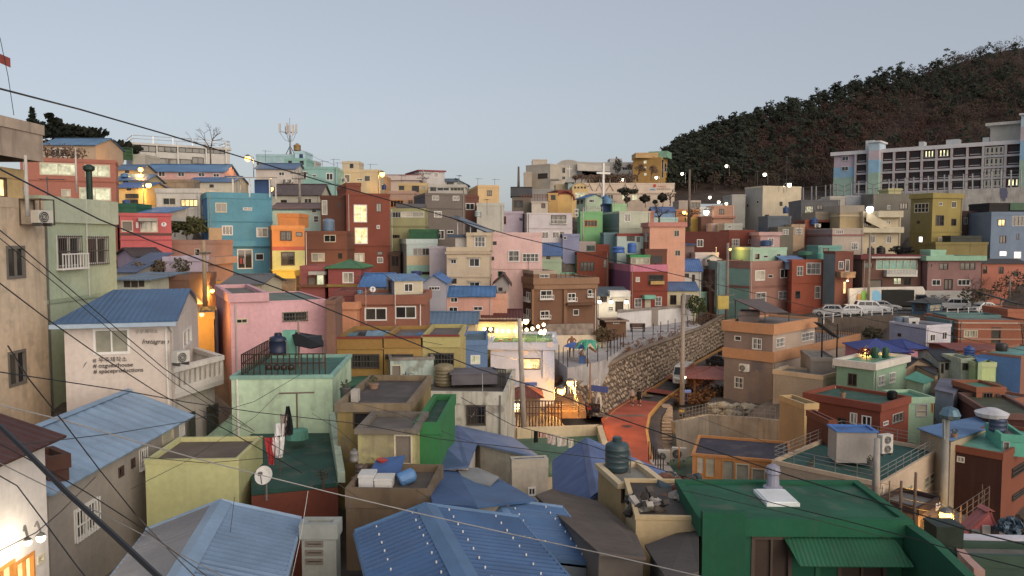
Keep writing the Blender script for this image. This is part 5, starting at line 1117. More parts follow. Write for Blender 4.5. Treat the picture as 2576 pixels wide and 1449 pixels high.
for k in range(30): hk.part('eave_tile_end',2210+k*14.3,936,2218+k*14.3,950,-0.62,-0.5,c('b59a80'),'plaster',off=-0.6)
och=[]
for i,(a_,b_,top_,col,ws)in enumerate(((780,1275,1140,c('93702f'),'965 1300 1240 1440 kK3'),(1285,1668,1135,c('9a7636'),'1305 1300 1580 1345 kK3'),(1672,2045,1118,c('a39256'),'1740 1290 1990 1410 kK2'))):
    q=H('ochre_row_house',['ochre row house with widest dark barred window','ochre row house between its two ochre neighbours','yellow ochre row house beside the blue house'][i],43,a_,b_,top_,1560,col,dep=6,pb=[1250,1235,1230][i],po=0.06,w=ws,rcol=c('6a5a50'),pcol=[c('8f6a2c'),c('956e30'),c('a89a5c')][i]); och.append(q)
    q.part('coping',a_,top_-10,b_,top_+6,-0.1,0.2,c('7a2f26'))
for i,(x0,y0,x1,y1,col,nm)in enumerate(((820,1050,1005,1130,'4f7f8c','teal tarpaulin covered pile left on ochre roof'),(1090,1025,1320,1130,'6b8fa4','pale blue tarpaulin covered pile on ochre roof'),(1010,1040,1095,1125,'2c2624','black covered pile between tarpaulins on ochre roof'),(1440,1060,1600,1120,'3f79a8','blue tarpaulin bundle on ochre roof'),(1605,1045,1850,1110,'3567a0','bright blue tarpaulin bundle on ochre roof'))):
    p,w_,hg=span(x0,y0,x1,y1,45.5); t=MB(); rn=random.Random(i); n=7; vs=[];
    for a in range(n):
        for b in range(5):
            u,v=a/(n-1),b/4; vs.append((-w_/2+w_*u,2.0*v,hg*(0.25+0.75*math.sin(math.pi*min(1,max(0,v*.8+.1)))*(0.75+0.25*rn.random()))if b not in (0,4)else 0))
    t.add(vs,[(a*5+b,(a+1)*5+b,(a+1)*5+b+1,a*5+b+1)for a in range(n-1)for b in range(4)]+[tuple(b for b in range(5)),tuple((n-1)*5+b for b in range(5))[::-1]])
    tag(t.obj('tarpaulin_pile','tarp',c(col),None,mat_at(p-Vector((0,0,0.3)))),nm,'tarpaulin')
H('blue_tarp_lean_to','blue tarpaulin lean to with dark red edge',47,1860,2060,1110,1160,c('7a3a35'),dep=3,top='shed',yr=1035,rcol=c('2f62a8'),rmat='tarp',ext=0.5,ground=False,cat='shed')
H('small_blue_house','small slate blue house with white double window',60,2070,2330,1160,1600,c('58759a'),dep=6,a=2,w='2160 1310 2255 1400 w2l',po=0.04,rcol=c('55707c'))
# ---- cafe with painted clouds
zone(1800,1250,0.21697)
caf=H('cafe','white cafe with painted clouds and lit sign window',71,470,1212,345,1190,c('b3b4c4'),dep=8,a=-2,s=None,pb=425,po=0.3,w='835 530 1048 660 kL1',pcol=c('aeb1c0'),rcol=c('3f7d3a'),cat='cafe')
rn=random.Random(4)
for i,(xx,yy,rw,rh)in enumerate(((545,425,85,30),(850,465,62,32),(1165,370,45,38),(620,705,60,22),(870,780,75,28),(1165,810,48,38),(1040,970,60,28))):
    u,z=caf.front(xx,yy); a_=rw*0.0077; b_=rh*0.0077; off=-0.33 if yy<420 else -0.025; pts=[]
    for k in range(20):
        q=2*math.pi*k/20; r=1+0.16*math.sin(5*q+i); pts.append((u+a_*r*math.cos(q),z+b_*r*math.sin(q)))
    m=MB(); n=20; m.add([(x_,off,z_)for x_,z_ in pts]+[(x_,off+0.02,z_)for x_,z_ in pts],[tuple(range(n))[::-1],tuple(range(n,2*n))]+[(k,(k+1)%n,n+(k+1)%n,n+k)for k in range(n)]); m.obj('painted_cloud','paint',c('d2bcb0'),caf.root)
caf.text('House',955,640,0.5,c('4a3a10'),off=0.04); caf.text('Cafe in',1062,285,0.55,c('9a95a0'),off=0.3); caf.text('ocean',1062,318,0.55,c('9a95a0'),off=0.3)
caf.part('side_wing',1075,440,1160,760,-0.15,0,c('b6b7c6')); caf.part('blue_sign',855,815,1010,850,-1.2,-0.9,c('2f4a96'),'paint')
caf.rail(345,1.0,c('bdb8b0'),'f',1.0,0.3,0.025,x0=480,x1=1000)
wire('drooping string of warm cafe roof lights',[(400,175,76),(600,205,76),(770,205,76),(960,180,76),(1085,140,75)],0.01,0.1,name='light_string_cable')
for i,(xx,yy)in enumerate(((400,190),(470,195),(542,212),(610,213),(680,215),(752,215),(820,212),(888,200),(956,187),(1022,165),(1086,142),(1048,235),(1098,212),(1090,240),(1052,218))):
    q=P(xx,yy,75.8); t=empty('globe_light',q); tag(t,'warm round globe light strung over the cafe roof','lamp','globe lights strung over the cafe roof'); bulb(t,0,0,0,0.17,(1,.78,.42),28 if i%3==0 else 0,dy=-0.4,dz=0)
lamp('round yellow lamp on the brown apartment corner',880,100,82,0.32,WARMW,140,pole=200,arm=0.4,side=-1)
for i,(xx,yy)in enumerate(((590,330),(695,318))): caf.part('orange_chair',xx-18,yy-12,xx+18,yy+8,1.2,1.6,c('c06a35'),'plastic')
# hanok style gate beside the cafe
g=roofw=H('red_pavilion','small red roofed shelter with wooden posts before the cafe',66,700,1045,980,1180,c('7c6a5a'),dep=3,top='hip',yr=845,rcol=c('7a3a28'),oh=0.3,ext=0.2,cat='shelter',w='720 1000 870 1170 kL2; 955 1000 970 1170 k1')
lamp('glowing globe lamp hanging at the shelter',772,1078,64,0.32,WARMW,160,arm=0.5,side=1)
utility_pole('leaning pale concrete pole before the cafe',865,70,1420,62,0.22,((9.0,1.0),),lean=-0.045,col=c('a89c90'))
lamp('upper orange street lamp at the stone steps',1392,815,68.5,0.30,WARM,620,pole=1100,arm=0.5,side=1)
lamp('lower orange street lamp at the stone steps',1290,912,66.5,0.36,WARM,620,pole=1140,arm=0.6,side=-1)
# steps climbing between the cafe and the stone wall
st0,st1=P(1330,1150,69),P(1230,640,81); t=empty('hill_steps',st0); tag(t,'brown hillside steps between cafe and stone wall','steps')
for k in range(22):
    q=st0.lerp(st1,k/22)-st0; m=MB(); m.box(q.x-1.6,q.y,q.z-0.6,q.x+1.9,q.y+0.75,q.z); m.obj('step','concrete',c('7d5c40'),t)
fence('pale handrail of the hillside steps',[P(1400,900,69),P(1440,1030,68),P(1490,1170,66)],1.0,1.2,c('a89a8a'),2,0.03)
fence('brown wooden fence below the cafe',[P(735,1285,62),P(1290,1285,62)],1.8,0.25,c('6b4632'),3,0.05)
fence('grey handrail along the cafe forecourt',[P(735,1250,64),P(1490,1190,66)],1.0,2.0,c('9a8c7c'),1,0.03)
# ---- brown apartment and terrace
zone(2048,900)
ba=H('brown_apartment','big brown apartment house with white balcony grilles',88,222,860,635,1080,c('6f4d38'),a=0,s=10,dep=9,scol=c('55392c'),pb=640,w='285 655 405 745 wB2; 560 685 640 765 wB2; 285 862 375 940 wB2; 615 848 672 910 w1; 762 650 805 720 wB1',sw='145 680 188 760 wB2; 145 850 188 935 wB2',cat='apartment house')  # darker brown on the left face is shade put into the colour
ring_=MB();
H('','',87.8,222,865,535,650,c('876449'),s=10,a=0,dep=9,parent=ba,ext=0.0,po=0.12,rcol=c('8b7a68'),pb=600)
H('','',88.2,218,440,460,560,c('775641'),s=0,a=0,dep=6,parent=ba,w='278 478 372 562 wG2',ext=0.1,pcol=c('9d8a78'))
ba.part('pilaster',200,650,222,1000,-0.25,0,c('87603f')); ba.part('pilaster',522,650,555,1000,-0.25,0,c('7d593f')); ba.part('canopy_ledge',560,790,840,805,-0.8,0,c('5f4230'))
for k in range(9): ba.part('roof_post',445+k*46,480,449+k*46,540,0.2,0.26,c('2f2a28'),'metal')
H('teal_terrace_roof','green terrace roof behind the brown apartment house',104,440,660,500,620,c('6a9a80'),dep=7,rcol=c('4f8a6c'),po=0.05)
H('white_lamp_house','white house with two bright wall lamps and black door',107.5,852,1190,712,1010,c('cabfae'),dep=6,a=2,w='885 718 955 775 k2; 1040 770 1120 870 bD1x; 970 820 1020 862 wG2',top='shed',yr=625,rcol=c('56646b'),oh=0.2).part('white_block',985,665,1192,722,-0.6,1.5,c('cfc5b8'))
for i,xx in enumerate((880,998,1150)): lamp(['left bright wall lamp on white house','middle bright wall lamp on white house','right bright lamp on post at white house'][i],xx,772,106.3,0.26,COOL,45,arm=0.3,pole=None if i<2 else 1130)
rb3=H('red_pink_house','red brick house with pink top and mauve side wall',113.5,1195,1568,400,860,c('7d3423'),a=10,s=958,dep=7,scol=c('84486a'),pb=470,pcol=c('b9687c'),po=0.02,w='1245 525 1285 572 w1C; 1370 500 1525 598 kK1; 1232 738 1305 830 wG2; 1438 722 1505 815 wG2',bands=((660,672,0.06,c('6f2d20')),))
rb3.part('yellow_planter',1398,565,1535,598,-0.5,-0.05,c('a8823f'),'paint'); rb3.part('green_awning',1335,708,1445,745,-1.2,0,c('5fa08a'),'plastic'); rb3.part('white_door',1338,750,1395,850,-0.06,0.02,c('b0a790'),'paint')
H('glazed_roof_room','glazed rooftop room with green roof edge and laundry',118,1190,1390,300,400,c('7a6a58'),dep=4,w='1200 305 1385 395 c4C',ext=0.3,ground=False,pcol=c('3f8a54'))
H('brown_roof_room','brown rooftop room with laundry opening',119,1340,1560,240,400,c('6b4234'),dep=4,w='1400 310 1510 385 k1',ext=0.4,ground=False)
wp=H('grey_glass_house','grey house with wrap around glass windows on brown base',121,1345,1585,80,300,c('8a7f74'),dep=5,w='1355 85 1415 165 a1; 1422 88 1578 168 c4',lay=((170,c('6e4334')),),ext=0.6)
for i,(a_,b_)in enumerate(((1020,1138),(1168,1256))): tank(['round blue tank left of a ribbed blue tank','ribbed tall blue tank on the red pink house'][i],a_,215-40*i,b_,282,117.5,c('2c5aa0'),lid=False,ribs=2+4*i)
H('white_tank_room','white and teal room behind the two blue tanks',123,1060,1345,85,300,c('a9b5aa'),dep=5,w='1155 95 1235 160 k2; 1255 120 1285 170 k1',pcol=c('8a3a30'))
H('dark_grey_cube','slate teal cube house under the grey green corner house',125,925,1065,75,180,c('5f7a7e'),dep=5)
rg=H('red_green_house','red brick house with green side wall and barred window',120.5,655,975,270,640,c('73331f'),a=6,s=497,dep=6,scol=c('4f8a57'),w='685 372 828 462 kK4; 920 350 955 430 k1',pb=300)
H('grey_roof_room','pink grey roof room with teal hut on red brick house',123.5,498,840,165,270,c('9b8880'),dep=5,w='750 205 840 262 g2',ext=0.4,ground=False)
H('red_top_room','red brick upper room beside pink grey roof room',124.5,830,978,195,300,c('7a3626'),dep=4,ext=0.4,ground=False)
H('lilac_cabin','lilac blue cabin with open window under white house',122,510,680,88,180,c('7f7f9a'),dep=4,w='520 95 550 145 w1',ext=1)
H('blue_roof_gap_house','old house with curved blue sheet roof in the gap',112,288,495,305,440,c('a5a08c'),dep=6,top='shed',yr=185,rcol=c('3f659c'),w='345 315 385 345 k1')
H('pale_green_gap_house','pale green wall below the curved blue roof',110,300,500,345,560,c('93a284'),dep=3,w='',ext=1)
H('mint_step_house','white mint house with blue roof and small dark windows',121,1570,1905,455,620,c('b9b2a6'),dep=5,top='gx',yr=345,rcol=c('3f6fae'),w='1735 488 1780 525 k1; 1810 500 1840 600 kD1x; 1855 440 1890 465 k1; 1675 530 1695 570 k1')
H('cream_blue_roof_house','cream cottage with blue sheet roof above the white wall',117.5,1560,1868,655,850,c('c0b38a'),dep=5,top='gx',yr=575,rcol=c('476f9c'),w='1590 705 1655 800 k2; 1745 700 1802 820 aD1; 1698 710 1740 820 k1')
H('mint_corner_wall','low mint wall house at the corner by bare tree',122,1868,2035,670,830,c('8fb59c'),dep=4,ext=0.6)
H('white_chimney_house','white block with chimney and tiny gabled dormer',126,1845,2080,275,640,c('b9b0ac'),dep=6,w='',ext=0.6)
H('white_dormer','tiny white gabled dormer with small dark windows',124.5,1950,2110,345,380,c('bdb4ae'),dep=3,top='gy',yr=305,xr=2030,rcol=c('6f8f80'),w='1960 345 1992 370 k2',ext=0.5,ground=False,oh=0.1,cat='dormer')
t=MB(); t.tube([(0,0,0),(0,0,0.9)],0.11,8); tag(t.obj('chimney_pipe','metal',GREY,None,mat_at(P(2050,278,124.5))),'grey chimney pipe on the white block','chimney')
H('teal_wall_house','teal grey house with cracked plain wall',119,2068,2378,365,860,c('76938e'),dep=6,w='2215 690 2285 850 kD1x',m='old_plaster',pb=378)
H('dark_brown_sliver','tall dark brown wall sliver beside teal grey house',120.5,1990,2105,450,780,c('54352c'),dep=4,top='flat')
H('long_red_brick_house','long red brick house with two white windows',130,1750,2185,65,400,c('592c24'),dep=6,w='1860 145 1925 220 w2',po=0.03,a=-2)
H('red_brick_corner','red brick corner house with white grille and chimney',131,2185,2450,50,240,c('74392c'),dep=6,w='2212 140 2288 215 wG4; 2380 148 2400 185 w1',ext=0.8)
H('','',98,1,2,1,2,WHITE)if False else None
H('blue_shed_roof','small blue shed roof left of the long red brick house',129,1735,1835,200,330,c('6a5a58'),dep=4,top='shed',yr=148,rcol=c('3a5f8c'),ext=0.4)
H('pink_brick_house','pinkish brick house with arched top right of brick corner',131,2450,2600,75,240,c('9c8078'),dep=5,w='2520 125 2570 160 wG3',ext=0.6)
lamp('sodium lamp down the alley by brick corner',2195,245,124,0.2,WARM,150,arm=0.4)
utility_pole('grey utility pole with crossarms before teal grey house',2160,180,920,113,0.24,((7.5,2.0),(8.6,1.6)),col=c('7d7064'))
# terrace, walls, stone wall, road
TZ=-12.15
ter=[G(420,1330,TZ),G(560,1440,TZ),G(900,1370,TZ),G(1250,1180,TZ),G(1720,1060,TZ),G(1900,1010,TZ),G(1800,960,TZ),G(1150,1060,TZ),G(960,1180,TZ),G(390,1275,TZ)]
m=MB(); m.prism([(p.x,p.y)for p in ter],TZ-3.6,TZ); tag(m.obj('terrace_pavement','concrete',c('a09a98')),None,None,kind='structure')
for p in ter: TP.append((p.x,p.y,TZ-0.5))
# wall of the terrace: white panels between grey piers
wa=[G(1060,1062,TZ),G(1830,955,TZ)]; zt1,zt2=P(1060,880,wa[0].y).z,P(1830,820,wa[1].y).z
tw_=empty('terrace_wall',wa[0]); tag(tw_,'whitewashed terrace wall with grey pier above the stone wall','wall'); d=wa[1]-wa[0]
for i,(q0,q1,col,of)in enumerate(((0,.42,c('c4bcb6'),0),(.42,.50,c('84776b'),-0.12),(.50,1.0,c('c4bcb6'),0))):
    a_,b_=d*q0,d*q1; m=MB(); hz=(zt1+(zt2-zt1)*(q0+q1)/2)-TZ
    m.add([(a_.x,a_.y+of,-0.3),(b_.x,b_.y+of,-0.3),(b_.x,b_.y+of,hz),(a_.x,a_.y+of,hz),(a_.x,a_.y+.4,-0.3),(b_.x,b_.y+.4,-0.3),(b_.x,b_.y+.4,hz),(a_.x,a_.y+.4,hz)],[(0,1,2,3),(5,4,7,6),(3,2,6,7),(0,3,7,4),(1,5,6,2)]); m.obj('wall_panel','plaster',col,tw_)
m=MB(); a_,b_=Vector((0,-0.15,zt1-TZ)),d+Vector((0,-0.15,zt2-TZ)); m.add([a_,b_,b_+Vector((0,.7,0)),a_+Vector((0,.7,0)),a_+Vector((0,0,.3)),b_+Vector((0,0,.3)),b_+Vector((0,.7,.3)),a_+Vector((0,.7,.3))],[(0,1,5,4),(4,5,6,7),(3,7,6,2),(0,3,2,1),(0,4,7,3),(1,2,6,5)]); m.obj('coping','concrete',c('857a70'),tw_)
H('brown_hut','brown toilet hut with flat brown roof on the terrace',96,950,1148,960,1130,c('745138'),dep=4,s=878,a=10,pb=975,po=0.3,pcol=c('8d7260'),rcol=c('5f4a40'),w='1018 962 1078 995 w2',ext=0.4,cat='hut')
ribbon_wall('cream_garden_wall','long cream garden wall below the brown apartment',[P(330,1115,82.5),P(950,1105,88)],[P(330,1290,82.5),P(950,1260,88)],0.3,c('c2ad90'),'plaster')
ribbon_wall('tiled_wall','grey tiled wall at foot of the brown apartment',[P(330,1000,86.5),P(820,992,86.5)],[P(330,1120,86.5),P(820,1110,86.5)],0.3,c('857569'),'stone')
fence('thin black terrace fence above the road',[G(1210,1160,TZ),G(1420,1110,TZ),G(1640,1060,TZ),G(1880,990,TZ)],1.5,2.2,c('2f2b29'),0,0.04)
fence('thin black fence round the photo terrace',[G(430,1340,TZ),G(560,1430,TZ),G(760,1400,TZ),G(960,1340,TZ),G(1120,1230,TZ)],1.6,1.5,c('2f2b29'),0,0.04)
# planted bench, terrace furniture
q=G(1265,1075,TZ); t=empty('terrace_bench',q); tag(t,'dark wooden bench against the whitewashed terrace wall','bench')
m=MB(); m.box(-1,-0.25,0.42,1,0.25,0.5); m.obj('seat','paint',c('5a4238'),t); m=MB(); m.box(-1,0.2,0.55,1,0.27,1.1); m.obj('backrest','paint',c('5a4238'),t)
for sg in (-0.85,0.85): m=MB(); m.box(sg-0.05,-0.22,0,sg+0.05,0.27,1.05); m.obj('leg','metal',c('2f2b29'),t)
def parasol(label,px,py,base,r,col,tilt=0):
    b=G(px,base,TZ); top=P(px,py,b.y); h_=top.z-b.z; t=empty('parasol',b); tag(t,label,'parasol')
    m=MB(); m.tube([(0,0,0),(0,0,h_)],0.05,6); m.obj('pole','paint',c('a39a90'),t)
    m=MB(); m.lathe([(r,0),(r*0.6,r*0.22),(0.05,r*0.38)],8,0,0,h_-0.1); m.obj('canopy','cloth',col,t)
    return t
parasol('blue parasol left of the palm figures',622,1210,1350,1.1,c('3f5fa0')); parasol('second blue parasol near the palm figures',675,1222,1360,1.0,c('4467a6'))
# artificial palm with statue
q=G(745,1385,TZ); t=empty('palm_sculpture',q); tag(t,'painted palm sculpture with green leaf crown and split trunk','sculpture'); ht=P(770,1190,q.y).z-TZ
m=MB(); m.tube([(0.2,0,-0.1),(-0.55,0,ht*.5),(0.1,0,ht)],0.2,7,0.13); m.tube([(0.3,0,ht*.8),(1.0,0,ht*.55),(1.0,0,ht*.75)],0.13,6); m.obj('trunk','bark',c('7d5636'),t)
for k in range(7):
    a=k*0.9; dx,dy=math.cos(a),math.sin(a); m=MB(); L_=1.3
    pts=[(0.1+dx*L_*s_,dy*L_*s_,ht+0.5*math.sin(s_*2.6)-0.75*s_*s_)for s_ in (0,.33,.66,1)]; px_,py_=-dy,dx
    vs=[];
    for i,p in enumerate(pts): w_=(0.12,0.3,0.26,0.05)[i]; vs+=[(p[0]+px_*w_,p[1]+py_*w_,p[2]-0.1),(p[0],p[1],p[2]+0.06),(p[0]-px_*w_,p[1]-py_*w_,p[2]-0.1)]
    m.add(vs,[f for i in range(3)for f in ((3*i,3*i+3,3*i+4,3*i+1),(3*i+1,3*i+4,3*i+5,3*i+2))]); m.obj('leaf','paint',c('2f8f74')if k!=3 else c('b59a3c'),t)
def figure(name,label,loc,rz,hgt,col,arms=(),m_='paint',cat='statue'):
    k=hgt/1.7; J=[(0,0,.9),(0,0,1.15),(0,0,1.4),(0,0,1.5),(0,0,1.62),(0,.12,.85),(.05,.14,.45),(.0,.15,.05),(0,-.12,.85),(-.05,-.14,.45),(.1,-.15,.05),(0,.18,1.4),arms[0],arms[1],(0,-.18,1.4),arms[2],arms[3]]
    E=[(0,1),(1,2),(2,3),(3,4),(0,5),(5,6),(6,7),(0,8),(8,9),(9,10),(2,11),(11,12),(12,13),(2,14),(14,15),(15,16)]
    Rr=[.13,.12,.14,.06,.12,.09,.065,.055,.09,.065,.055,.06,.05,.04,.06,.05,.04]
    me=skin_mesh([tuple(v*k for v in p)for p in J],E,[r*k for r in Rr]); me.materials.append(MATS[m_]); o=link(name,me,col); o.location=loc; o.rotation_euler=(0,0,R(rz)); tag(o,label,cat); return o
figure('statue','white statue figure leaning beside palm sculpture',G(745,1350,TZ),-90,2.0,c('c4b8aa'),((0,.3,1.65),(0,.2,1.95),(0,-.34,1.2),(.1,-.3,1.0)))
figure('bronze_statue','brown statue figure standing under blue parasol',G(600,1340,TZ),-90,2.4,c('80502f'),((.1,.3,1.3),(.2,.2,1.2),(0,-.3,1.2),(.1,-.3,1.0)))
m=MB(); m.box(-.3,-.3,0,.3,.3,.65); m.box(-.33,-.33,.65,.33,.33,.72); tag(m.obj('blue_bin','plastic',c('2f4f80'),None,mat_at(G(708,1390,TZ))),'small blue bin on the photo terrace','bin')
for i,(xx,yy,r)in enumerate(((905,1240,1.2),(985,1235,1.1))): bush(['round brown leafed shrub left beside terrace steps','round dry shrub right beside terrace steps'][i],G(xx,yy,TZ),r,r*0.8,c('5c4a30')if i==0 else c('6b5240'),70+i,300,0.16,trunk=0.6)
bush('round clipped evergreen tree at end of terrace fence',G(1855,985,TZ),1.7,1.6,c('38401f'),75,600,0.17,trunk=1.0,name='clipped_tree',cat='tree')
twig_tree('bare tree leaning by the mint corner wall',P(2040,800,110),5.5,0.8,c('4d4038'),76,4,0.1)
p=G(2120,845,-10.8); m=MB(); m.box(-0.8,-0.3,0,0.8,0.3,1.9); m.box(-0.75,-0.34,0.1,0.75,-0.3,1.8); tag(m.obj('yellow_box','plastic',c('b59a38'),None,mat_at(P(2120,845,113))),'yellow clothes collection box by the utility pole','box')
# stone retaining wall along the road
zone(0,0,1.0)
base=[(1482,1046,73),(1517,1050,74.5),(1586,1006,83.2),(1640,973,90),(1708,931,99),(1770,896,109),(1832,862,121)]
tops=[(1440,972,74),(1470,955,76),(1572,897,84),(1638,871,91),(1704,848,100),(1765,826,110),(1835,785,122)]
Bp=[P(*q)for q in base]; Tp=[P(*q)for q in tops]
def fine(A): return [A[i].lerp(A[i+1],f/6)for i in range(len(A)-1)for f in range(6)]+[A[-1]]
sw_=ribbon_wall('stone_wall','long rough stone retaining wall beside the road',fine(Tp),fine(Bp),0.8,c('5f4f42'),'stone')
def wall_uv(u,v):
    k=min(len(Bp)-2,int(u)); f=u-k; b=Bp[k].lerp(Bp[k+1],f); t=Tp[k].lerp(Tp[k+1],f); n=(Bp[k+1]-Bp[k]).cross(Tp[k]-Bp[k]).normalized()
    if n.y>0: n=-n
    return b.lerp(t,v),n
def stone_mesh(seed):
    rn=random.Random(seed); bm=bmesh.new(); bmesh.ops.create_icosphere(bm,subdivisions=1,radius=1.0)
    for v in bm.verts: v.co=Vector((v.co.x*rn.uniform(.8,1.1),v.co.y*rn.uniform(.8,1.1),v.co.z*0.5*rn.uniform(.7,1.1)))
    me=bpy.data.meshes.new('stone'); bm.to_mesh(me); bm.free(); me.materials.append(MATS['stone']); return me
SM=[stone_mesh(i)for i in range(6)]; rn=random.Random(11); cells=[]
lens=[(Bp[i+1]-Bp[i]).length for i in range(len(Bp)-1)]
for k,L_ in enumerate(lens):
    n=int(L_/0.5)
    for i in range(n):
        hh=(Tp[k]-Bp[k]).length; mrows=max(4,int(hh/0.46))
        for j in range(mrows): cells.append((k+(i+rn.uniform(.2,.8))/n,(j+0.5+rn.uniform(-.25,.25))/mrows))
rn.shuffle(cells); cells.sort(key=lambda q: q[0]>3.2)
big=MB(); tmpl=[([tuple(v.co)for v in me.vertices],[tuple(p.vertices)for p in me.polygons])for me in SM]
for i,(u,v)in enumerate(cells):
    p,n=wall_uv(u,v); q=n.to_track_quat('Z','Y').to_matrix().to_4x4(); s_=rn.uniform(.16,.29); Mx=Matrix.Translation(p+n*0.05)@q@Matrix.Rotation(rn.uniform(0,6.3),4,'Z')@Matrix.Scale(s_,4)
    if i<290: o=link('stone',SM[i%6],rn.choice([c('a08a72'),c('8f7a64'),c('b39c82'),c('7d6a58'),c('94806c')]),sw_,Mx)
    else:
        vs,fs=tmpl[i%6]; big.add([tuple(Mx@Vector(x))for x in vs],fs)
o=big.obj('stones','stone',c('9a8670'),sw_); o['kind']='stuff'
m=MB(); m.tube([t+Vector((0,0,0.1))for t in Tp],0.28,6); m.obj('coping','concrete',c('7a6858'),sw_)
# slope above the stone wall: dry planting
rn=random.Random(12); mb=MB()
for k in range(150):
    u=rn.uniform(0.2,5.8); p,n=wall_uv(u,1.0); p=p+Vector((-n.x,-n.y,0))*rn.uniform(0.5,2.6); p.z+=0.25; leaf_cloud(mb,p,.55,.55,.4,14,.13,rn)
tag(mb.obj('dry_planting','leaf',c('6b4c38')),'dry brown planting on the bank above the stone wall','planting',kind='stuff')
for p in Tp: TP.append((p.x-0.6,p.y+1.2,p.z-0.2))
# road
L0=[(1517,1060,74),(1545,1034,78),(1586,1008,83),(1640,975,90),(1708,934,98.7),(1770,899,108.5),(1832,866,120)]
def zroad(Y): return -17.0+max(0,(Y-80))*0.022
def RG(x,y):                                              # point of the road seen at x, y
    Y=70.0
    for _ in range(30): Y=zroad(Y)/ray(x,y).z
    return P(x,y,Y)
left=[RG(x,y)for x,y in ((1560,1215),(1532,1120),(1512,1062),(1541,1036),(1586,1009),(1640,977),(1708,936),(1770,901),(1832,868))]
yel=[RG(x,y)for x,y in ((1650,1200),(1636,1151),(1626,1090),(1633,1050),(1662,1016),(1702,988),(1762,952),(1815,918),(1860,888))]
right=[RG(x,y)for x,y in ((1700,1200),(1672,1140),(1660,1078),(1663,1045),(1686,1018),(1725,992),(1775,960),(1830,925),(1872,895))]
def strip(name,A,B,col,dz,m='asphalt',kind='structure'):
    mb=MB(); n=len(A); mb.add([tuple(p+Vector((0,0,dz)))for p in A]+[tuple(p+Vector((0,0,dz)))for p in B]+[tuple(p+Vector((0,0,dz-0.3)))for p in A]+[tuple(p+Vector((0,0,dz-0.3)))for p in B],
        [(i,n+i,n+i+1,i+1)for i in range(n-1)]+[(i,i+1,2*n+i+1,2*n+i)for i in range(n-1)]+[(n+i+1,n+i,3*n+i,3*n+i+1)for i in range(n-1)])
    o=mb.obj(name,m,col);
    if kind: o['kind']=kind
    return o
def mid(A,B,q): return [a.lerp(b,q)for a,b in zip(A,B)]
road=strip('road',left,right,c('4a4240'),0.0)
strip('red_road_surface',[p for p in left[:4]]+[left[3].lerp(left[4],.9)],yel[:4]+[yel[3].lerp(yel[4],.9)],c('95402a'),0.305)
for i,(k,f0,f1)in enumerate(((4,.55,.85),(5,.45,.75))):
    strip('red_road_band',[left[k].lerp(left[k+1],f0),left[k].lerp(left[k+1],f1)],[yel[k].lerp(yel[k+1],f0),yel[k].lerp(yel[k+1],f1)],c('8a3c2a'),0.305)
def line(name,A,w,col,dz):
    B=[p+Vector((w,0,0))for p in A]; return strip(name,A,B,col,dz,'paint')
line('road_line',[p-Vector((0.08,0,0))for p in yel],0.22,c('c08a34'),0.31)
line('road_edge_line',[l.lerp(r_,0.06)for l,r_ in zip(left[2:],right[2:])],0.16,c('a8793c'),0.309)
for p in left+right: TP.append((p.x,p.y,p.z-0.7))
for i,(x,y,r)in enumerate(((1577,1081,.45),(1630,1002,.55))):
    q=RG(x,y); m=MB(); m.lathe([(r,.3),(r,.312)],20); tag(m.obj('manhole_cover','metal',c('5a4038')if i==0 else c('8a7450'),None,mat_at(q)),['rusty manhole cover on the red road surface','pale ringed manhole cover behind two walkers'][i],'manhole cover')
q=RG(1560,1054); m=MB(); m.box(-2.2,-.35,.3,2.4,.35,.3135); tag(m.obj('road_patch','asphalt',c('6b5a50'),None,mat_at(q,.05)),'long grey patch across the red road surface','road patch')
# kerb along the yellow line, stairs on the right
sA,sB=RG(1676,1016),RG(1662,1135)
t=empty('roadside_stairs',sB); tag(t,'pale concrete roadside stairs right of the curving road','stairs'); N_=15; STEPZ=[]
for k in range(N_):
    f=k/N_; zs_=sA.z+.25-2.6*(1-f); a_=G(1664+4*f,1138-122*f,zs_)-sB; b_=G(1695-3*f,1138-122*f,zs_)-sB
    m=MB(); m.box(a_.x,a_.y,a_.z-1.2,b_.x,a_.y+1.6,a_.z); m.obj('step','concrete',c('b0947a'),t); STEPZ.append((a_.x+sB.x,a_.y+sB.y,a_.z+sB.z-.7,1.9)); STEPZ.append((b_.x+sB.x,b_.y+sB.y,a_.z+sB.z-.7,1.6))
person('walker in pale jacket and dark trousers on red road',RG(1590,1026)+Vector((0,0,.3)),-100,c('9a8578'),c('3c332c'),c('3a2a20'),1.75)
person('walker in long black hooded coat beside another walker',RG(1608,1027)+Vector((0,0,.3)),-95,(0.012,0.012,0.014,1),c('2a2422'),(0.015,.012,.01,1),1.7,coat=True)
v=RG(1716,975); car('white minibus parked beside the roadside lamp pole',v+Vector((0.5,1.5,.3)),-112,c('c9c2ba'),'van',name='white_minibus',cat='van')
for i,(x,y)in enumerate(((1800,925),(1830,905))): car(['dark parked car behind the red roofed pavilion','dark blue parked car by tan apartment base'][i],RG(x,y)+Vector((1,0,.05)),-55,(0.02,.024,.03,1),'sedan')
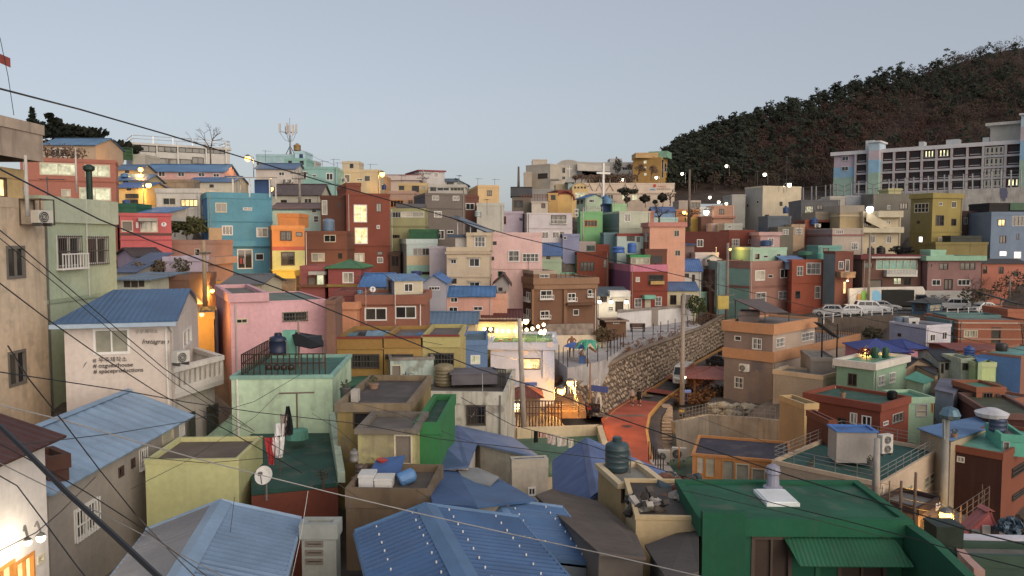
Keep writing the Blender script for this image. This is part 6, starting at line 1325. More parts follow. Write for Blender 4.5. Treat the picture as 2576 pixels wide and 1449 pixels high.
# pavilion on the right
pv=H('garden_pavilion','open pavilion with wide red hipped roof',82,1745,1850,948,1000,c('6b4a34'),dep=6,a=-12,top='hip',yr=921,rcol=c('a64e34'),oh=1.0,ext=0,cat='pavilion',ground=False)
for o in [x for x in pv.root.children if x.name.startswith('wall')]: bpy.data.objects.remove(o)
for dx in (0.1,pv.w-.1):
    for dy in (0.1,pv.d-.1): m=MB(); m.box(dx-.1,dy-.1,-2,dx+.1,dy+.1,pv.h+0.05); m.obj('post','bark',c('7d5234'),pv.root)
m=MB(); m.box(.2,.2,-.1,pv.w-.2,pv.d-.2,.1); m.obj('floor_deck','paint',c('6b4a34'),pv.root)
rn=random.Random(21)
for i,(x,y,h_)in enumerate(((1725,985,3.2),(1752,1000,3.0),(1770,990,2.6),(1735,1000,2.5))): twig_tree('reddish bare shrub growing before the pavilion',RG(x,y)+Vector((.5,0,0)),h_,.55,c('8a4a28'),80+i,4,.06,group='bare shrubs before the pavilion',name='bare_shrub',cat='shrub',tips=(c('8f5530'),4,.1))
for i,(x,y,r)in enumerate(((1718,1015,1.4),(1745,1018,1.3),(1775,1012,1.5),(1810,1005,1.6),(1850,995,1.6))): bush('low dry brown hedge beside roadside railing',RG(x,y),r,r*.5,c('6b4524')if i<3 else c('4a3a22'),90+i,260,.14,group='dry hedges beside the roadside railing',name='dry_hedge',cat='hedge')
lamp('small white lamp on striped roadside pole',1722,949,74,.16,WARMW,260,arm=.35,side=-1)
utility_pole('tall roadside pole with yellow black bands at its foot',1715,738,1060,73,.22,(),col=c('8f8072'),stripes=True)
m=MB(); m.box(-.35,-.03,0,.35,.03,.28); m.tube([(0,.05,-.9),(0,.05,.2)],.03,5); tag(m.obj('street_sign','paint',c('3a4a86'),None,mat_at(P(1730,988,74))),'small blue street sign beside striped pole','sign')
# concrete wall and railing below the pavilion
cw_t=[(1698,1062,70.5),(1783,1044,73),(1905,1052,71),(1975,1060,69)]; cw_b=[(1706,1175,70.5),(1783,1160,73),(1905,1160,71),(1975,1160,69)]
ribbon_wall('concrete_wall','stained tall concrete wall under the roadside railing',[P(*q)for q in cw_t],[P(*q)for q in cw_b],.5,c('9a8a76'))
for q in cw_t: p=P(*q); TP.append((p.x,p.y+1.5,p.z-.4)); p2=P(q[0],q[1]+95,q[2]); TP.append((p2.x,p2.y-1.5,p2.z))
fence('ornate pale railing on the stained concrete wall',[P(1708,1062,70.8),P(1783,1044,73.3),P(1950,1056,70)],1.15,.45,c('9d8f80'),3,.02)
t=empty('rubble_bank',P(1900,1048,76)); tag(t,'bank of grey boulders above the stained concrete wall','boulders',kind='stuff'); mb=MB(); rn=random.Random(31)
for k in range(60):
    x,y=rn.uniform(1790,1970),rn.uniform(1018,1046); p=P(x,y,76+rn.uniform(-2,2))-P(1900,1048,76); vs,fs=tmpl[k%6]; s_=rn.uniform(.3,.75); mb.add([(p.x+a*s_,p.y+b*s_,p.z+d_*s_*1.5)for a,b,d_ in vs],fs)
mb.obj('boulders','stone',c('8f8576'),t)
# stick figure sculpture on the wall, flag sign
q=P(1505,1032,74.0); t=figure('signpost_figure','white stick figure sculpture holding sign on stone wall',q,-90,2.6,c('b9b0a6'),((0,.42,1.25),(0,.65,1.1),(0,-.3,1.75),(0,-.05,1.95)),cat='sculpture')
m=MB(); m.box(-.9,-.06,-.28,.9,.06,.28); tag(m.obj('sign_board','paint',c('2f3f78'),None,mat_at(P(1506,978,73.8))@Matrix.Rotation(.12,4,'Y')),'dark blue board above white stick figure','sign')
utility_pole('thin rusty pole left of the stick figure sculpture',1484,912,1035,72.5,.09,(),col=c('8a6a50'))
for i,(x,y,col)in enumerate(((1484,1040,'8a2f28'),(1496,1042,'2b2b30'))):
    q=P(x,y,72); t=empty('scooter',q,R(200+30*i)); tag(t,['red scooter parked at foot of stone wall','dark scooter parked at foot of stone wall'][i],'scooter')
    for dx in (-.55,.55): m=MB(); m.lathe([(.26,-.05),(.26,.05)],12,dx,0,.26,Matrix.Rotation(R(90),3,'X')); m.obj('wheel','plastic',BLACK,t)
    m=MB(); m.add([(-.75,-.14,.5),(-.1,-.14,.4),(.3,-.14,.35),(.45,-.14,.95),(.38,-.14,.98),(.2,-.14,.5),(-.1,-.14,.72),(-.7,-.14,.75)]+[(-.75,.14,.5),(-.1,.14,.4),(.3,.14,.35),(.45,.14,.95),(.38,.14,.98),(.2,.14,.5),(-.1,.14,.72),(-.7,.14,.75)],[(0,1,2,3,4,5,6,7),tuple(range(15,7,-1))]+[(i_,8+i_,8+(i_+1)%8,(i_+1)%8)for i_ in range(8)]); m.obj('scooter_body','gloss',c(col),t)
    m=MB(); m.tube([(.4,-.3,1.05),(.4,.3,1.05)],.025,5); m.tube([(.42,0,.9),(.4,0,1.05)],.03,5); m.obj('handlebar','metal',BLACK,t)
    m=MB(); m.box(-.7,-.13,.76,0,.13,.86); m.obj('saddle','plastic',BLACK,t)
# ================================================================ lower right
def roofpoly(name,label,pts,col,hgt,wcol,m='tarp',cat='house',corr=None,inset=0.25,wall='plaster',ground=True,drop=0.0):
    """a house known by its roof corners (x, y, distance): sheet roof with walls below it"""
    w=[P(*q)for q in pts]; o=w[0].copy(); o.z=min(p.z for p in w)-hgt
    t=empty(name,o); tag(t,label,cat); loc=[p-o for p in w]
    mb=MB()
    if corr: mb.corr(loc,Vector(corr),0.28)
    else: mb.sheet(loc,0.07)
    mb.obj('roof',m,col,t)
    cc=sum(loc,Vector())/len(loc); ins=[p.lerp(cc,inset/max(0.5,(p-cc).length))for p in loc]; n=len(ins); mb=MB()
    mb.add([(p.x,p.y,-2.5)for p in ins]+[(p.x,p.y,p.z-0.09)for p in ins],[(i,(i+1)%n,n+(i+1)%n,n+i)for i in range(n)]); mb.obj('wall',wall,wcol,t)
    if ground:
        for p in ins: TP.append((p.x+o.x,p.y+o.y,o.z+0.3))
    return t
def ridge_house(name,label,Yf,rf,rn,el,er,col,hgt=2.6,wcol=None,pitch=0.22,capw=0.3,near=1.0,m='roof_sheet',cat='house',capcol=None,bolts=0,lcol=None):
    """gable roof whose ridge runs towards the viewer: far and near end of the ridge, far ends of both eaves"""
    a=P(*rf,Yf); b=G(*rn,a.z); d=(b-a); d.z=0; b=a+d*near; d=b-a
    pv=Vector((-d.y,d.x,0)).normalized()
    def eave(px,py):
        r=ray(px,py); den=pv.x-r.x*pv.y; s_=(r.x*a.y-a.x)/den; q=a+pv*s_; q.z=r.z*q.y; return q
    L0,R0=eave(*el),eave(*er); o=a.copy(); o.z=min(L0.z,R0.z)-hgt; t=empty(name,o); tag(t,label,cat)
    A,B,L1,R1=a-o,b-o,L0+d-o,R0+d-o; L0,R0=L0-o,R0-o
    for nm,p,q0,q1,cc in (('roof',R0,R1,A,col),('roof',L0,L1,A,lcol or col)):
        mb=MB(); mb.corr([A,B,q0,p],p-A,pitch,0.04); ro=mb.obj(nm,m,cc,t)
        if bolts:
            for i in range(bolts):
                for f in (0.22,0.72):
                    q=A.lerp(p,f)+d*((i+0.5)/bolts)*0.95; x=MB(); x.lathe([(0.02,0),(0.02,0.05),(0.012,0.06)],6,q.x,q.y,q.z+0.02); x.obj('bolt_cap','paint',WHITE,ro)
    up=Vector((0,0,0.07)); lw=(L0-A).normalized()*capw; rw=(R0-A).normalized()*capw
    x=MB(); x.add([A+lw+up*.7,A+up,A+rw+up*.7,B+lw+up*.7,B+up,B+rw+up*.7,A+lw*.9-up*.3,B+lw*.9-up*.3,A+rw*.9-up*.3,B+rw*.9-up*.3],[(0,1,4,3),(1,2,5,4),(0,3,7,6),(2,8,9,5)]); x.obj('ridge_cap',m,capcol or col,t)
    for e0 in (L0,R0):                                    # verge trim at the far gable
        x=MB(); x.tube([A+up*.3,e0+up*.3],.07,5); x.obj('verge_trim',m,capcol or col,t)
    for e0,e1 in ((L0,L1),(R0,R1)): x=MB(); x.tube([e0-up*.4,e1-up*.4],.06,5); x.obj('gutter',m,capcol or col,t)
    i_=[L0.lerp(R0,.06),R0.lerp(L0,.06),R1.lerp(L1,.06),L1.lerp(R1,.06)]; x=MB(); n=4
    x.add([(p.x,p.y,-2.5)for p in i_]+[(p.x,p.y,p.z-.1)for p in i_]+[(A.x,A.y,A.z-.12),(B.x,B.y,B.z-.12)],[(k,(k+1)%4,4+(k+1)%4,4+k)for k in range(4)]+[(4,5,8),(6,7,9)]); x.obj('wall','plaster',wcol or c('8a8074'),t)
    for p in i_: TP.append((p.x+o.x,p.y+o.y,o.z+.3))
    return t,A+o,B+o
zone(0,0,1.0)
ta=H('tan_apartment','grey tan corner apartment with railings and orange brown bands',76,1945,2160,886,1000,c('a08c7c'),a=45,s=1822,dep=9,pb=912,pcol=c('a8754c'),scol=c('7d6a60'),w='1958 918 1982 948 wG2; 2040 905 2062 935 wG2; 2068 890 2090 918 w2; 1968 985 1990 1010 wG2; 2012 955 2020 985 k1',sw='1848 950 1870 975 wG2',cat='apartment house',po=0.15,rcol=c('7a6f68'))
H('','',76,1945,2050,816,890,c('9f8b7a'),a=45,s=1822,parent=ta,ext=0,pb=842,pcol=c('b07a50'),scol=c('7a665c'),po=0.2,w='1952 848 1972 875 wG2; 2016 833 2046 860 wG3',sw='1893 852 1916 878 wG2; 1848 846 1864 856 w1',rcol=c('7a6f68'))
ta.rail(None,0.9,c('3a3532'),'f',0.6,0.1,0.02)
H('','',80,1908,1858,785,822,c('7d6a62'),a=20,dep=3,parent=ta,ext=0.2)
q=P(1890,790,79); sp2=empty('roof_panel',q); tag(sp2,'dark tilted sheet canopy on the tan apartment roof','canopy'); x=MB(); x.sheet([P(1846,752,82)-q,P(1912,752,84)-q,P(1985,786,80)-q,P(1925,786,77)-q],.1); x.obj('panel','roof_sheet',c('5f4a40'),sp2)
for p in ((1925,786,77.2),(1985,786,80),(1850,753,82)): b=P(*p)-q; x=MB(); x.tube([b,b-Vector((0,0,2.4))],.05,5); x.obj('post','metal',c('4a4440'),sp2)
aircon('air conditioner on left wall of the tan apartment',1860,916,1884,936,76.5,rz=-45)
for i,(x0,y0,y1)in enumerate(((2067,800,900),(2105,815,895))): utility_pole(['left black steel stair post on tan apartment','right black steel stair post on tan apartment'][i],x0,y0,y1,73,.07,(),col=c('1f1c1b'))
x=MB(); a_,b_=P(2055,812,80),P(2105,850,78); n_=12
t=empty('steel_stair',b_); tag(t,'black steel outside stair of the tan apartment','stairs')
for k in range(n_): p=a_.lerp(b_,k/n_)-b_; m=MB(); m.box(p.x-.15,p.y-.5,p.z-.03,p.x+.25,p.y+.6,p.z+.03); m.obj('tread','metal',c('2a2624'),t)
for dy in (-.5,.6): m=MB(); m.tube([a_-b_+Vector((0,dy,0)),Vector((0,dy,0))],.06,4); m.tube([a_-b_+Vector((0,dy,1)),Vector((0,dy,1))],.03,4); m.obj('stringer','metal',c('2a2624'),t)
H('grey_side_block','grey block with dark yard beside the tan apartment',72,2103,2040,900,985,c('7d746c'),a=10,dep=5,w='2094 915 2100 924 w1',ext=1)
H('beige_yard_wall','beige and yellow yard wall below the tan apartment',70,2070,2104,945,1000,c('b59a78'),a=45,s=1945,dep=6,scol=c('94836f'),ext=1)
zone(3550,1300,0.19533)
H('cobalt_roof_house','pink house with big cobalt blue hipped roof',76,-290,285,340,460,c('c07d8a'),dep=6,a=-6,top='hip',yr=175,rcol=c('2c3f8f'),w='',oh=0.3)
H('cobalt_roof_annex','pink annex with smaller cobalt blue roof',80,275,470,300,430,c('c88a92'),dep=5,top='hip',yr=178,rcol=c('2a3f90'),w='270 370 300 420 k1',oh=0.4,a=6)
bh=H('black_roof_house','white house with long black tiled roof',70,680,985,455,620,c('b0ab94'),dep=6,a=-10,s=None,top='gx',yr=320,rcol=c('26242a'),w='688 500 725 620 k1; 740 488 798 575 k2; 905 450 950 570 k2',oh=.25,m='old_plaster')
roofpoly('black_lean_roof','black tiled lean to roof sloping down beside beige gable',[(250,470,72),(520,410,75),(660,640,67),(620,640,67)],c('2b2828'),2.0,c('9a7f66'),'roof_sheet')
H('beige_gable_wall','beige gable wall house between black roofs',70.5,215,640,560,720,c('94795f'),dep=4,top='gy',yr=440,xr=400,rcol=c('3a3230'),ext=1,oh=.15)
H('lime_balcony_house','lime balcony house with dark windows under blue tarp',67,1135,1400,480,660,c('a9b07a'),dep=5,lay=((560,c('aab877')),),w='1160 480 1205 555 k1; 1220 485 1390 550 k3',ext=1)
H('stained_wall_house','stained pale green wall beside the lime balcony',68,950,1130,430,640,c('a0a68c'),dep=3,m='old_plaster',w='965 450 1040 580 k2')
tank('round blue tank with grey lid beside black tiled roof',1025,275,1152,405,71,c('31508f'))
roofpoly('blue_tarp_roof','bright blue tarpaulin roof over lime balcony house',[(1110,385,70),(1280,380,72),(1325,430,68),(1165,472,66)],c('2f6aa8'),1.0,c('8a9a70'))
H('big_blue_wall_house','long plain blue house wall with teal roof',66,1722,2200,400,800,c('8a5a42'),dep=8,s=1190,a=38,scol=c('4f76a6'),rcol=c('5f9a90'),pb=430,po=.03)
tank('square dark tank on the long blue house roof',1440,235,1580,345,68,c('33302e'),lid=False,ribs=0)
H('red_roof_strip_house','low house with red orange roof behind blue wall',78,870,1440,320,420,c('8a5038'),dep=5,top='gx',yr=270,rcol=c('8a3a28'),a=0)
zone(3072,1400,0.392404)
gch=H('green_corner_house','green corner house with white roof band and teal roof',66,682,890,84,260,c('85a084'),a=42,s=440,dep=8,pb=128,pcol=c('c2b8aa'),po=.25,scol=c('6f8f74'),rcol=c('3f9a80'),w='705 158 745 235 wG2; 775 140 812 215 wG2',sw='512 155 570 225 k2')
for i,(x0,x1)in enumerate(((675,720),(740,785))): tank(['left square green tank on green corner house','right square green tank on green corner house'][i],x0,-18,x1,55,69,c('1f4a34'),ribs=0,lid=False)
lamp('sodium lamp behind roof of the green corner house',618,2,72,.2,WARM,60,arm=.4)
bush('rusty red potted plants on the green corner roof',P(630,45,70),.9,.45,c('7a3a28'),101,160,.12,name='potted_plants',cat='plants')
mgh=H('mint_shutter_house','mint green house with shuttered window and green roof',58,885,1065,305,560,c('93b08f'),a=40,s=735,dep=7,rcol=c('3a7d60'),pb=345,w='945 340 1025 430 aC1+; 1045 320 1068 400 o1')
roofpoly('green_sheet_roof','bright green sheet roof behind mint shuttered house',[(870,180,64),(950,135,67),(1065,190,64),(1000,215,61)],c('2f8f72'),1.5,c('7f9a84'),'roof_sheet')
roofpoly('blue_grey_yard_roof','flat grey blue cluttered roof between mint and brown houses',[(1065,250,60),(1190,280,58),(1300,190,66),(1100,180,67)],c('6a6a7c'),2.0,c('8a8a94'),'roof_slab')
rbh=H('brick_green_roof_house','red brick house with dark green flat roof and white windows',52,722,903,348,575,c('7d3a26'),a=40,s=235,dep=8,rcol=c('2f5a48'),pb=395,scol=c('74361f'),w='798 395 865 475 wK3; 738 452 770 488 w2',sw='525 408 572 468 wC2; 600 428 662 480 w2; 445 440 500 480 k2',po=.12)
rbh.rail(None,.0,c('b59a80'),'f',9,.05,.02)if False else None
t=MB(); t.lathe([(.3,0),(.34,.1),(.34,.5),(.2,.6)],14); tag(t.obj('vent_drum','metal',(0.02,.02,.02,1),None,mat_at(P(795,315,54.5))),'black round vent on the dark green flat roof','vent')
aircon('white air conditioner on green roof of brick house',415,228,465,265,59,rz=20)
H('cream_side_house','cream yellow wall house left of brick house',53,235,322,345,600,c('b5935f'),a=42,s=75,dep=5,scol=c('a8875a'),ext=1)
H('brown_porch_hut','small brown porch hut with flat roof',49,390,440,450,560,c('6e3a26'),a=35,s=248,dep=3,scol=c('5f3222'),rcol=c('7a4a38'),ext=.6,cat='hut')
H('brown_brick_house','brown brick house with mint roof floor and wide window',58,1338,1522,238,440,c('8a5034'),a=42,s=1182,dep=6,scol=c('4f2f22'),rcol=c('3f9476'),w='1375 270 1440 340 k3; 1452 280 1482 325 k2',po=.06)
H('orange_lower_wall','low orange wall joined to the brown brick house',60,1505,1700,320,440,c('8a5640'),a=25,dep=3,ext=.8)
H('mossy_roof_house','dark red house with mossy flat roof',52,1435,1760,400,560,c('4a2420'),dep=7,a=-14,rcol=c('4a5038'),po=.12,pcol=c('6a4a40'))
roofpoly('blue_sheet_house','wide blue sheet roofed house behind street lamp',[(955,500,49),(1330,428,55),(1452,490,51),(1170,585,45)],c('4a76a4'),2.4,c('a08c70'),'roof_sheet',corr=(-1,.2,0))
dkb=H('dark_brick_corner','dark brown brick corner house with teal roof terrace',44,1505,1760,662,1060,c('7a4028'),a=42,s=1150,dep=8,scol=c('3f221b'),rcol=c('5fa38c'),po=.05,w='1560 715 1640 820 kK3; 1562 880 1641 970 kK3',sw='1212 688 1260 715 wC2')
H('','',45.5,1500,1650,540,655,c('4fa088'),dep=3,a=15,parent=dkb,s=1395,w='1505 560 1550 645 aD1; 1605 560 1620 585 k1',ext=.2)
tank('dark blue tank with white foam lid on teal roof',1450,420,1552,532,46.5,c('33405a'))
m=MB(); pp=P(1500,440,46.4); m.lathe([(.85,-.1),(.95,.15),(.6,.3),(.3,.42)],14,pp.x,pp.y+1.0,pp.z); tag(m.obj('tank_cover','tarp',c('c9c5c8')),'white foam cover lying on the dark blue tank','cover')
tb=H('railing_roof_house','cream house with big dark teal roof and thin railings',41,722,1092,850,1240,c('b59c80'),a=45,s=25,dep=8,rcol=c('24594f'),pb=878,po=.04,scol=c('94806c'),w='1000 775 1075 900 c2C+; 850 855 925 980 c2C+',ext=1)
tb.rail(None,.75,c('9a948a'),'flrb',1.1,.08,.016,bars=3)
tbh=H('roof_cabin','grey rooftop cabin with flat blue roof on teal roof',44.5,700,442,520,672,c('9a9088'),a=4,dep=1.5,top='flat',pcol=c('3a6aa8'),rcol=c('3a6aa8'),pb=530,po=.08,ext=.5,ground=False,cat='cabin')
aircon('tall double fan outdoor unit beside grey rooftop cabin',705,540,797,665,43.2,rz=20,fans=2)
utility_pole('thick concrete pole rising before the teal roof',690,568,920,36,.17,(),col=c('9a9288'))
utility_pole('tall pole carrying transformer and curved lamp',1118,440,1180,40,.2,((12.0,1.4),),trans=((.55,8.6),(.95,8.7)),col=c('8a8478'))
t=empty('curved_street_lamp',P(1130,560,39.6)); tag(t,'unlit curved blue street lamp head on transformer pole','lamp'); m=MB(); o=P(1130,560,39.6)
m.tube([P(1128,570,39.6)-o,P(1128,430,39.6)-o,P(1140,398,39.6)-o,P(1165,390,39.6)-o],.07,7); m.obj('lamp_arm','metal',c('7d8a92'),t); m=MB(); q=P(1168,415,39.6)-o; m.lathe([(.42,-.2),(.5,0),(.35,.3),(.1,.42)],14,q.x,q.y,q.z); m.obj('lamp_hood','metal',c('55717f'),t)
lamp('bright orange lamp on the pole at lower right',1140,1062,37.5,.3,WARM,260,arm=.35,side=-1)
lamp('small second orange lamp under the bright lamp',1118,1130,38.3,.1,WARM,40,arm=.25,side=-1)
for i,(xx,y0,y1)in enumerate(((848,840,1060),(935,785,1180),(775,840,990),(1190,1040,1250))): utility_pole(['rusty post with small box before cream wall','taller rusty post before the cream wall','thin bent post before the cream wall','thin dark post beside orange lamp'][i],xx,y0,y1,33.5-i,.07 if i<2 else .035,((1.9,1.0),)if i==0 else (),col=c('6a5442'))
H('dark_awning_shop','small shop front with dark awning and white letters',38.5,965,1105,1010,1200,c('6e5a4a'),a=40,dep=2,w='975 1060 1040 1180 k2',ext=1,pcol=c('3a2a26'),cat='shop').text('BAI',1060,1030,.55,WHITE,off=-.1,rot=0)
fence('rusty mesh railing along the lower right lane',[P(1190,1170,37),P(1415,1000,43),P(1250,930,48),P(1140,900,50)],1.1,1.2,c('6a5648'),3,.025)
H('coral_mural_house','coral pink gabled house with painted mural',31,1205,1500,1235,1330,c('c2605c'),dep=.6,a=0,top='gy',yr=1035,xr=1425,rcol=c('b0564e'),ext=1.5,oh=.02)
for i,(x0,y0,x1,y1,k)in enumerate(((1300,1150,1360,1225,'6f6a68'),(1370,1125,1425,1225,'b5aca0'),(1425,1130,1480,1230,'3c3438'))):
    p,w_,hg=span(x0,y0,x1,y1,30.9); m=MB(); m.box(-w_/2,-.03,0,w_/2,.05,hg); tag(m.obj('mural_panel','paint',c(k),None,mat_at(p)),['grey painted mural patch on coral gable','pale painted mural patch on coral gable','dark painted mural patch on coral gable'][i],'mural')
for i in range(2): bush(['blue and grey painted prop beside the coral gable','dark planted heap beside coral gable'][i],P(1570+i*60,1210,30),.6,.45,[c('50606c'),c('4a3a2c')][i],111+i,240,.14,name='planting_heap',cat='heap')
sh=H('shop_awning_house','low shop with pale awning edge and row of pictures',27,1195,1800,1235,1300,c('4a2226'),dep=.6,a=-4,pcol=c('b5aeb4'),pb=1250,rcol=c('a8a2a8'),ext=.8,po=.3,cat='shop')
for i,(xx,k)in enumerate(((1240,'c08a88'),(1280,'b59aa4'),(1325,'c9c2bc'),(1365,'7a5a50'),(1408,'b5a58a'),(1450,'5a3a3c'),(1497,'c0a24c'))): sh.part('picture_tile',xx-12,1240,xx+12,1285,-.38,-.3,c(k),'paint',off=-.36)
H('dark_green_shed','dark green corrugated shed at lower right',25,1215,1900,1310,1560,c('33503f'),dep=1.2,ext=1.5,a=-3,m='tarp')
m=MB(); m.box(-.45,-.4,0,.45,.4,1.1); m.box(-.48,-.43,1.1,.48,.43,1.16); tag(m.obj('utility_cabinet','metal',c('2f3a30'),None,mat_at(P(1120,1320,26.0))),'dark green utility cabinet under the orange lamp','cabinet')
x=ribbon_wall('pink_wall','narrow pink wall stub beside dark green cabinet',[P(1190,1250,27),P(1240,1320,23),P(1320,1400,20)],[P(1190,1400,27),P(1240,1480,23),P(1320,1560,20)],.25,c('b98a7c'),'plaster')
# ---- low roofs between the road and the green house
zone(0,0,1.0)
roofpoly('mauve_flat_roof','broad mauve flat roof with thin rail below concrete wall',[(1742,1142,62),(1880,1112,67),(2085,1130,60),(2060,1200,50),(1850,1180,54)],c('74605a'),3.0,c('7a6a60'),'roof_slab')
gl=H('glass_front_house','long low house with orange glazed shop front',50,1742,1990,1140,1240,c('b5763a'),a=-18,dep=5,w='1752 1148 1772 1192 oC1; 1774 1150 1800 1200 oC1; 1815 1158 1848 1212 oC1; 1850 1168 1885 1222 cC1; 1890 1180 1925 1230 cC1',rcol=c('3f3a48'),ext=1.5,pb=1146)
for i,(x0,y0,x1,y1)in enumerate(((1655,1132,1685,1163),(1690,1126,1726,1157))): aircon(['left white outdoor unit at foot of roadside stairs','right white outdoor unit at foot of roadside stairs'][i],x0,y0,x1,y1,55,rz=-15)
roofpoly('green_yard_floor','small dark green yard floor beside white outdoor units',[(1650,1185,53),(1700,1148,58),(1750,1150,57),(1740,1200,50)],c('2f5a40'),1.5,c('8a6a48'),'roof_slab')
utility_pole('orange steel post at edge of green yard',1708,1122,1175,53,.07,(),col=c('b5763a'))
t=empty('brick_planter',P(1640,1200,52)); tag(t,'row of stepped brick planters along the road end','planter')
for k in range(4): p=P(1652+14*k,1166+16*k,54-1.6*k)-P(1640,1200,52); m=MB(); m.box(p.x-.35,p.y-.5,p.z-1.2,p.x+.55,p.y+.5,p.z); m.obj('planter_box','plaster',c('b57a50'),t); m=MB(); m.box(p.x-.42,p.y-.55,p.z,p.x+.62,p.y+.55,p.z+.12); m.obj('planter_cap','concrete',c('a89a90'),t)
fence('short black posts beside the brick planters',[P(1632,1152,56),P(1668,1200,50)],1.2,.9,c('2a2624'),0,.03)
# green flat roof below the cafe
gf=[P(1300,1082,57.5),P(1508,1078,58.5),P(1532,1150,50),P(1300,1165,48)]
t=empty('green_roof_building',gf[0]-Vector((0,0,4))); tag(t,'flat green roof with cream parapet and hanging laundry','building'); o=gf[0]-Vector((0,0,4)); zc=gf[0].z-.6
for p in gf: p.z=zc
loc=[p-o for p in gf]; m=MB(); m.sheet(loc,.2); m.obj('roof','roof_slab',c('52785a'),t); n=4
m=MB(); m.add([(p.x,p.y,-1)for p in loc]+[(p.x,p.y,p.z-.22)for p in loc],[(i,(i+1)%n,n+(i+1)%n,n+i)for i in range(n)]); m.obj('wall','plaster',c('a89878'),t)
for i in range(3):
    a_,b_=loc[i],loc[(i+1)%4];
    if i==2: continue
    d=(b_-a_).normalized(); nrm=Vector((d.y,-d.x,0))*.2; m=MB(); m.add([a_-nrm,b_-nrm,b_+nrm,a_+nrm,a_-nrm+Vector((0,0,.75)),b_-nrm+Vector((0,0,.75)),b_+nrm+Vector((0,0,.75)),a_+nrm+Vector((0,0,.75))],[(0,1,5,4),(2,3,7,6),(4,5,6,7),(0,4,7,3),(1,2,6,5),(0,3,2,1)]); m.obj('parapet','plaster',c('c9b088'),t)
for p in gf: TP.append((p.x,p.y,p.z-4))
lw=empty('laundry_line',P(1340,1085,52)); tag(lw,'laundry line with black trousers and pale shirts','laundry'); o=P(1340,1085,52)
m=MB(); m.tube([P(1338,1082,52)-o,P(1400,1095,52)-o,P(1450,1108,52)-o],.012,4); m.obj('line','plastic',c('8a8580'),lw)
for i,(x,y,k,w_,hh)in enumerate(((1348,1084,'141416',.28,.8),(1357,1086,'8a2a26',.12,.4),(1368,1088,'b08078',.3,.35),(1383,1091,'b59c94',.35,.65),(1392,1093,'c0aaa2',.3,.7),(1408,1097,'c9bcae',.35,.7),(1420,1100,'b5a498',.3,.6),(1436,1104,'c2b5a4',.35,.6))):
    p=P(x,y,52)-o; m=MB(); n=5; vs=[(p.x-w_/2+w_*a/4,p.y+.04*math.sin(a*1.7+b),p.z-hh*b/3)for b in range(4)for a in range(n)]; m.add(vs,[(b*n+a,b*n+a+1,(b+1)*n+a+1,(b+1)*n+a)for b in range(3)for a in range(4)]); m.obj('garment','cloth',c(k),lw)
m=MB(); m.tube([P(1338,1082,52)-o,P(1338,1120,52)-o],.03,5); m.tube([P(1450,1108,52)-o,P(1450,1150,52)-o],.03,5); m.obj('line_post','metal',GREY,lw)
H('pump_house','small white box hut beside the red roofed shelter',58,1265,1296,1066,1120,c('b5a898'),dep=2,ext=1,w='1272 1072 1290 1086 a1',cat='hut')

# ================================================================ lower middle
zone(1024,1400,0.392404)
wwh=H('weathered_white_house','weathered white house with teal shutter and barred window',39,985,1598,262,640,c('b9b2a0'),dep=7,m='mouldy',a=-4,pb=345,po=.04,w='1108 370 1245 515 gT1; 1352 348 1472 480 kK2',rcol=c('5f564e'))
bxr=H('','',41.5,860,1140,52,245,c('a3b0a4'),dep=3.5,s=815,a=6,parent=wwh,w='862 95 930 235 cD1',pcol=c('7d756c'),ext=.3,pb=68,m='mouldy',scol=c('7f8a84'))
tank('rusty yellow grey ribbed tank on weathered white house',1140,92,1262,236,41,c('73664a'),lid=False,ribs=5)
m=MB(); p=P(1380,205,41.5); m.box(-1.1,-.8,0,1.3,.9,.55); m.box(-1.2,-.85,.55,1.35,.95,.62); tag(m.obj('covered_crate','tarp',c('5f5860'),None,mat_at(p,.15)),'grey covered crate on weathered white roof','crate')
fence('dark balusters on right corner of weathered roof',[P(1480,205,43),P(1600,225,40.5)],.8,.22,c('3f3a36'),2,.03)
for i,(xx,yy,r)in enumerate(((985,240,.4),(1065,240,.45))): bush(['dry weed clump on weathered roof edge','taller dry weed clump on weathered roof edge'][i],P(xx,yy+8,40.5),r,r*.8,c('4a4038'),120+i,120,.08,name='weed_clump',cat='weeds')
antenna('small aerial on the weathered white house',960,140,235,40,3,.4)
wire('white cable draped down the weathered front',[(1450,150,39),(1455,330,38.9),(1380,430,38.8)],.012,col=c('b5b0a8'))
gsh=roofpoly('green_canopy','dark green canopy roof behind the mouldy house',[(500,180,40),(740,160,44),(770,195,40),(520,250,35)],c('1f6a4a'),1.8,c('1f5f42'),'roof_slab')
myh=H('mouldy_house','mouldy yellow house with flat concrete roof',29,520,978,340,900,c('8f7a44'),dep=6,m='mouldy',a=-2,pb=395,pcol=c('7d6a50'),rcol=c('51463f'),po=.08,w='625 390 812 500 k1')
H('','',26,652,1018,505,760,c('a59a64'),dep=2.6,a=-2,parent=myh,m='mouldy',w='888 515 1000 735 cD1',rcol=c('6a5f54'),pcol=c('6e6458'),pb=535,po=.1,ext=1)
myh.part('chimney_box',615,252,660,330,1.2,1.6,c('a39a90'),off=1.4)
mt=H('','',23.2,575,1118,885,1100,c('6d5a44'),dep=2.6,a=-3,parent=myh,m='mouldy',ext=1.5,rcol=c('5a5048'),pb=1010,po=.02)
for i,(x0,y0,x1,y1,k,nm)in enumerate(((670,782,762,878,'b5b2b0','taller white foam box on mouldy terrace'),(770,808,880,870,'c0bab2','low wide white foam box on mouldy terrace'))):
    p,w_,hg=span(x0,y0,x1,y1,24.0); m=MB(); m.box(-w_/2,-.3,0,w_/2,.3,hg*.8); m.box(-w_/2-.02,-.32,hg*.8+.005,w_/2+.02,.32,hg); tag(m.obj('foam_box','plastic',c(k),None,mat_at(p)),nm,'box')
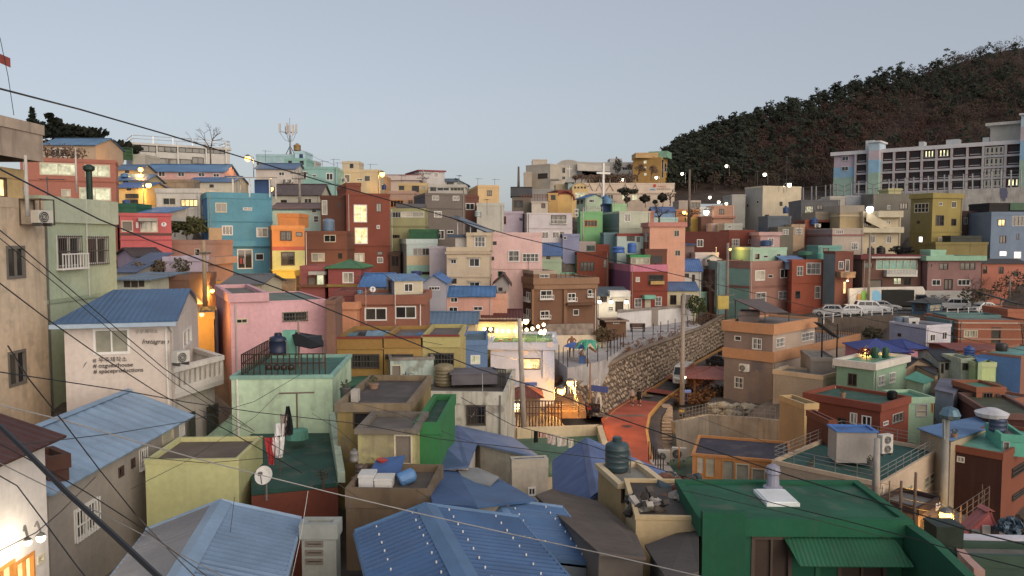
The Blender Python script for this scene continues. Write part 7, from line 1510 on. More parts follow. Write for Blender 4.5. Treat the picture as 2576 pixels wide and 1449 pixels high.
p,w_,hg=span(900,765,1035,855,24.3); m=MB(); m.lathe([(hg*.42,-w_*.42),(hg*.5,-w_*.36),(hg*.5,w_*.3),(hg*.3,w_*.42)],16,0,0,hg*.45,Matrix.Rotation(R(72),3,'Y')); tag(m.obj('blue_drum','plastic',c('4676a8'),None,mat_at(p,.4)),'blue plastic drum lying on mouldy terrace','drum')
p=P(835,800,24.8); m=MB(); m.sheet([(-.6,0,0),(.45,-.1,.05),(.55,.5,.5),(-.4,.6,.35)],.03); tag(m.obj('blue_tarp_sheet','tarp',c('2f5a94'),None,mat_at(p)),'crumpled blue tarpaulin behind foam boxes','tarpaulin')
m=MB(); m.lathe([(.12,0),(.2,.1),(.21,.12)],14); tag(m.obj('red_bowl','plastic',c('b0342c'),None,mat_at(P(812,722,25.3))),'bright red plastic bowl by the mouldy wall','bowl')
for i,(x0,y0,x1,y1,k)in enumerate(((598,640,652,722,'6f6a66'),(605,820,668,880,'4a3434'),(630,735,690,820,'4f4038'))): tank(['grey gas cylinder by the mouldy wall','dark brown clay jar on mouldy terrace','brown stacked crate drum on mouldy terrace'][i],x0,y0,x1,y1,24.6,c(k),lid=(i==0),ribs=[2,0,3][i],plumb=False)
gw2=H('green_side_house','plain bright green wall house beside mouldy house',27,1022,1176,465,900,c('2a6e3c'),dep=5,a=-2,rcol=c('1f4f34'),ext=1,w='')
# tarpaulin roofs
roofpoly('tarp_roof_house','blue tarpaulin roofed house with weathered white gable',[(1168,560,31),(1285,482,37),(1420,600,33),(1365,745,27),(1170,762,27)],c('4a6494'),2.4,c('b0a494'),'tarp')
roofpoly('tarp_roof_wing','grey blue sheet slope right of tarpaulin ridge',[(1285,480,37),(1650,560,37),(1830,690,31),(1420,600,33)],c('6076a0'),2.2,c('b0a898'),'roof_sheet',wall='old_plaster')
roofpoly('low_tarp_roof','deep blue patched tarpaulin roof below white gable',[(1095,800,26),(1275,752,28),(1420,1000,21.5),(1130,985,22)],c('2f5688'),2.2,c('8a8074'),'tarp')
roofpoly('low_tarp_wing','blue tarpaulin slope with grey torn patch',[(1275,752,28),(1500,790,28),(1800,960,24),(1420,1000,21.5)],c('33608f'),2.2,c('8a8074'),'tarp')
m=MB(); m.sheet([P(1290,770,27.6),P(1420,760,28),P(1560,820,27),P(1500,880,25.2),P(1340,840,26)],.04); m.v=[(a,b-.25,d+.12)for a,b,d in m.v]; tag(m.obj('torn_sheet','tarp',c('8d8a86')),'torn grey sheet lying on blue tarpaulin roof','sheet')
zone(2048,1400,0.392404)
H('peeling_gable_house','peeling white end wall with brown gutter box',30.4,0,232,705,960,c('b0a390'),dep=.5,m='old_plaster',a=8,w='105 880 150 935 w2',pd=.03,po=.01,rcol=c('6a7480'),ext=1)
H('','',40,0,1,0,1,WHITE)if False else None
gbh=ridge_house('grey_blue_gable_house','grey house with faded blue gable roof',37,(480,572),(545,925),(265,715),(1010,800),c('50689a'),3.2,c('5f6068'),m='tarp',near=1.0)
cbh=H('cream_tank_house','cream house block carrying big dark green tank',26,690,962,850,1080,c('c4a678'),a=12,s=552,dep=6,scol=c('b0915f'),pb=885,pcol=c('c9b088'),rcol=c('8f877a'),w='672 852 752 980 kD1x; 826 832 892 858 k2',po=.1,ext=1.5)
cb2=H('cream_terrace_house','cream terrace block full of scrap',22.5,795,1205,1062,1260,c('c4a878'),dep=3.6,a=-3,rcol=c('4a4038'),pb=1085,po=.03,ext=2)
tank('big dark green plastic water tank on cream block',606,575,762,790,27.5,c('33464a'),ribs=4)
rn=random.Random(44); heap=MB(); o=P(1080,960,25)
t=empty('scrap_heap',o); tag(t,'heap of scrap pots planks and junk on cream terrace','scrap heap')
for k in range(70):
    x,y=rn.uniform(960,1200),rn.uniform(830,1010); p=P(x,y,27.5-(y-830)/180*3.6)-o; s_=rn.uniform(.1,.32); vs,fs=tmpl[k%6]; a=rn.uniform(.5,1.6); m=MB()
    if k%3==0: L_=rn.uniform(.5,1.3); m.box(-L_/2,-.05,0,L_/2,.05,.07)
    else: m.add([(q[0]*s_*a,q[1]*s_,q[2]*s_*1.8+s_*.5)for q in vs],fs)
    m.obj('junk_piece','concrete',rn.choice([c('6a4438'),c('8a8078'),c('4a4540'),c('9c9488'),c('3c4a50'),c('7a5a48')]),t,Matrix.Translation(p)@Matrix.Rotation(rn.uniform(0,3),4,'Z')@Matrix.Rotation(rn.uniform(-.6,.6),4,'Y'))
rn=random.Random(45); t=empty('junk_pile',P(870,1010,23.5)); o=P(870,1010,23.5); tag(t,'pile of boards and rags before the cream block door','junk pile')
for k in range(26):
    x,y=rn.uniform(770,950),rn.uniform(950,1040); p=P(x,y,24.3-(y-950)/90*1.2)-o; m=MB(); L_=rn.uniform(.3,1.0); m.box(-L_/2,-.1,0,L_/2,.1,rn.uniform(.05,.2)); m.obj('junk_piece','concrete',rn.choice([c('5a5048'),c('8a8078'),c('3f3a36'),c('a39a8c')]),t,Matrix.Translation(p)@Matrix.Rotation(rn.uniform(0,3),4,'Z')@Matrix.Rotation(rn.uniform(-.9,.9),4,'Y'))
tank('red brown ceramic jar with lid in the scrap heap',1030,850,1100,985,24.8,c('6e2f26'),ribs=1,plumb=False)
roofpoly('asbestos_roof','dark brown slate roof sloping between blue and cream houses',[(150,930,27),(255,890,30),(560,970,27),(800,1185,22),(860,1330,18),(560,1300,18)],c('5a4f47'),2.0,c('6a6058'),'concrete')
roofpoly('dark_shingle_roof','dark rubble covered roof before the green house',[(850,1250,21),(1130,1145,23),(1195,1170,22),(1195,1420,17),(1000,1480,16)],c('4c4440'),2.0,c('6a6058'),'concrete')
# ================================================================ near green house
zone(0,0,1.0)
gh=H('emerald_house','emerald green house with awning and deep parapet',21.5,1768,2282,1302,1660,c('114f38'),dep=3.4,a=-1,po=.12,pb=1345,pd=.09,pcol=c('12563a'),rcol=c('165f42'),w='1888 1345 1992 1520 kD2x; 2105 1415 2230 1520 kD2x',ext=1)
gh.part('side_pier',1768,1290,1872,1500,-.25,0,c('104f36')); x=MB();
u0,z0=gh.front(1972,1352,-.05); u1,_=gh.front(2250,1352,-.05); x.corr([(u0,-.02,z0),(u1,-.02,z0),(u1+.2,-.8,z0-.5),(u0+.2,-.8,z0-.5)],(0,1,.5),.12,.012); x.obj('awning','roof_sheet',c('17603f'),gh.root)
x=MB(); u,z=gh.front(2060,1405,-.05); x.box(u-.08,-.04,z-2.5,u+.05,0,z); x.obj('door_frame','paint',c('16573c'),gh.root)
q=[P(2272,1316,21.4),P(2350,1372,20.0),P(2470,1490,18.0)]; x=MB(); o=gh.root.location; x.add([tuple(gh.inv@(p+d))for p in q for d in (Vector((0,0,0)),Vector((.3,.3,0)),Vector((.3,.3,-4)),Vector((0,0,-4)))],[(4*i+k,4*i+(k+1)%4,4*i+4+(k+1)%4,4*i+4+k)for i in range(2)for k in range(4)]+[(0,3,2,1),(8,9,10,11)]); x.obj('stair_wall','plaster',c('125038'),gh.root)
p,w_,hg=span(1914,1240,1996,1268,23.2); m=MB(); m.box(-w_/2,-.55,0,w_/2,.75,.10); m.box(-w_/2+.06,-.5,.10,w_/2-.06,.7,.13); tag(m.obj('roof_hatch','plastic',c('cfcfcf'),None,mat_at((p.x,p.y,gh.base+gh.zs))),'white plastic hatch lying on the emerald roof','hatch')
t=MB(); t.lathe([(.3,0),(.3,.1),(.2,.15),(.18,.5),(.24,.55),(.2,.75),(.06,.82)],12); tag(t.obj('roof_cowl','plastic',c('84808f'),None,mat_at((P(1944,1225,24.2).x,24.2,gh.base+gh.zs))),'lilac plastic roof cowl behind white hatch','vent')
# ================================================================ near blue roofs
rh1,A1,B1=ridge_house('blue_sheet_roof_house','near bright blue corrugated roof with white bolt caps',21,(1072,1271),(1170,1449),(893,1340),(1304,1302),c('365f8e'),3.0,c('a08c6c'),near=1.5,bolts=12,capw=.3,pitch=.25,capcol=c('41709c'))
rh2,A2,B2=ridge_house('small_blue_roof_house','second blue corrugated roof with torn lower eave',23.5,(1243,1256),(1330,1400),(1155,1300),(1415,1278),c('406a98'),3.0,c('5f6a74'),near=1.0,bolts=8,capw=.26,pitch=.25,capcol=c('5c86b0'))
rh3,A3,B3=ridge_house('grey_sheet_roof_house','near grey blue ribbed roof with wide pale ridge',21.5,(557,1262),(448,1449),(368,1336),(758,1306),c('6a86a4'),3.0,c('8a8074'),near=1.6,capw=.3,pitch=.26,capcol=c('7d9cba'),lcol=c('74757c'))
H('gate_house','white slatted gate wall below the brick terrace',20.5,758,845,1318,1600,c('8c8f88'),dep=.5,a=0,w='770 1340 812 1352 n1; 770 1362 812 1374 n1; 770 1384 812 1396 n1; 770 1406 812 1418 n1; 822 1345 830 1360 n1; 822 1370 830 1385 n1; 822 1395 830 1410 n1; 822 1420 830 1432 n1',ext=1,cat='gate')

# ================================================================ lower left
zone(1024,1400,0.392404)
# pink house and mint house
zone(860,1150,0.17359)
ph=H('pink_house','plain pink house with barred window and step parapet',42,222,1602,215,1700,c('c9959a'),a=22,s=15,dep=5,scol=c('9d6f78'),w='310 448 470 525 c2; 985 345 1335 495 cK2',rcol=c('6a7a6a'),pb=230,po=.02,ext=1)
H('','',42,222,745,88,225,c('c29094'),a=22,s=25,parent=ph,ext=0,dep=5,scol=c('a0757c'),rcol=c('6d6658'),po=.12,pb=215)
H('brick_pillar','narrow brown brick tower beside the pink house',42.5,1605,1730,185,1500,c('7a5646'),dep=3,a=5,pb=240,ext=1,cat='tower')
mth=H('mint_house','mint green house with teal roof terrace and brown railing',33,235,1700,1280,2200,c('a9bd9c'),a=4,dep=6,pb=1330,pcol=c('7fa898'),rcol=c('2f6f60'),m='old_plaster',ext=.5,po=.05)
rl=mth.rail(None,.85,c('4a382c'),'f',.24,.35,.025,bars=2); mth.rail(None,.85,c('4a382c'),'l',.3,.35,.025)
tank('dark navy tank on the mint house terrace',748,670,1005,985,36,c('232b44'),ribs=2)
p,w_,hg=span(995,620,1170,1000,36.5); m=MB(); m.box(-w_/2,-.15,0,w_/2,.2,hg); tag(m.obj('mint_pillar','old_plaster',c('66a890'),None,mat_at(p)),'bright mint wall stub beside navy tank','wall stub')
t=empty('black_tarp_cover',P(1330,900,36)); tag(t,'black tarpaulin stretched over terrace junk','tarpaulin'); o=P(1330,900,36); m=MB(); q=[(1100,620,36.6),(1350,690,36.8),(1555,690,36.8),(1570,840,35.6),(1380,880,35.4),(1150,830,35.8)]
pts=[P(*a)-o for a in q]; ctr=sum(pts,Vector())/6+Vector((0,-.2,.12)); m.add([tuple(a)for a in pts]+[tuple(ctr)],[(i,(i+1)%6,6)for i in range(6)]); m.add([(a.x,a.y+.1,a.z-.05)for a in pts],[(5,4,3,2,1,0)]); m.obj('tarp_sheet','tarp',(0.014,.014,.016,1),t)
m=MB()
for x,y in ((1560,700),(1215,640),(1560,840)): b=P(x,y,36.3)-o; m.tube([b,Vector((b.x,b.y,-1.2))],.04,5)
m.obj('support_pole','metal',c('8a8070'),t)
for i,x in enumerate((765,880,985,1090)): tank(['first brown clay jar behind terrace railing','second brown clay jar behind terrace railing','third brown clay jar behind terrace railing','fourth brown clay jar behind terrace railing'][i],x-45,1120,x+45,1200,33.3,c('2f231d'),ribs=0,plumb=False)
utility_pole('rusty clothes pole at the barred pink window',1215,480,960,36.4,.05,(),col=c('8f7f6a'))
zone(1024,1400,0.392404)
# terrace of the mint house
tz=mth.base+.0; a_,b_=P(-30,560,33),P(462,525,33)
zt=P(300,540,33).z; fl=[P(-35,548,33.2),P(470,520,33.2),G(525,850,zt),G(-30,905,zt)]
for p in fl: p.z=zt
t=empty('green_terrace',fl[0]-Vector((0,0,3))); tag(t,'dark green terrace with brick front below the mint wall','terrace'); o=fl[0]-Vector((0,0,3)); loc=[p-o for p in fl]; m=MB(); m.sheet(loc,.15); m.obj('floor','roof_slab',c('1f4f44'),t)
m=MB(); m.add([(p.x,p.y,-1.5)for p in loc]+[(p.x,p.y,p.z-.16)for p in loc],[(i,(i+1)%4,4+(i+1)%4,4+i)for i in range(4)]); m.obj('wall','plaster',c('6e3524'),t)
m=MB(); a_,b_=loc[1],loc[2]; m.add([a_,b_,b_+Vector((.25,0,0)),a_+Vector((.25,0,0)),a_+Vector((0,0,.9)),b_+Vector((0,0,.35)),b_+Vector((.25,0,.35)),a_+Vector((.25,0,.9))],[(0,1,5,4),(1,2,6,5),(2,3,7,6),(4,5,6,7),(3,0,4,7)]); m.obj('parapet','old_plaster',c('a8b59c'),t)
for p in fl: TP.append((p.x,p.y,p.z-3.2))
cp=empty('clothes_pole',P(265,520,31)); tag(cp,'rusty T shaped clothes pole on green terrace','clothes pole'); o=P(265,520,31)
m=MB(); m.tube([(0,0,-.2),(0,0,P(265,275,31).z-o.z)],.04,6); hh=P(265,275,31).z-o.z; m.obj('pole','metal',c('7d6a58'),cp); m=MB(); m.tube([(-.7,0,hh-.02),(.7,0,hh+.02)],.035,6); m.obj('crossbar','metal',c('7d6a58'),cp); m=MB(); m.lathe([(.45,-.3),(.42,.05),(.1,.1)],10); m.obj('base','concrete',c('4f8a78'),cp)
lw=empty('laundry_rack',P(150,870,27)); tag(lw,'laundry pole with black white and red clothes','laundry'); o=P(150,870,27)
m=MB(); m.tube([P(155,890,27)-o,P(155,550,27)-o],.025,5); m.tube([P(75,560,27)-o,P(225,545,27)-o],.02,5); m.obj('rack_pole','metal',c('5a5048'),lw)
for i,(x,y0,y1,w_,k)in enumerate(((205,360,545,.42,'17171b'),(178,410,550,.3,'8a7a72'),(150,470,690,.4,'c9c4c2'),(128,560,690,.34,'bdb5b2'),(95,560,735,.42,'a01f24'))):
    a_=P(x,y0,27)-o; b_=P(x,y1,27)-o; m=MB(); n=6; vs=[]
    for b in range(5):
        for a in range(n): f=b/4; ww=w_*(1-.5*f if i!=0 else .3+.9*f*(1.4-f)); vs.append((a_.x+ww*(a/(n-1)-.5),a_.y+.06*math.sin(a*2.1+b+i),a_.z+(b_.z-a_.z)*f))
    m.add(vs,[(b*n+a,b*n+a+1,(b+1)*n+a+1,(b+1)*n+a)for b in range(4)for a in range(n-1)]); m.obj('garment','cloth',c(k),lw)
dish('big white satellite dish at edge of green terrace',55,805,60,25,-12,drop=.75)
bush('wilted potted plant on edge of green terrace',P(430,840,25.8),.25,.2,c('3f4438'),131,90,.04,name='potted_plant',cat='plant')
zone(0,1400,0.392404)
ly=H('lime_block','lime yellow block house with bare concrete roof',25.5,930,1528,705,1200,c('b3b176'),dep=3.0,a=3,pb=735,pcol=c('b3ae74'),rcol=c('6a5a4c'),po=.02,ext=1.2)
H('mint_sloped_wall','mint sloped wall between alley and mint house',34,1290,1500,590,900,c('9fbd9f'),dep=1.0,a=8,top='gy',yr=430,xr=1495,rcol=c('9fbd9f'),oh=0.02,m='old_plaster',ext=.6)
# white guesthouse with lettering
zone(0,900)
gu=H('white_guesthouse','white guesthouse with blue metal roof and painted hashtags',32,1735,640,955,1740,c('c0afa2'),a=-15,s=1992,dep=6,top='flat',po=0,pb=970,w='945 1035 1300 1305 w2C',sw='1845 1010 1922 1245 w2',ext=1.5,rcol=c('6a6a6a'))
# its shed roof: low gutter on the street side, rising to the rear
W_,D_,Z_=gu.w,gu.d,gu.h; rise=1.0; x=MB(); x.corr([(-.35,-.35,Z_+.02),(W_+.25,-.35,Z_+.02),(W_+.15,D_*.55,Z_+rise),(.9,D_*.55,Z_+rise)],(0,1,.55),.22,.02); ro=x.obj('roof','roof_sheet',c('3a648f'),gu.root)
x=MB(); x.corr([(-.35,-.35,Z_+.02),(-.35,D_+.2,Z_+.02),(.9,D_*.55,Z_+rise)],(1,0,.5),.22,.02); x.obj('roof_slope','roof_sheet',c('4a769c'),ro)
x=MB(); x.corr([(W_+.15,D_*.55,Z_+rise),(.9,D_*.55,Z_+rise),(-.35,D_+.2,Z_+.02),(W_+.25,D_+.2,Z_+.02)],(0,-1,.5),.22,.02); x.obj('roof_slope','roof_sheet',c('3a648f'),ro)
x=MB(); x.quad((W_,0,Z_),(W_,D_,Z_),(W_,D_*.55,Z_+rise)); x.v=[(a+.01,b,d)for a,b,d in x.v]; x.obj('gable','plaster',c('c0afa2'),gu.root)
x=MB(); x.box(-.4,-.5,Z_-.2,W_+.2,-.36,Z_-.04); x.obj('gutter','paint',c('93a3b2'),gu.root)
x=MB(); x.tube([(W_-.12,-.42,Z_-.2),(W_-.05,-.06,Z_-.5),(W_-.04,-.06,Z_-5.0)],.04,6); x.obj('downpipe','paint',c('9a8f86'),gu.root)
INK=c('3a3634'); INKL=c('8a8580')
gu.text('우주제작소',1355,1090,.19,INKL,shear=.15); gu.text('Instagram',1425,1192,.26,INK,shear=.35,rot=-2)
gu.text('# 우주제작소',935,1380,.23,c('5a5450')); gu.text('# ozguesthouse',938,1436,.23,INK); gu.text('# spaceproductions',942,1492,.23,INK)
u,z=gu.front(860,1400); m=MB(); m.add([(u-.12,-.02,z-.2),(u+.08,-.02,z+.12),(u+.16,-.02,z+.2),(u-.02,-.02,z+.02)],[(0,1,2,3)]); m.obj('painted_arrow','paint',INK,gu.root)
aircon('white outdoor unit at corner of the white guesthouse',1745,1265,1890,1395,31.4,rz=60)
# balcony of the guesthouse
bp=[P(1735,1430,32)]; zz=P(1735,1440,32).z
t=empty('guesthouse_balcony',Vector((bp[0].x,bp[0].y,zz-1.2))); tag(t,'white concrete balcony wing of the guesthouse','balcony'); o=t.location.copy()
A_=Vector((0,0,0)); B_=P(2245,1330,35.5)-o; B_.z=0; C_=B_+Vector((-2.2,2.6,0)); E_=A_+Vector((-1.8,3.2,0))
m=MB(); m.prism([(p.x,p.y)for p in (A_,B_,C_,E_)],-.1,.1); m.obj('floor_slab','plaster',c('b5ada2'),t)
for p,q in ((A_,B_),(B_,C_)):
    d=(q-p).normalized(); nn=Vector((-d.y,d.x,0))*.16
    for z0,z1,ex in ((.1,.35,0),(1.0,1.2,.06)):
        e=nn.normalized()*ex; m=MB(); m.prism([((p-e).x,(p-e).y),((q-e).x,(q-e).y),((q+nn+e).x,(q+nn+e).y),((p+nn+e).x,(p+nn+e).y)],z0,z1); m.obj('balustrade_band','plaster',c('c2b8ac'),t)
    n=max(3,int((q-p).length/.35))
    for k in range(n+1): b=p.lerp(q,k/n)+nn*.5; m=MB(); m.box(b.x-.06,b.y-.06,.35,b.x+.06,b.y+.06,1.0); m.obj('baluster','plaster',c('b5aca0'),t)
m=MB(); m.prism([(p.x,p.y)for p in (A_+Vector((-.2,.3,0)),B_+Vector((-.5,.2,0)),C_,E_)],-5.5,-.1); m.obj('wall','plaster',c('b0a69a'),t)
for k,(f,w_)in enumerate(((.25,.35),(.6,.8))): b=A_.lerp(B_,f); d=(B_-A_).normalized(); m=MB(); q=b+d*w_; m.add([(b.x,b.y+.12,-2.8),(q.x,q.y+.12,-2.8),(q.x,q.y+.12,-.9),(b.x,b.y+.12,-.9),(b.x,b.y+.3,-2.8),(q.x,q.y+.3,-2.8),(q.x,q.y+.3,-.9),(b.x,b.y+.3,-.9)],[(0,1,2,3),(0,3,7,4),(1,5,6,2),(3,2,6,7)]); m.obj('window','glass',DARKP[2],t)
# alley houses
zone(0,1400,0.392404)
al=H('alley_house','long grey alley house under pale blue sheet roof',21.2,308,1195,890,1500,c('94887c'),a=90,dep=4.6,top='gx',yr=440,rcol=c('7f9cb8'),w='480 940 622 1240 wG2; 760 740 790 820 k1; 840 690 862 760 k1; 895 620 930 780 wG1; 1040 480 1110 610 cC1; 1150 420 1200 560 w2',ext=1.2,oh=.28,pitch=.6)
lo=H('brown_roof_house','white house with brown roof and warm lit windows',13.0,-1070,305,1120,2400,c('c4b8ae'),a=90,dep=5,top='gx',yr=520,rcol=c('4f2a22'),oh=.35,w='105 1290 215 1600 oL2; -60 1340 90 1700 oL2; 240 1300 278 1380 cC1',ext=1.0)
lamp('left bright wall lamp on the white brown roofed house',178,1232,16.6,.08,COOL,26,arm=.2,side=-1,dy=-.1)
lamp('right bright wall lamp on the white brown roofed house',262,1205,17.6,.1,COOL,40,arm=.25,side=-1,dy=-.1)
H('brown_box_window','small brown box window between brown roof and alley roof',21.5,300,440,690,840,c('4a2e24'),dep=1.2,a=50,ext=.1,w='395 690 425 820 wC1',cat='window box',ground=False)
# ================================================================ ground, hill, woods
CAP=list(STEPZ)
for A_,B_ in ((left,right),):
    for i in range(len(A_)-1):
        for f in np.linspace(0,1,6):
            for g_ in np.linspace(-.1,1.25,7): p=A_[i].lerp(A_[i+1],f).lerp(B_[i].lerp(B_[i+1],f),g_); CAP.append((p.x,p.y,p.z-.6,2.6))
for poly,z in ((dk,deckz),(ter,TZ)):
    cx_,cy_=sum(p.x for p in poly)/len(poly),sum(p.y for p in poly)/len(poly)
    for p in poly:
        for f in np.linspace(0,1,7): CAP.append((cx_+(p.x-cx_)*f,cy_+(p.y-cy_)*f,z-.6,4.0))
for x,y,z in ((-14,6,-12),(0,6,-13),(14,6,-13),(30,10,-15),(-30,10,-8),(-95,160,4),(-60,190,4),(-20,210,3),(20,220,2),(60,215,2),(-95,240,-4),(-40,250,-4),(10,262,-2),(60,262,2),(100,250,6),(150,240,8),(-70,40,-2),(-80,90,5),(70,20,-22),(90,60,-22),(110,100,-14),(140,150,-2),(2,44,-16.5),(6,48,-17),(3,54,-17.5),(8,56,-17.5),(10,62,-18),(-2,52,-15),(34,104,-16),(36,88,-17),(44,92,-17),(28,82,-18),(-11.5,22,-10.6),(-11.8,27,-10.4),(-12.4,32,-10.2)): TP.append((x,y,z))
gx=np.linspace(-110,190,201); gy=np.linspace(2,290,193); XX,YY=np.meshgrid(gx,gy); T=np.array(TP); Z=np.zeros(XX.size); flat=np.stack([XX.ravel(),YY.ravel()],1)
for i0 in range(0,len(flat),4000):
    d2=((flat[i0:i0+4000,None,:]-T[None,:,:2])**2).sum(2)+0.4; w_=d2**-2.0*np.exp(-0.4*T[None,:,2]); Z[i0:i0+4000]=(w_*T[None,:,2]).sum(1)/w_.sum(1)
for x,y,z,r in CAP:
    m_=(flat[:,0]-x)**2+(flat[:,1]-y)**2<r*r; Z[m_]=np.minimum(Z[m_],z)
Z+=0.12*np.sin(flat[:,0]*1.7)*np.cos(flat[:,1]*1.3)
nx,ny=len(gx),len(gy)
vs=[(float(a),float(b),float(z))for (a,b),z in zip(flat,Z)]
fs=[(j*nx+i,j*nx+i+1,(j+1)*nx+i+1,(j+1)*nx+i)for j in range(ny-1)for i in range(nx-1)]
m=MB(); m.v=vs; m.f=fs; o=m.obj('ground','earth',c('5a5048'),smooth=True); o['kind']='structure'
m=MB(); m.quad((-2600,-600,-32),(2600,-600,-32),(2600,2600,-32),(-2600,2600,-32)); o=m.obj('far_ground','earth',c('4a453c')); o['kind']='structure'
def ground_z(x,y):
    i=int(round((x-gx[0])/(gx[1]-gx[0]))); j=int(round((y-gy[0])/(gy[1]-gy[0]))); i=min(max(i,0),nx-1); j=min(max(j,0),ny-1); return float(Z[j*nx+i])
# hill
zone(0,0,1.0)
prof=[(1600,470),(1660,440),(1690,405),(1705,388),(1760,362),(1830,334),(1900,308),(2000,280),(2100,250),(2180,222),(2250,200),(2330,176),(2420,148),(2500,126),(2576,110),(2750,75),(2950,50),(3200,60)]
px_=np.array([p[0]for p in prof],float); py_=np.array([p[1]for p in prof],float)
hx_=np.linspace(1600,3200,110); ht_=np.linspace(-.35,1.5,34)
def hillpt(x,t):
    yr_=float(np.interp(x,px_,py_))+7; q=(x-1600)/1000; Y0=246+4*q; Y1=292+105*min(1.3,q); yb_=482-10*q
    a,b=P(x,yb_,Y0),P(x,yr_,Y1)
    if t<=0: p=a+(b-a)*t; p.z=a.z+t*14; return p
    if t<=1: p=a.lerp(b,t); p.z=a.z+(b.z-a.z)*(t**.92); return p
    p=b+(b-a)*(t-1); p.z=b.z-(t-1)*40; return p
pts=[[hillpt(x,t)for x in hx_]for t in ht_]; m=MB(); n=len(hx_)
m.v=[(p.x,p.y,p.z+.5*math.sin(p.x*.31)*math.cos(p.y*.23))for r_ in pts for p in r_]; m.f=[(j*n+i,j*n+i+1,(j+1)*n+i+1,(j+1)*n+i)for j in range(len(ht_)-1)for i in range(n-1)]
o=m.obj('hill','earth',c('3f3128'),smooth=True); o['kind']='structure'
rn=random.Random(77)
# woods: pines above and to the left, bare brown trees below
kinds={'pine': MB(),'olive': MB(),'brown': MB(),'rust': MB()}; trunks=MB()
def nz(x,y): return .5+.25*math.sin(x*.035+1)+.25*math.sin(y*.05+x*.021)
for k in range(2300):
    x=rn.uniform(1640,2960); t=rn.random()**.9*1.02-.03; p=hillpt(x,t); f=nz(p.x,p.y)
    leftness=max(0,1-(x-1690)/520)
    kd='pine' if rn.random()<.06+.75*leftness*(.25+.75*t)+(.30 if t>.8 and x<2280 else 0)+(.22 if f>.75 else 0)else ('rust' if f<.33 else ('olive' if rn.random()<.25 else 'brown'))
    hgt=rn.uniform(5.0,9.0)*(0.8 if kd!='pine' else 1.05)
    if kd=='pine':
        for q in range(4): leaf_cloud(kinds[kd],p+Vector((rn.gauss(0,1.1),rn.gauss(0,1.1),hgt*(.45+.16*q))),2.2-.3*q,2.2-.3*q,1.0,17,.62,rn,.3)
    else: leaf_cloud(kinds[kd],p+Vector((0,0,hgt*.55)),2.5,2.5,hgt*.45,72,.36,rn)
    if k%3==0: trunks.tube([p-Vector((0,0,.5)),p+Vector((rn.uniform(-.5,.5),0,hgt*.7))],.16,4,.07)
for kd,col in (('pine','2b2f24'),('olive','40372a'),('brown','41322a'),('rust','432f28')):
    o=kinds[kd].obj(kd+'_wood','leaf',c(col)); tag(o,{'pine': 'dark evergreen pine wood covering the hill','olive': 'olive brown undergrowth woods across the hill','brown': 'bare brown winter woods across the hill','rust': 'rusty leafless oak scrub on the hill'}[kd],'wood',kind='stuff')
o=trunks.obj('wood_trunks','bark',c('5a4c42')); tag(o,'thin grey trunks standing in the hill woods','wood',kind='stuff')
def pine(label,base,hgt,rad,col,seed,group=None,layers=6,name='pine_tree',conical=False):
    rn_=random.Random(seed); t=empty(name,base); tag(t,label,'tree',group); m=MB(); m.tube([(0,0,-.6),(rn_.uniform(-.3,.3),0,hgt*.5),(0,0,hgt*.95)],.05+hgt*.018,6,.04); m.obj('trunk','bark',c('40342a'),t); m=MB()
    for q in range(layers):
        f=q/(layers-1); r=rad*((1-f)*.95+.12 if conical else (.75+.35*math.sin(f*3))*(1.05-.5*f)); z=hgt*((.18 if conical else .4)+(.78 if conical else .58)*f)
        for s_ in range(2 if conical else 3): a=rn_.uniform(0,6.28); leaf_cloud(m,Vector((math.cos(a)*r*.35,math.sin(a)*r*.35,z)),r*.75,r*.75,hgt*.075,60,.1+rad*.05,rn_,.4,.3)
    m.obj('crown','leaf',col,t); return t
for i,(x,h_)in enumerate(((1696,10),(1712,9),(1728,8),(1748,8),(1770,9),(1795,8),(1822,8.5),(1850,8),(1882,8),(1905,9),(1940,8),(1968,8.5),(2000,9),(2040,8.5),(2075,9),(2105,8),(2150,8.5),(2185,8),(2225,8.5),(2262,8))):
    p=hillpt(x,.985); pine('dark pine standing out on the hill skyline',p-Vector((0,0,2.5)),h_,3.6,c('262b20'),200+i,'pines along the hill skyline')
# trees on the left ridge
zone(0,400)
pine('pointed dark fir behind the beige house',P(340,560,118),P(340,85,118).z-P(340,560,118).z,2.4,c('23281f'),301,layers=8,conical=True,name='fir_tree')
pine('spreading dark cypress above the tan hilltop house',P(520,480,116),P(520,215,116).z-P(520,480,116).z+1,5.0,c('1f231c'),302,layers=7,conical=True,name='cypress_tree')
for i,(x,y0,y1,r)in enumerate(((770,300,480,5.0),(860,370,480,2.5),(1040,435,600,4.5),(1110,480,600,3.5),(1240,500,610,3.0))):
    b=P(x,y1,124); bush(['broad dark tree behind blue roofed tan house','low dark shrub at end of blue hilltop roof','dark tree behind green safety net','smaller dark tree behind green safety net','dark shrub at end of the safety net'][i],b,r,(P(x,y0,124).z-b.z)*.45,c('26281f'),310+i,700,.4,trunk=1,name='broadleaf_tree',cat='tree')
twig_tree('bare tree in front of the white hall',P(2120,640,118),6.5,.75,c('5a4a40'),320,4,.14)
# rooftop plants on the salmon house
rn=random.Random(9)
for i in range(9): bush('dry potted plant along the salmon house roof edge',P(430+i*50,606,74),.5+.2*rn.random(),.6+.4*rn.random(),c('6a5240'),330+i,60,.1,group='dry plants on the salmon house roof',name='potted_plant',cat='plant')
utility_pole('slim white pole before the salmon house',770,475,860,66,.07,(),col=c('b5aca2'))
utility_pole('white drainpipe mast beside the beige house',272,555,1010,29.5,.07,(),col=c('b0a89e'))
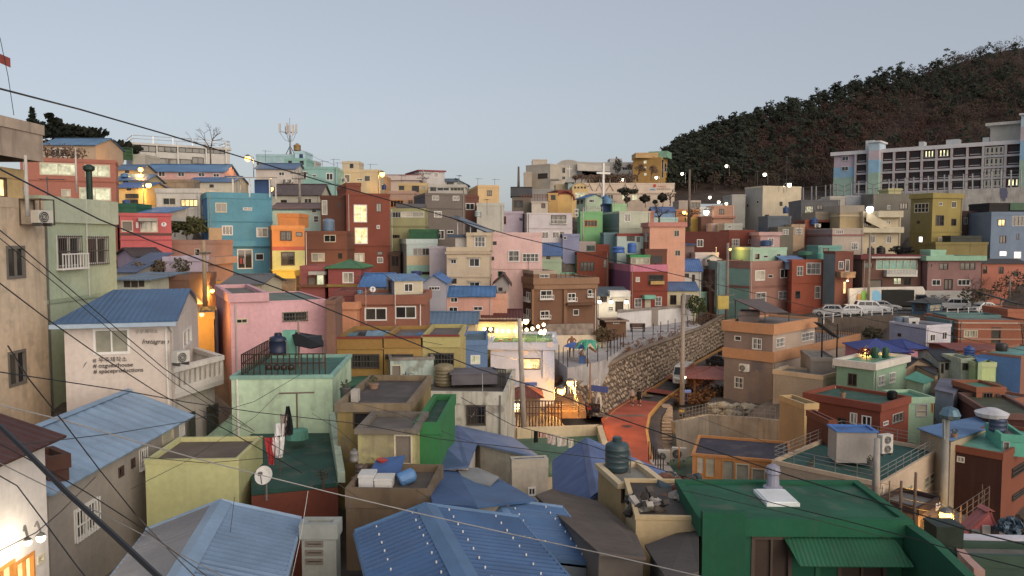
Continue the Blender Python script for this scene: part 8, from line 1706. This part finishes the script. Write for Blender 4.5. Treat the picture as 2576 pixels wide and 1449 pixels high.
# scattered shrubs in the gaps of the slope
zone(0,900)
for i,(x,y,YY,r)in enumerate(((1830,470,61,.9),(1600,455,61,.7),(1400,460,60,.6))): bush(['round dark bush below the lilac wall','low brown bush before lilac wall house','small dry bush below lilac roof'][i],P(x,y+30,YY),r,r*.8,c('4a4430')if i==0 else c('5f5040'),340+i,200,.1)
zone(3072,900)
for i,(x,y,YY,r)in enumerate(((2050,760,108,1.6),(2180,740,110,1.4),(2380,700,112,1.8),(2500,620,114,2.0),(840,1010,101,1.4),(1050,1130,96,1.2),(760,1020,101,1.2))): bush(['dark shrub at end of fish mural wall','dry shrub on slope right of mural','brown shrub below low orange house','dark scrub under the orange brick house','dark ivy clump on parking wall','ivy patch low on parking wall','ivy clump at left of parking wall'][i],P(x,y+40,YY),r*1.2,r*.8,[c('3f3a28'),c('5a4836'),c('54402e'),c('2f2c22'),c('3a3a26'),c('3f3c2a'),c('3a3626')][i],350+i,320,.16)
twig_tree('bare tree at right end of the fish mural',P(2060,790,107),4.5,.8,c('4d4038'),361,4,.09); twig_tree('small bare tree beside covered walkway',P(2560,1240,84),3.5,.8,c('40352e'),362,4,.07)
q0,q1=P(2170,680,107),P(2576,800,95); t=empty('covered_walkway',q0); tag(t,'long dark covered handrail ramp going down at right','ramp'); m=MB(); d=q1-q0; m.sheet([(0,0,0),d,d+Vector((0,2.0,.1)),Vector((0,2.0,.1))],.15); m.obj('ramp_roof','roof_sheet',c('3f3a36'),t)
for f in (.1,.5,.9): b=d*f; m=MB(); m.tube([b+Vector((0,.3,0)),b+Vector((0,.3,-2.2))],.06,5); m.obj('post','metal',c('6a625a'),t)
utility_pole('grey pole standing by the right edge slope',2432,515,690,108,.12,(),col=c('7a7068')); utility_pole('grey post beside the lone white sedan',2340,735,900,101,.13,(),col=c('7d746a'))
# ================================================================ wires
zone(0,0,1.0)
wire('long black cable from upper left over the roofs',[(-40,213,12),(200,275,15),(425,340,18),(640,405,21),(844,466,24),(1069,529,27),(1288,593,30),(1538,653,33),(1850,726,37),(2082,783,40),(2307,826,43),(2514,870,46),(2700,905,49)],.017,n=4)
wire('thick black cable crossing down to lower right',[(-40,405,13),(75,464,14.5),(250,552,17),(387,609,19),(537,666,20),(714,731,21),(839,783,22),(1061,871,23),(1204,928,23),(1406,992,23),(1523,1041,22),(1720,1108,21),(1932,1179,20),(2105,1234,19),(2285,1285,18),(2442,1336,17),(2640,1385,16)],.017,n=4)
wire('very thick cable bundle at lower left corner',[(-40,1035,8.6),(60,1131,8.2),(173,1245,7.8),(282,1343,7.5),(396,1449,7.2),(520,1560,7)],.03,n=5)
wire('dark wire crossing pale blue alley roof',[(-40,930,14),(169,961,16),(314,983,18),(471,1012,20),(644,1037,22),(895,1065,23),(1103,1104,24),(1288,1125,24.5),(1574,1161,25.5)],.012,n=4)
wire('pale grey wire sagging over lower roofs',[(-40,1010,11),(169,1059,12),(345,1112,13),(510,1158,14),(644,1192,15),(840,1241,15.5),(1056,1292,15.5),(1288,1344,15),(1523,1394,14),(1759,1449,13),(1900,1480,12)],.011,col=c('8f8a86'),n=4)
wire('black wire slanting over the beige house wall',[(-30,690,11),(112,798,12),(240,888,13),(392,985,14.5),(581,1088,16),(760,1190,18)],.010,n=4)
wire('second black wire slanting past the guesthouse',[(-30,555,12),(60,628,13),(175,726,14.5),(275,811,16),(410,925,18),(541,1015,20),(640,1085,22)],.010,n=4)
wire('third thin wire beside slanting guesthouse wire',[(-30,575,12.2),(150,722,14.5),(300,850,16.5),(440,965,18.5),(620,1075,22)],.008,n=4)
wire('dark wire falling across alley house wall',[(20,870,10),(71,951,11),(165,1069,12),(251,1183,12.5),(337,1289,13),(428,1387,13),(500,1460,13)],.010,n=4)
wire('low dark wire over brown roof and grey roof',[(-30,1180,9.5),(43,1222,9.5),(124,1330,9),(190,1420,8.8),(230,1470,8.6)],.008,n=4)
wire('dark wire rising right over pale blue roof',[(40,1120,13),(165,1105,15),(290,1090,17),(480,1058,21),(640,1010,25),(785,925,31)],.009,n=4)
wire('dark wire from green terrace to blue roof',[(500,1030,20),(644,1093,20),(840,1210,19),(905,1255,19)],.008,n=4)
wire('long dark wire over the laundry roof',[(1160,1000,26),(1288,1069,25),(1484,1120,23),(1602,1163,22),(1759,1210,20),(1932,1262,18),(2128,1310,16.5),(2285,1351,15.5),(2420,1390,14.5),(2620,1440,13)],.011,n=4)
wire('thin wire from ochre houses to lamp pole',[(1060,858,40),(1160,876,46),(1236,892,50),(1310,905,58)],.012,n=5); wire('thin wire from cafe pole to brown apartment',[(1305,820,60),(1345,880,64),(1392,940,67)],.012,n=4)
wire('wire along the stone wall poles',[(1540,955,66),(1610,985,62),(1760,1050,55),(1932,1115,48),(2150,1190,40)],.012,n=4)
wire('wire from pole with bands to school hill',[(1715,790,72),(1800,800,74),(1940,790,78),(2090,775,84),(2185,720,110)],.015,n=4)
wire('thin wire from cell mast hill to ridge',[(735,365,130),(800,400,122),(844,415,118)],.02,n=4)
wire('wire between aqua house pole and red tower',[(757,432,99),(820,455,94),(850,470,91)],.016,n=4)
for nm,pts in (('thin wire low over the lime block',[(360,1150,16),(520,1165,17),(690,1150,19),(850,1100,24)]),('thin wire from terrace pole to lime wall',[(700,990,30),(640,1050,28),(470,1160,22),(330,1230,18)]),('thin dark wire beside the cable bundle',[(-30,1100,8.8),(90,1165,9),(220,1240,9.5),(360,1330,10),(520,1449,10)]),('thin wire crossing white brown roofed wall',[(-30,1400,9),(90,1340,9.6),(150,1290,10.2),(240,1200,12)]),('pale thin wire over brown roof to grey roof',[(-30,1150,10),(150,1240,10.5),(330,1330,11),(560,1449,11.5)]),('wire from mint wall to mouldy house',[(785,1040,29),(850,1080,28),(980,1190,25),(1090,1260,22)]),('wire from mouldy roof toward blue tarpaulins',[(880,1010,28),(1000,1040,27),(1150,1100,27),(1290,1145,27)]),('thin wire drooping over emerald roof',[(1700,1230,17),(1850,1262,16.5),(2020,1300,16),(2240,1355,15.5)])):
    wire(nm,pts,.007,n=5,col=c('6a6866')if nm.startswith('pale')else None)
for i,(a_,b_)in enumerate((((2176,1222),(2300,1235)),((2180,1235),(2295,1262)),((2230,1240),(2355,1270)),((2240,1260),(2360,1290)),((2215,1215),(2370,1238)))): wire('tangled thin wire between rusty posts and lamp pole',[(a_[0],a_[1],33),((a_[0]+b_[0])/2,(a_[1]+b_[1])/2+4,35.5),(b_[0],b_[1],39)],.010,n=5,group='tangled wires at the lower right pole')
for i,(x0,y0,x1,y1)in enumerate(((0,95,35,290),(590,1250,560,1449),(775,1235,735,1449))): wire(['thin wire at upper left edge above beige house','hanging cable over ridge of grey ribbed roof','white cable hanging beside ribbed roof'][i],[(x0,y0,20),((x0+x1)/2+3,(y0+y1)/2,19.5),(x1,y1,19)],.008,n=6,col=None if i<2 else c('a8a49e'))
p=P(8,160,24); m=MB(); vs=[(-.35+.12*a,.05*math.sin(a),.12-.05*a+(.28 if b else 0))for a in range(6)for b in range(2)]; m.add(vs,[(2*a,2*a+2,2*a+3,2*a+1)for a in range(5)]); fo=empty('flag',p); m.obj('flag_cloth','cloth',c('8a3a34'),fo); m=MB(); m.tube([(-.38,0,-2.4),(-.38,0,.5)],.02,5); m.obj('flag_pole','metal',GREY,fo); tag(fo,'small red flag above the beige house roof','flag')
# ================================================================ aerials and small things on the roofs of the slope
zone(0,0,1.0)
for i,(x,y0,y1,YY,what)in enumerate(((596,452,480,88,'turquoise house roof corner'),(1010,440,465,122,'taupe pink house roof'),(1155,440,466,122,'yellow tan ridge house roof'),(1225,500,535,104,'white and lilac house roof'),(1380,505,535,124,'white lilac house roof edge'),(1545,505,540,128,'grey green corner house roof'),(1700,530,560,121,'salmon flat house roof'),(1905,430,470,150,'pale grey block roof'),(2010,560,590,122,'pink edge house roof'),(2250,455,485,133,'olive tower roof'),(2440,600,632,120,'mint green roof edge'),(905,690,735,58,'orange rendered house roof'),(1045,700,742,60,'brown window house roof'),(1330,640,678,92,'brown apartment upper room'),(2230,1010,1050,56,'dark green flat roof'),(2150,1000,1040,60,'mint shuttered house roof'))):
    antenna('thin television aerial on the '+what,x,y0,y1,YY,3+i%3,.7+.1*(i%4),rz=37*i)
rn=random.Random(91)
for i,(x,y,YY,what)in enumerate(((1020,985,41,'weathered white house roof'),(1205,985,42,'weathered roof beside the crate'),(870,995,32,'mouldy house flat roof'),(940,985,33,'mouldy house roof by the chimney box'),(2190,1175,43,'teal roof beside rooftop cabin'),(2040,1185,44.5,'teal roof railing'),(2400,1105,46,'teal brick terrace'),(2120,1000,55,'dark green roof by its vent'))):
    t=empty('plant_pot',P(x,y,YY)); tag(t,'small clay plant pot on the '+what,'plant pot'); m=MB(); m.lathe([(.14,-.05),(.2,.3),(.22,.3),(.22,.34),(.17,.34)],12); m.obj('pot','plaster',rn.choice([c('7a4634'),c('5a5450'),c('8a6a52')]),t); m=MB(); leaf_cloud(m,Vector((0,0,.5)),.22,.22,.2,40,.06,rn); m.obj('foliage','leaf',c('4a4a34'),t)
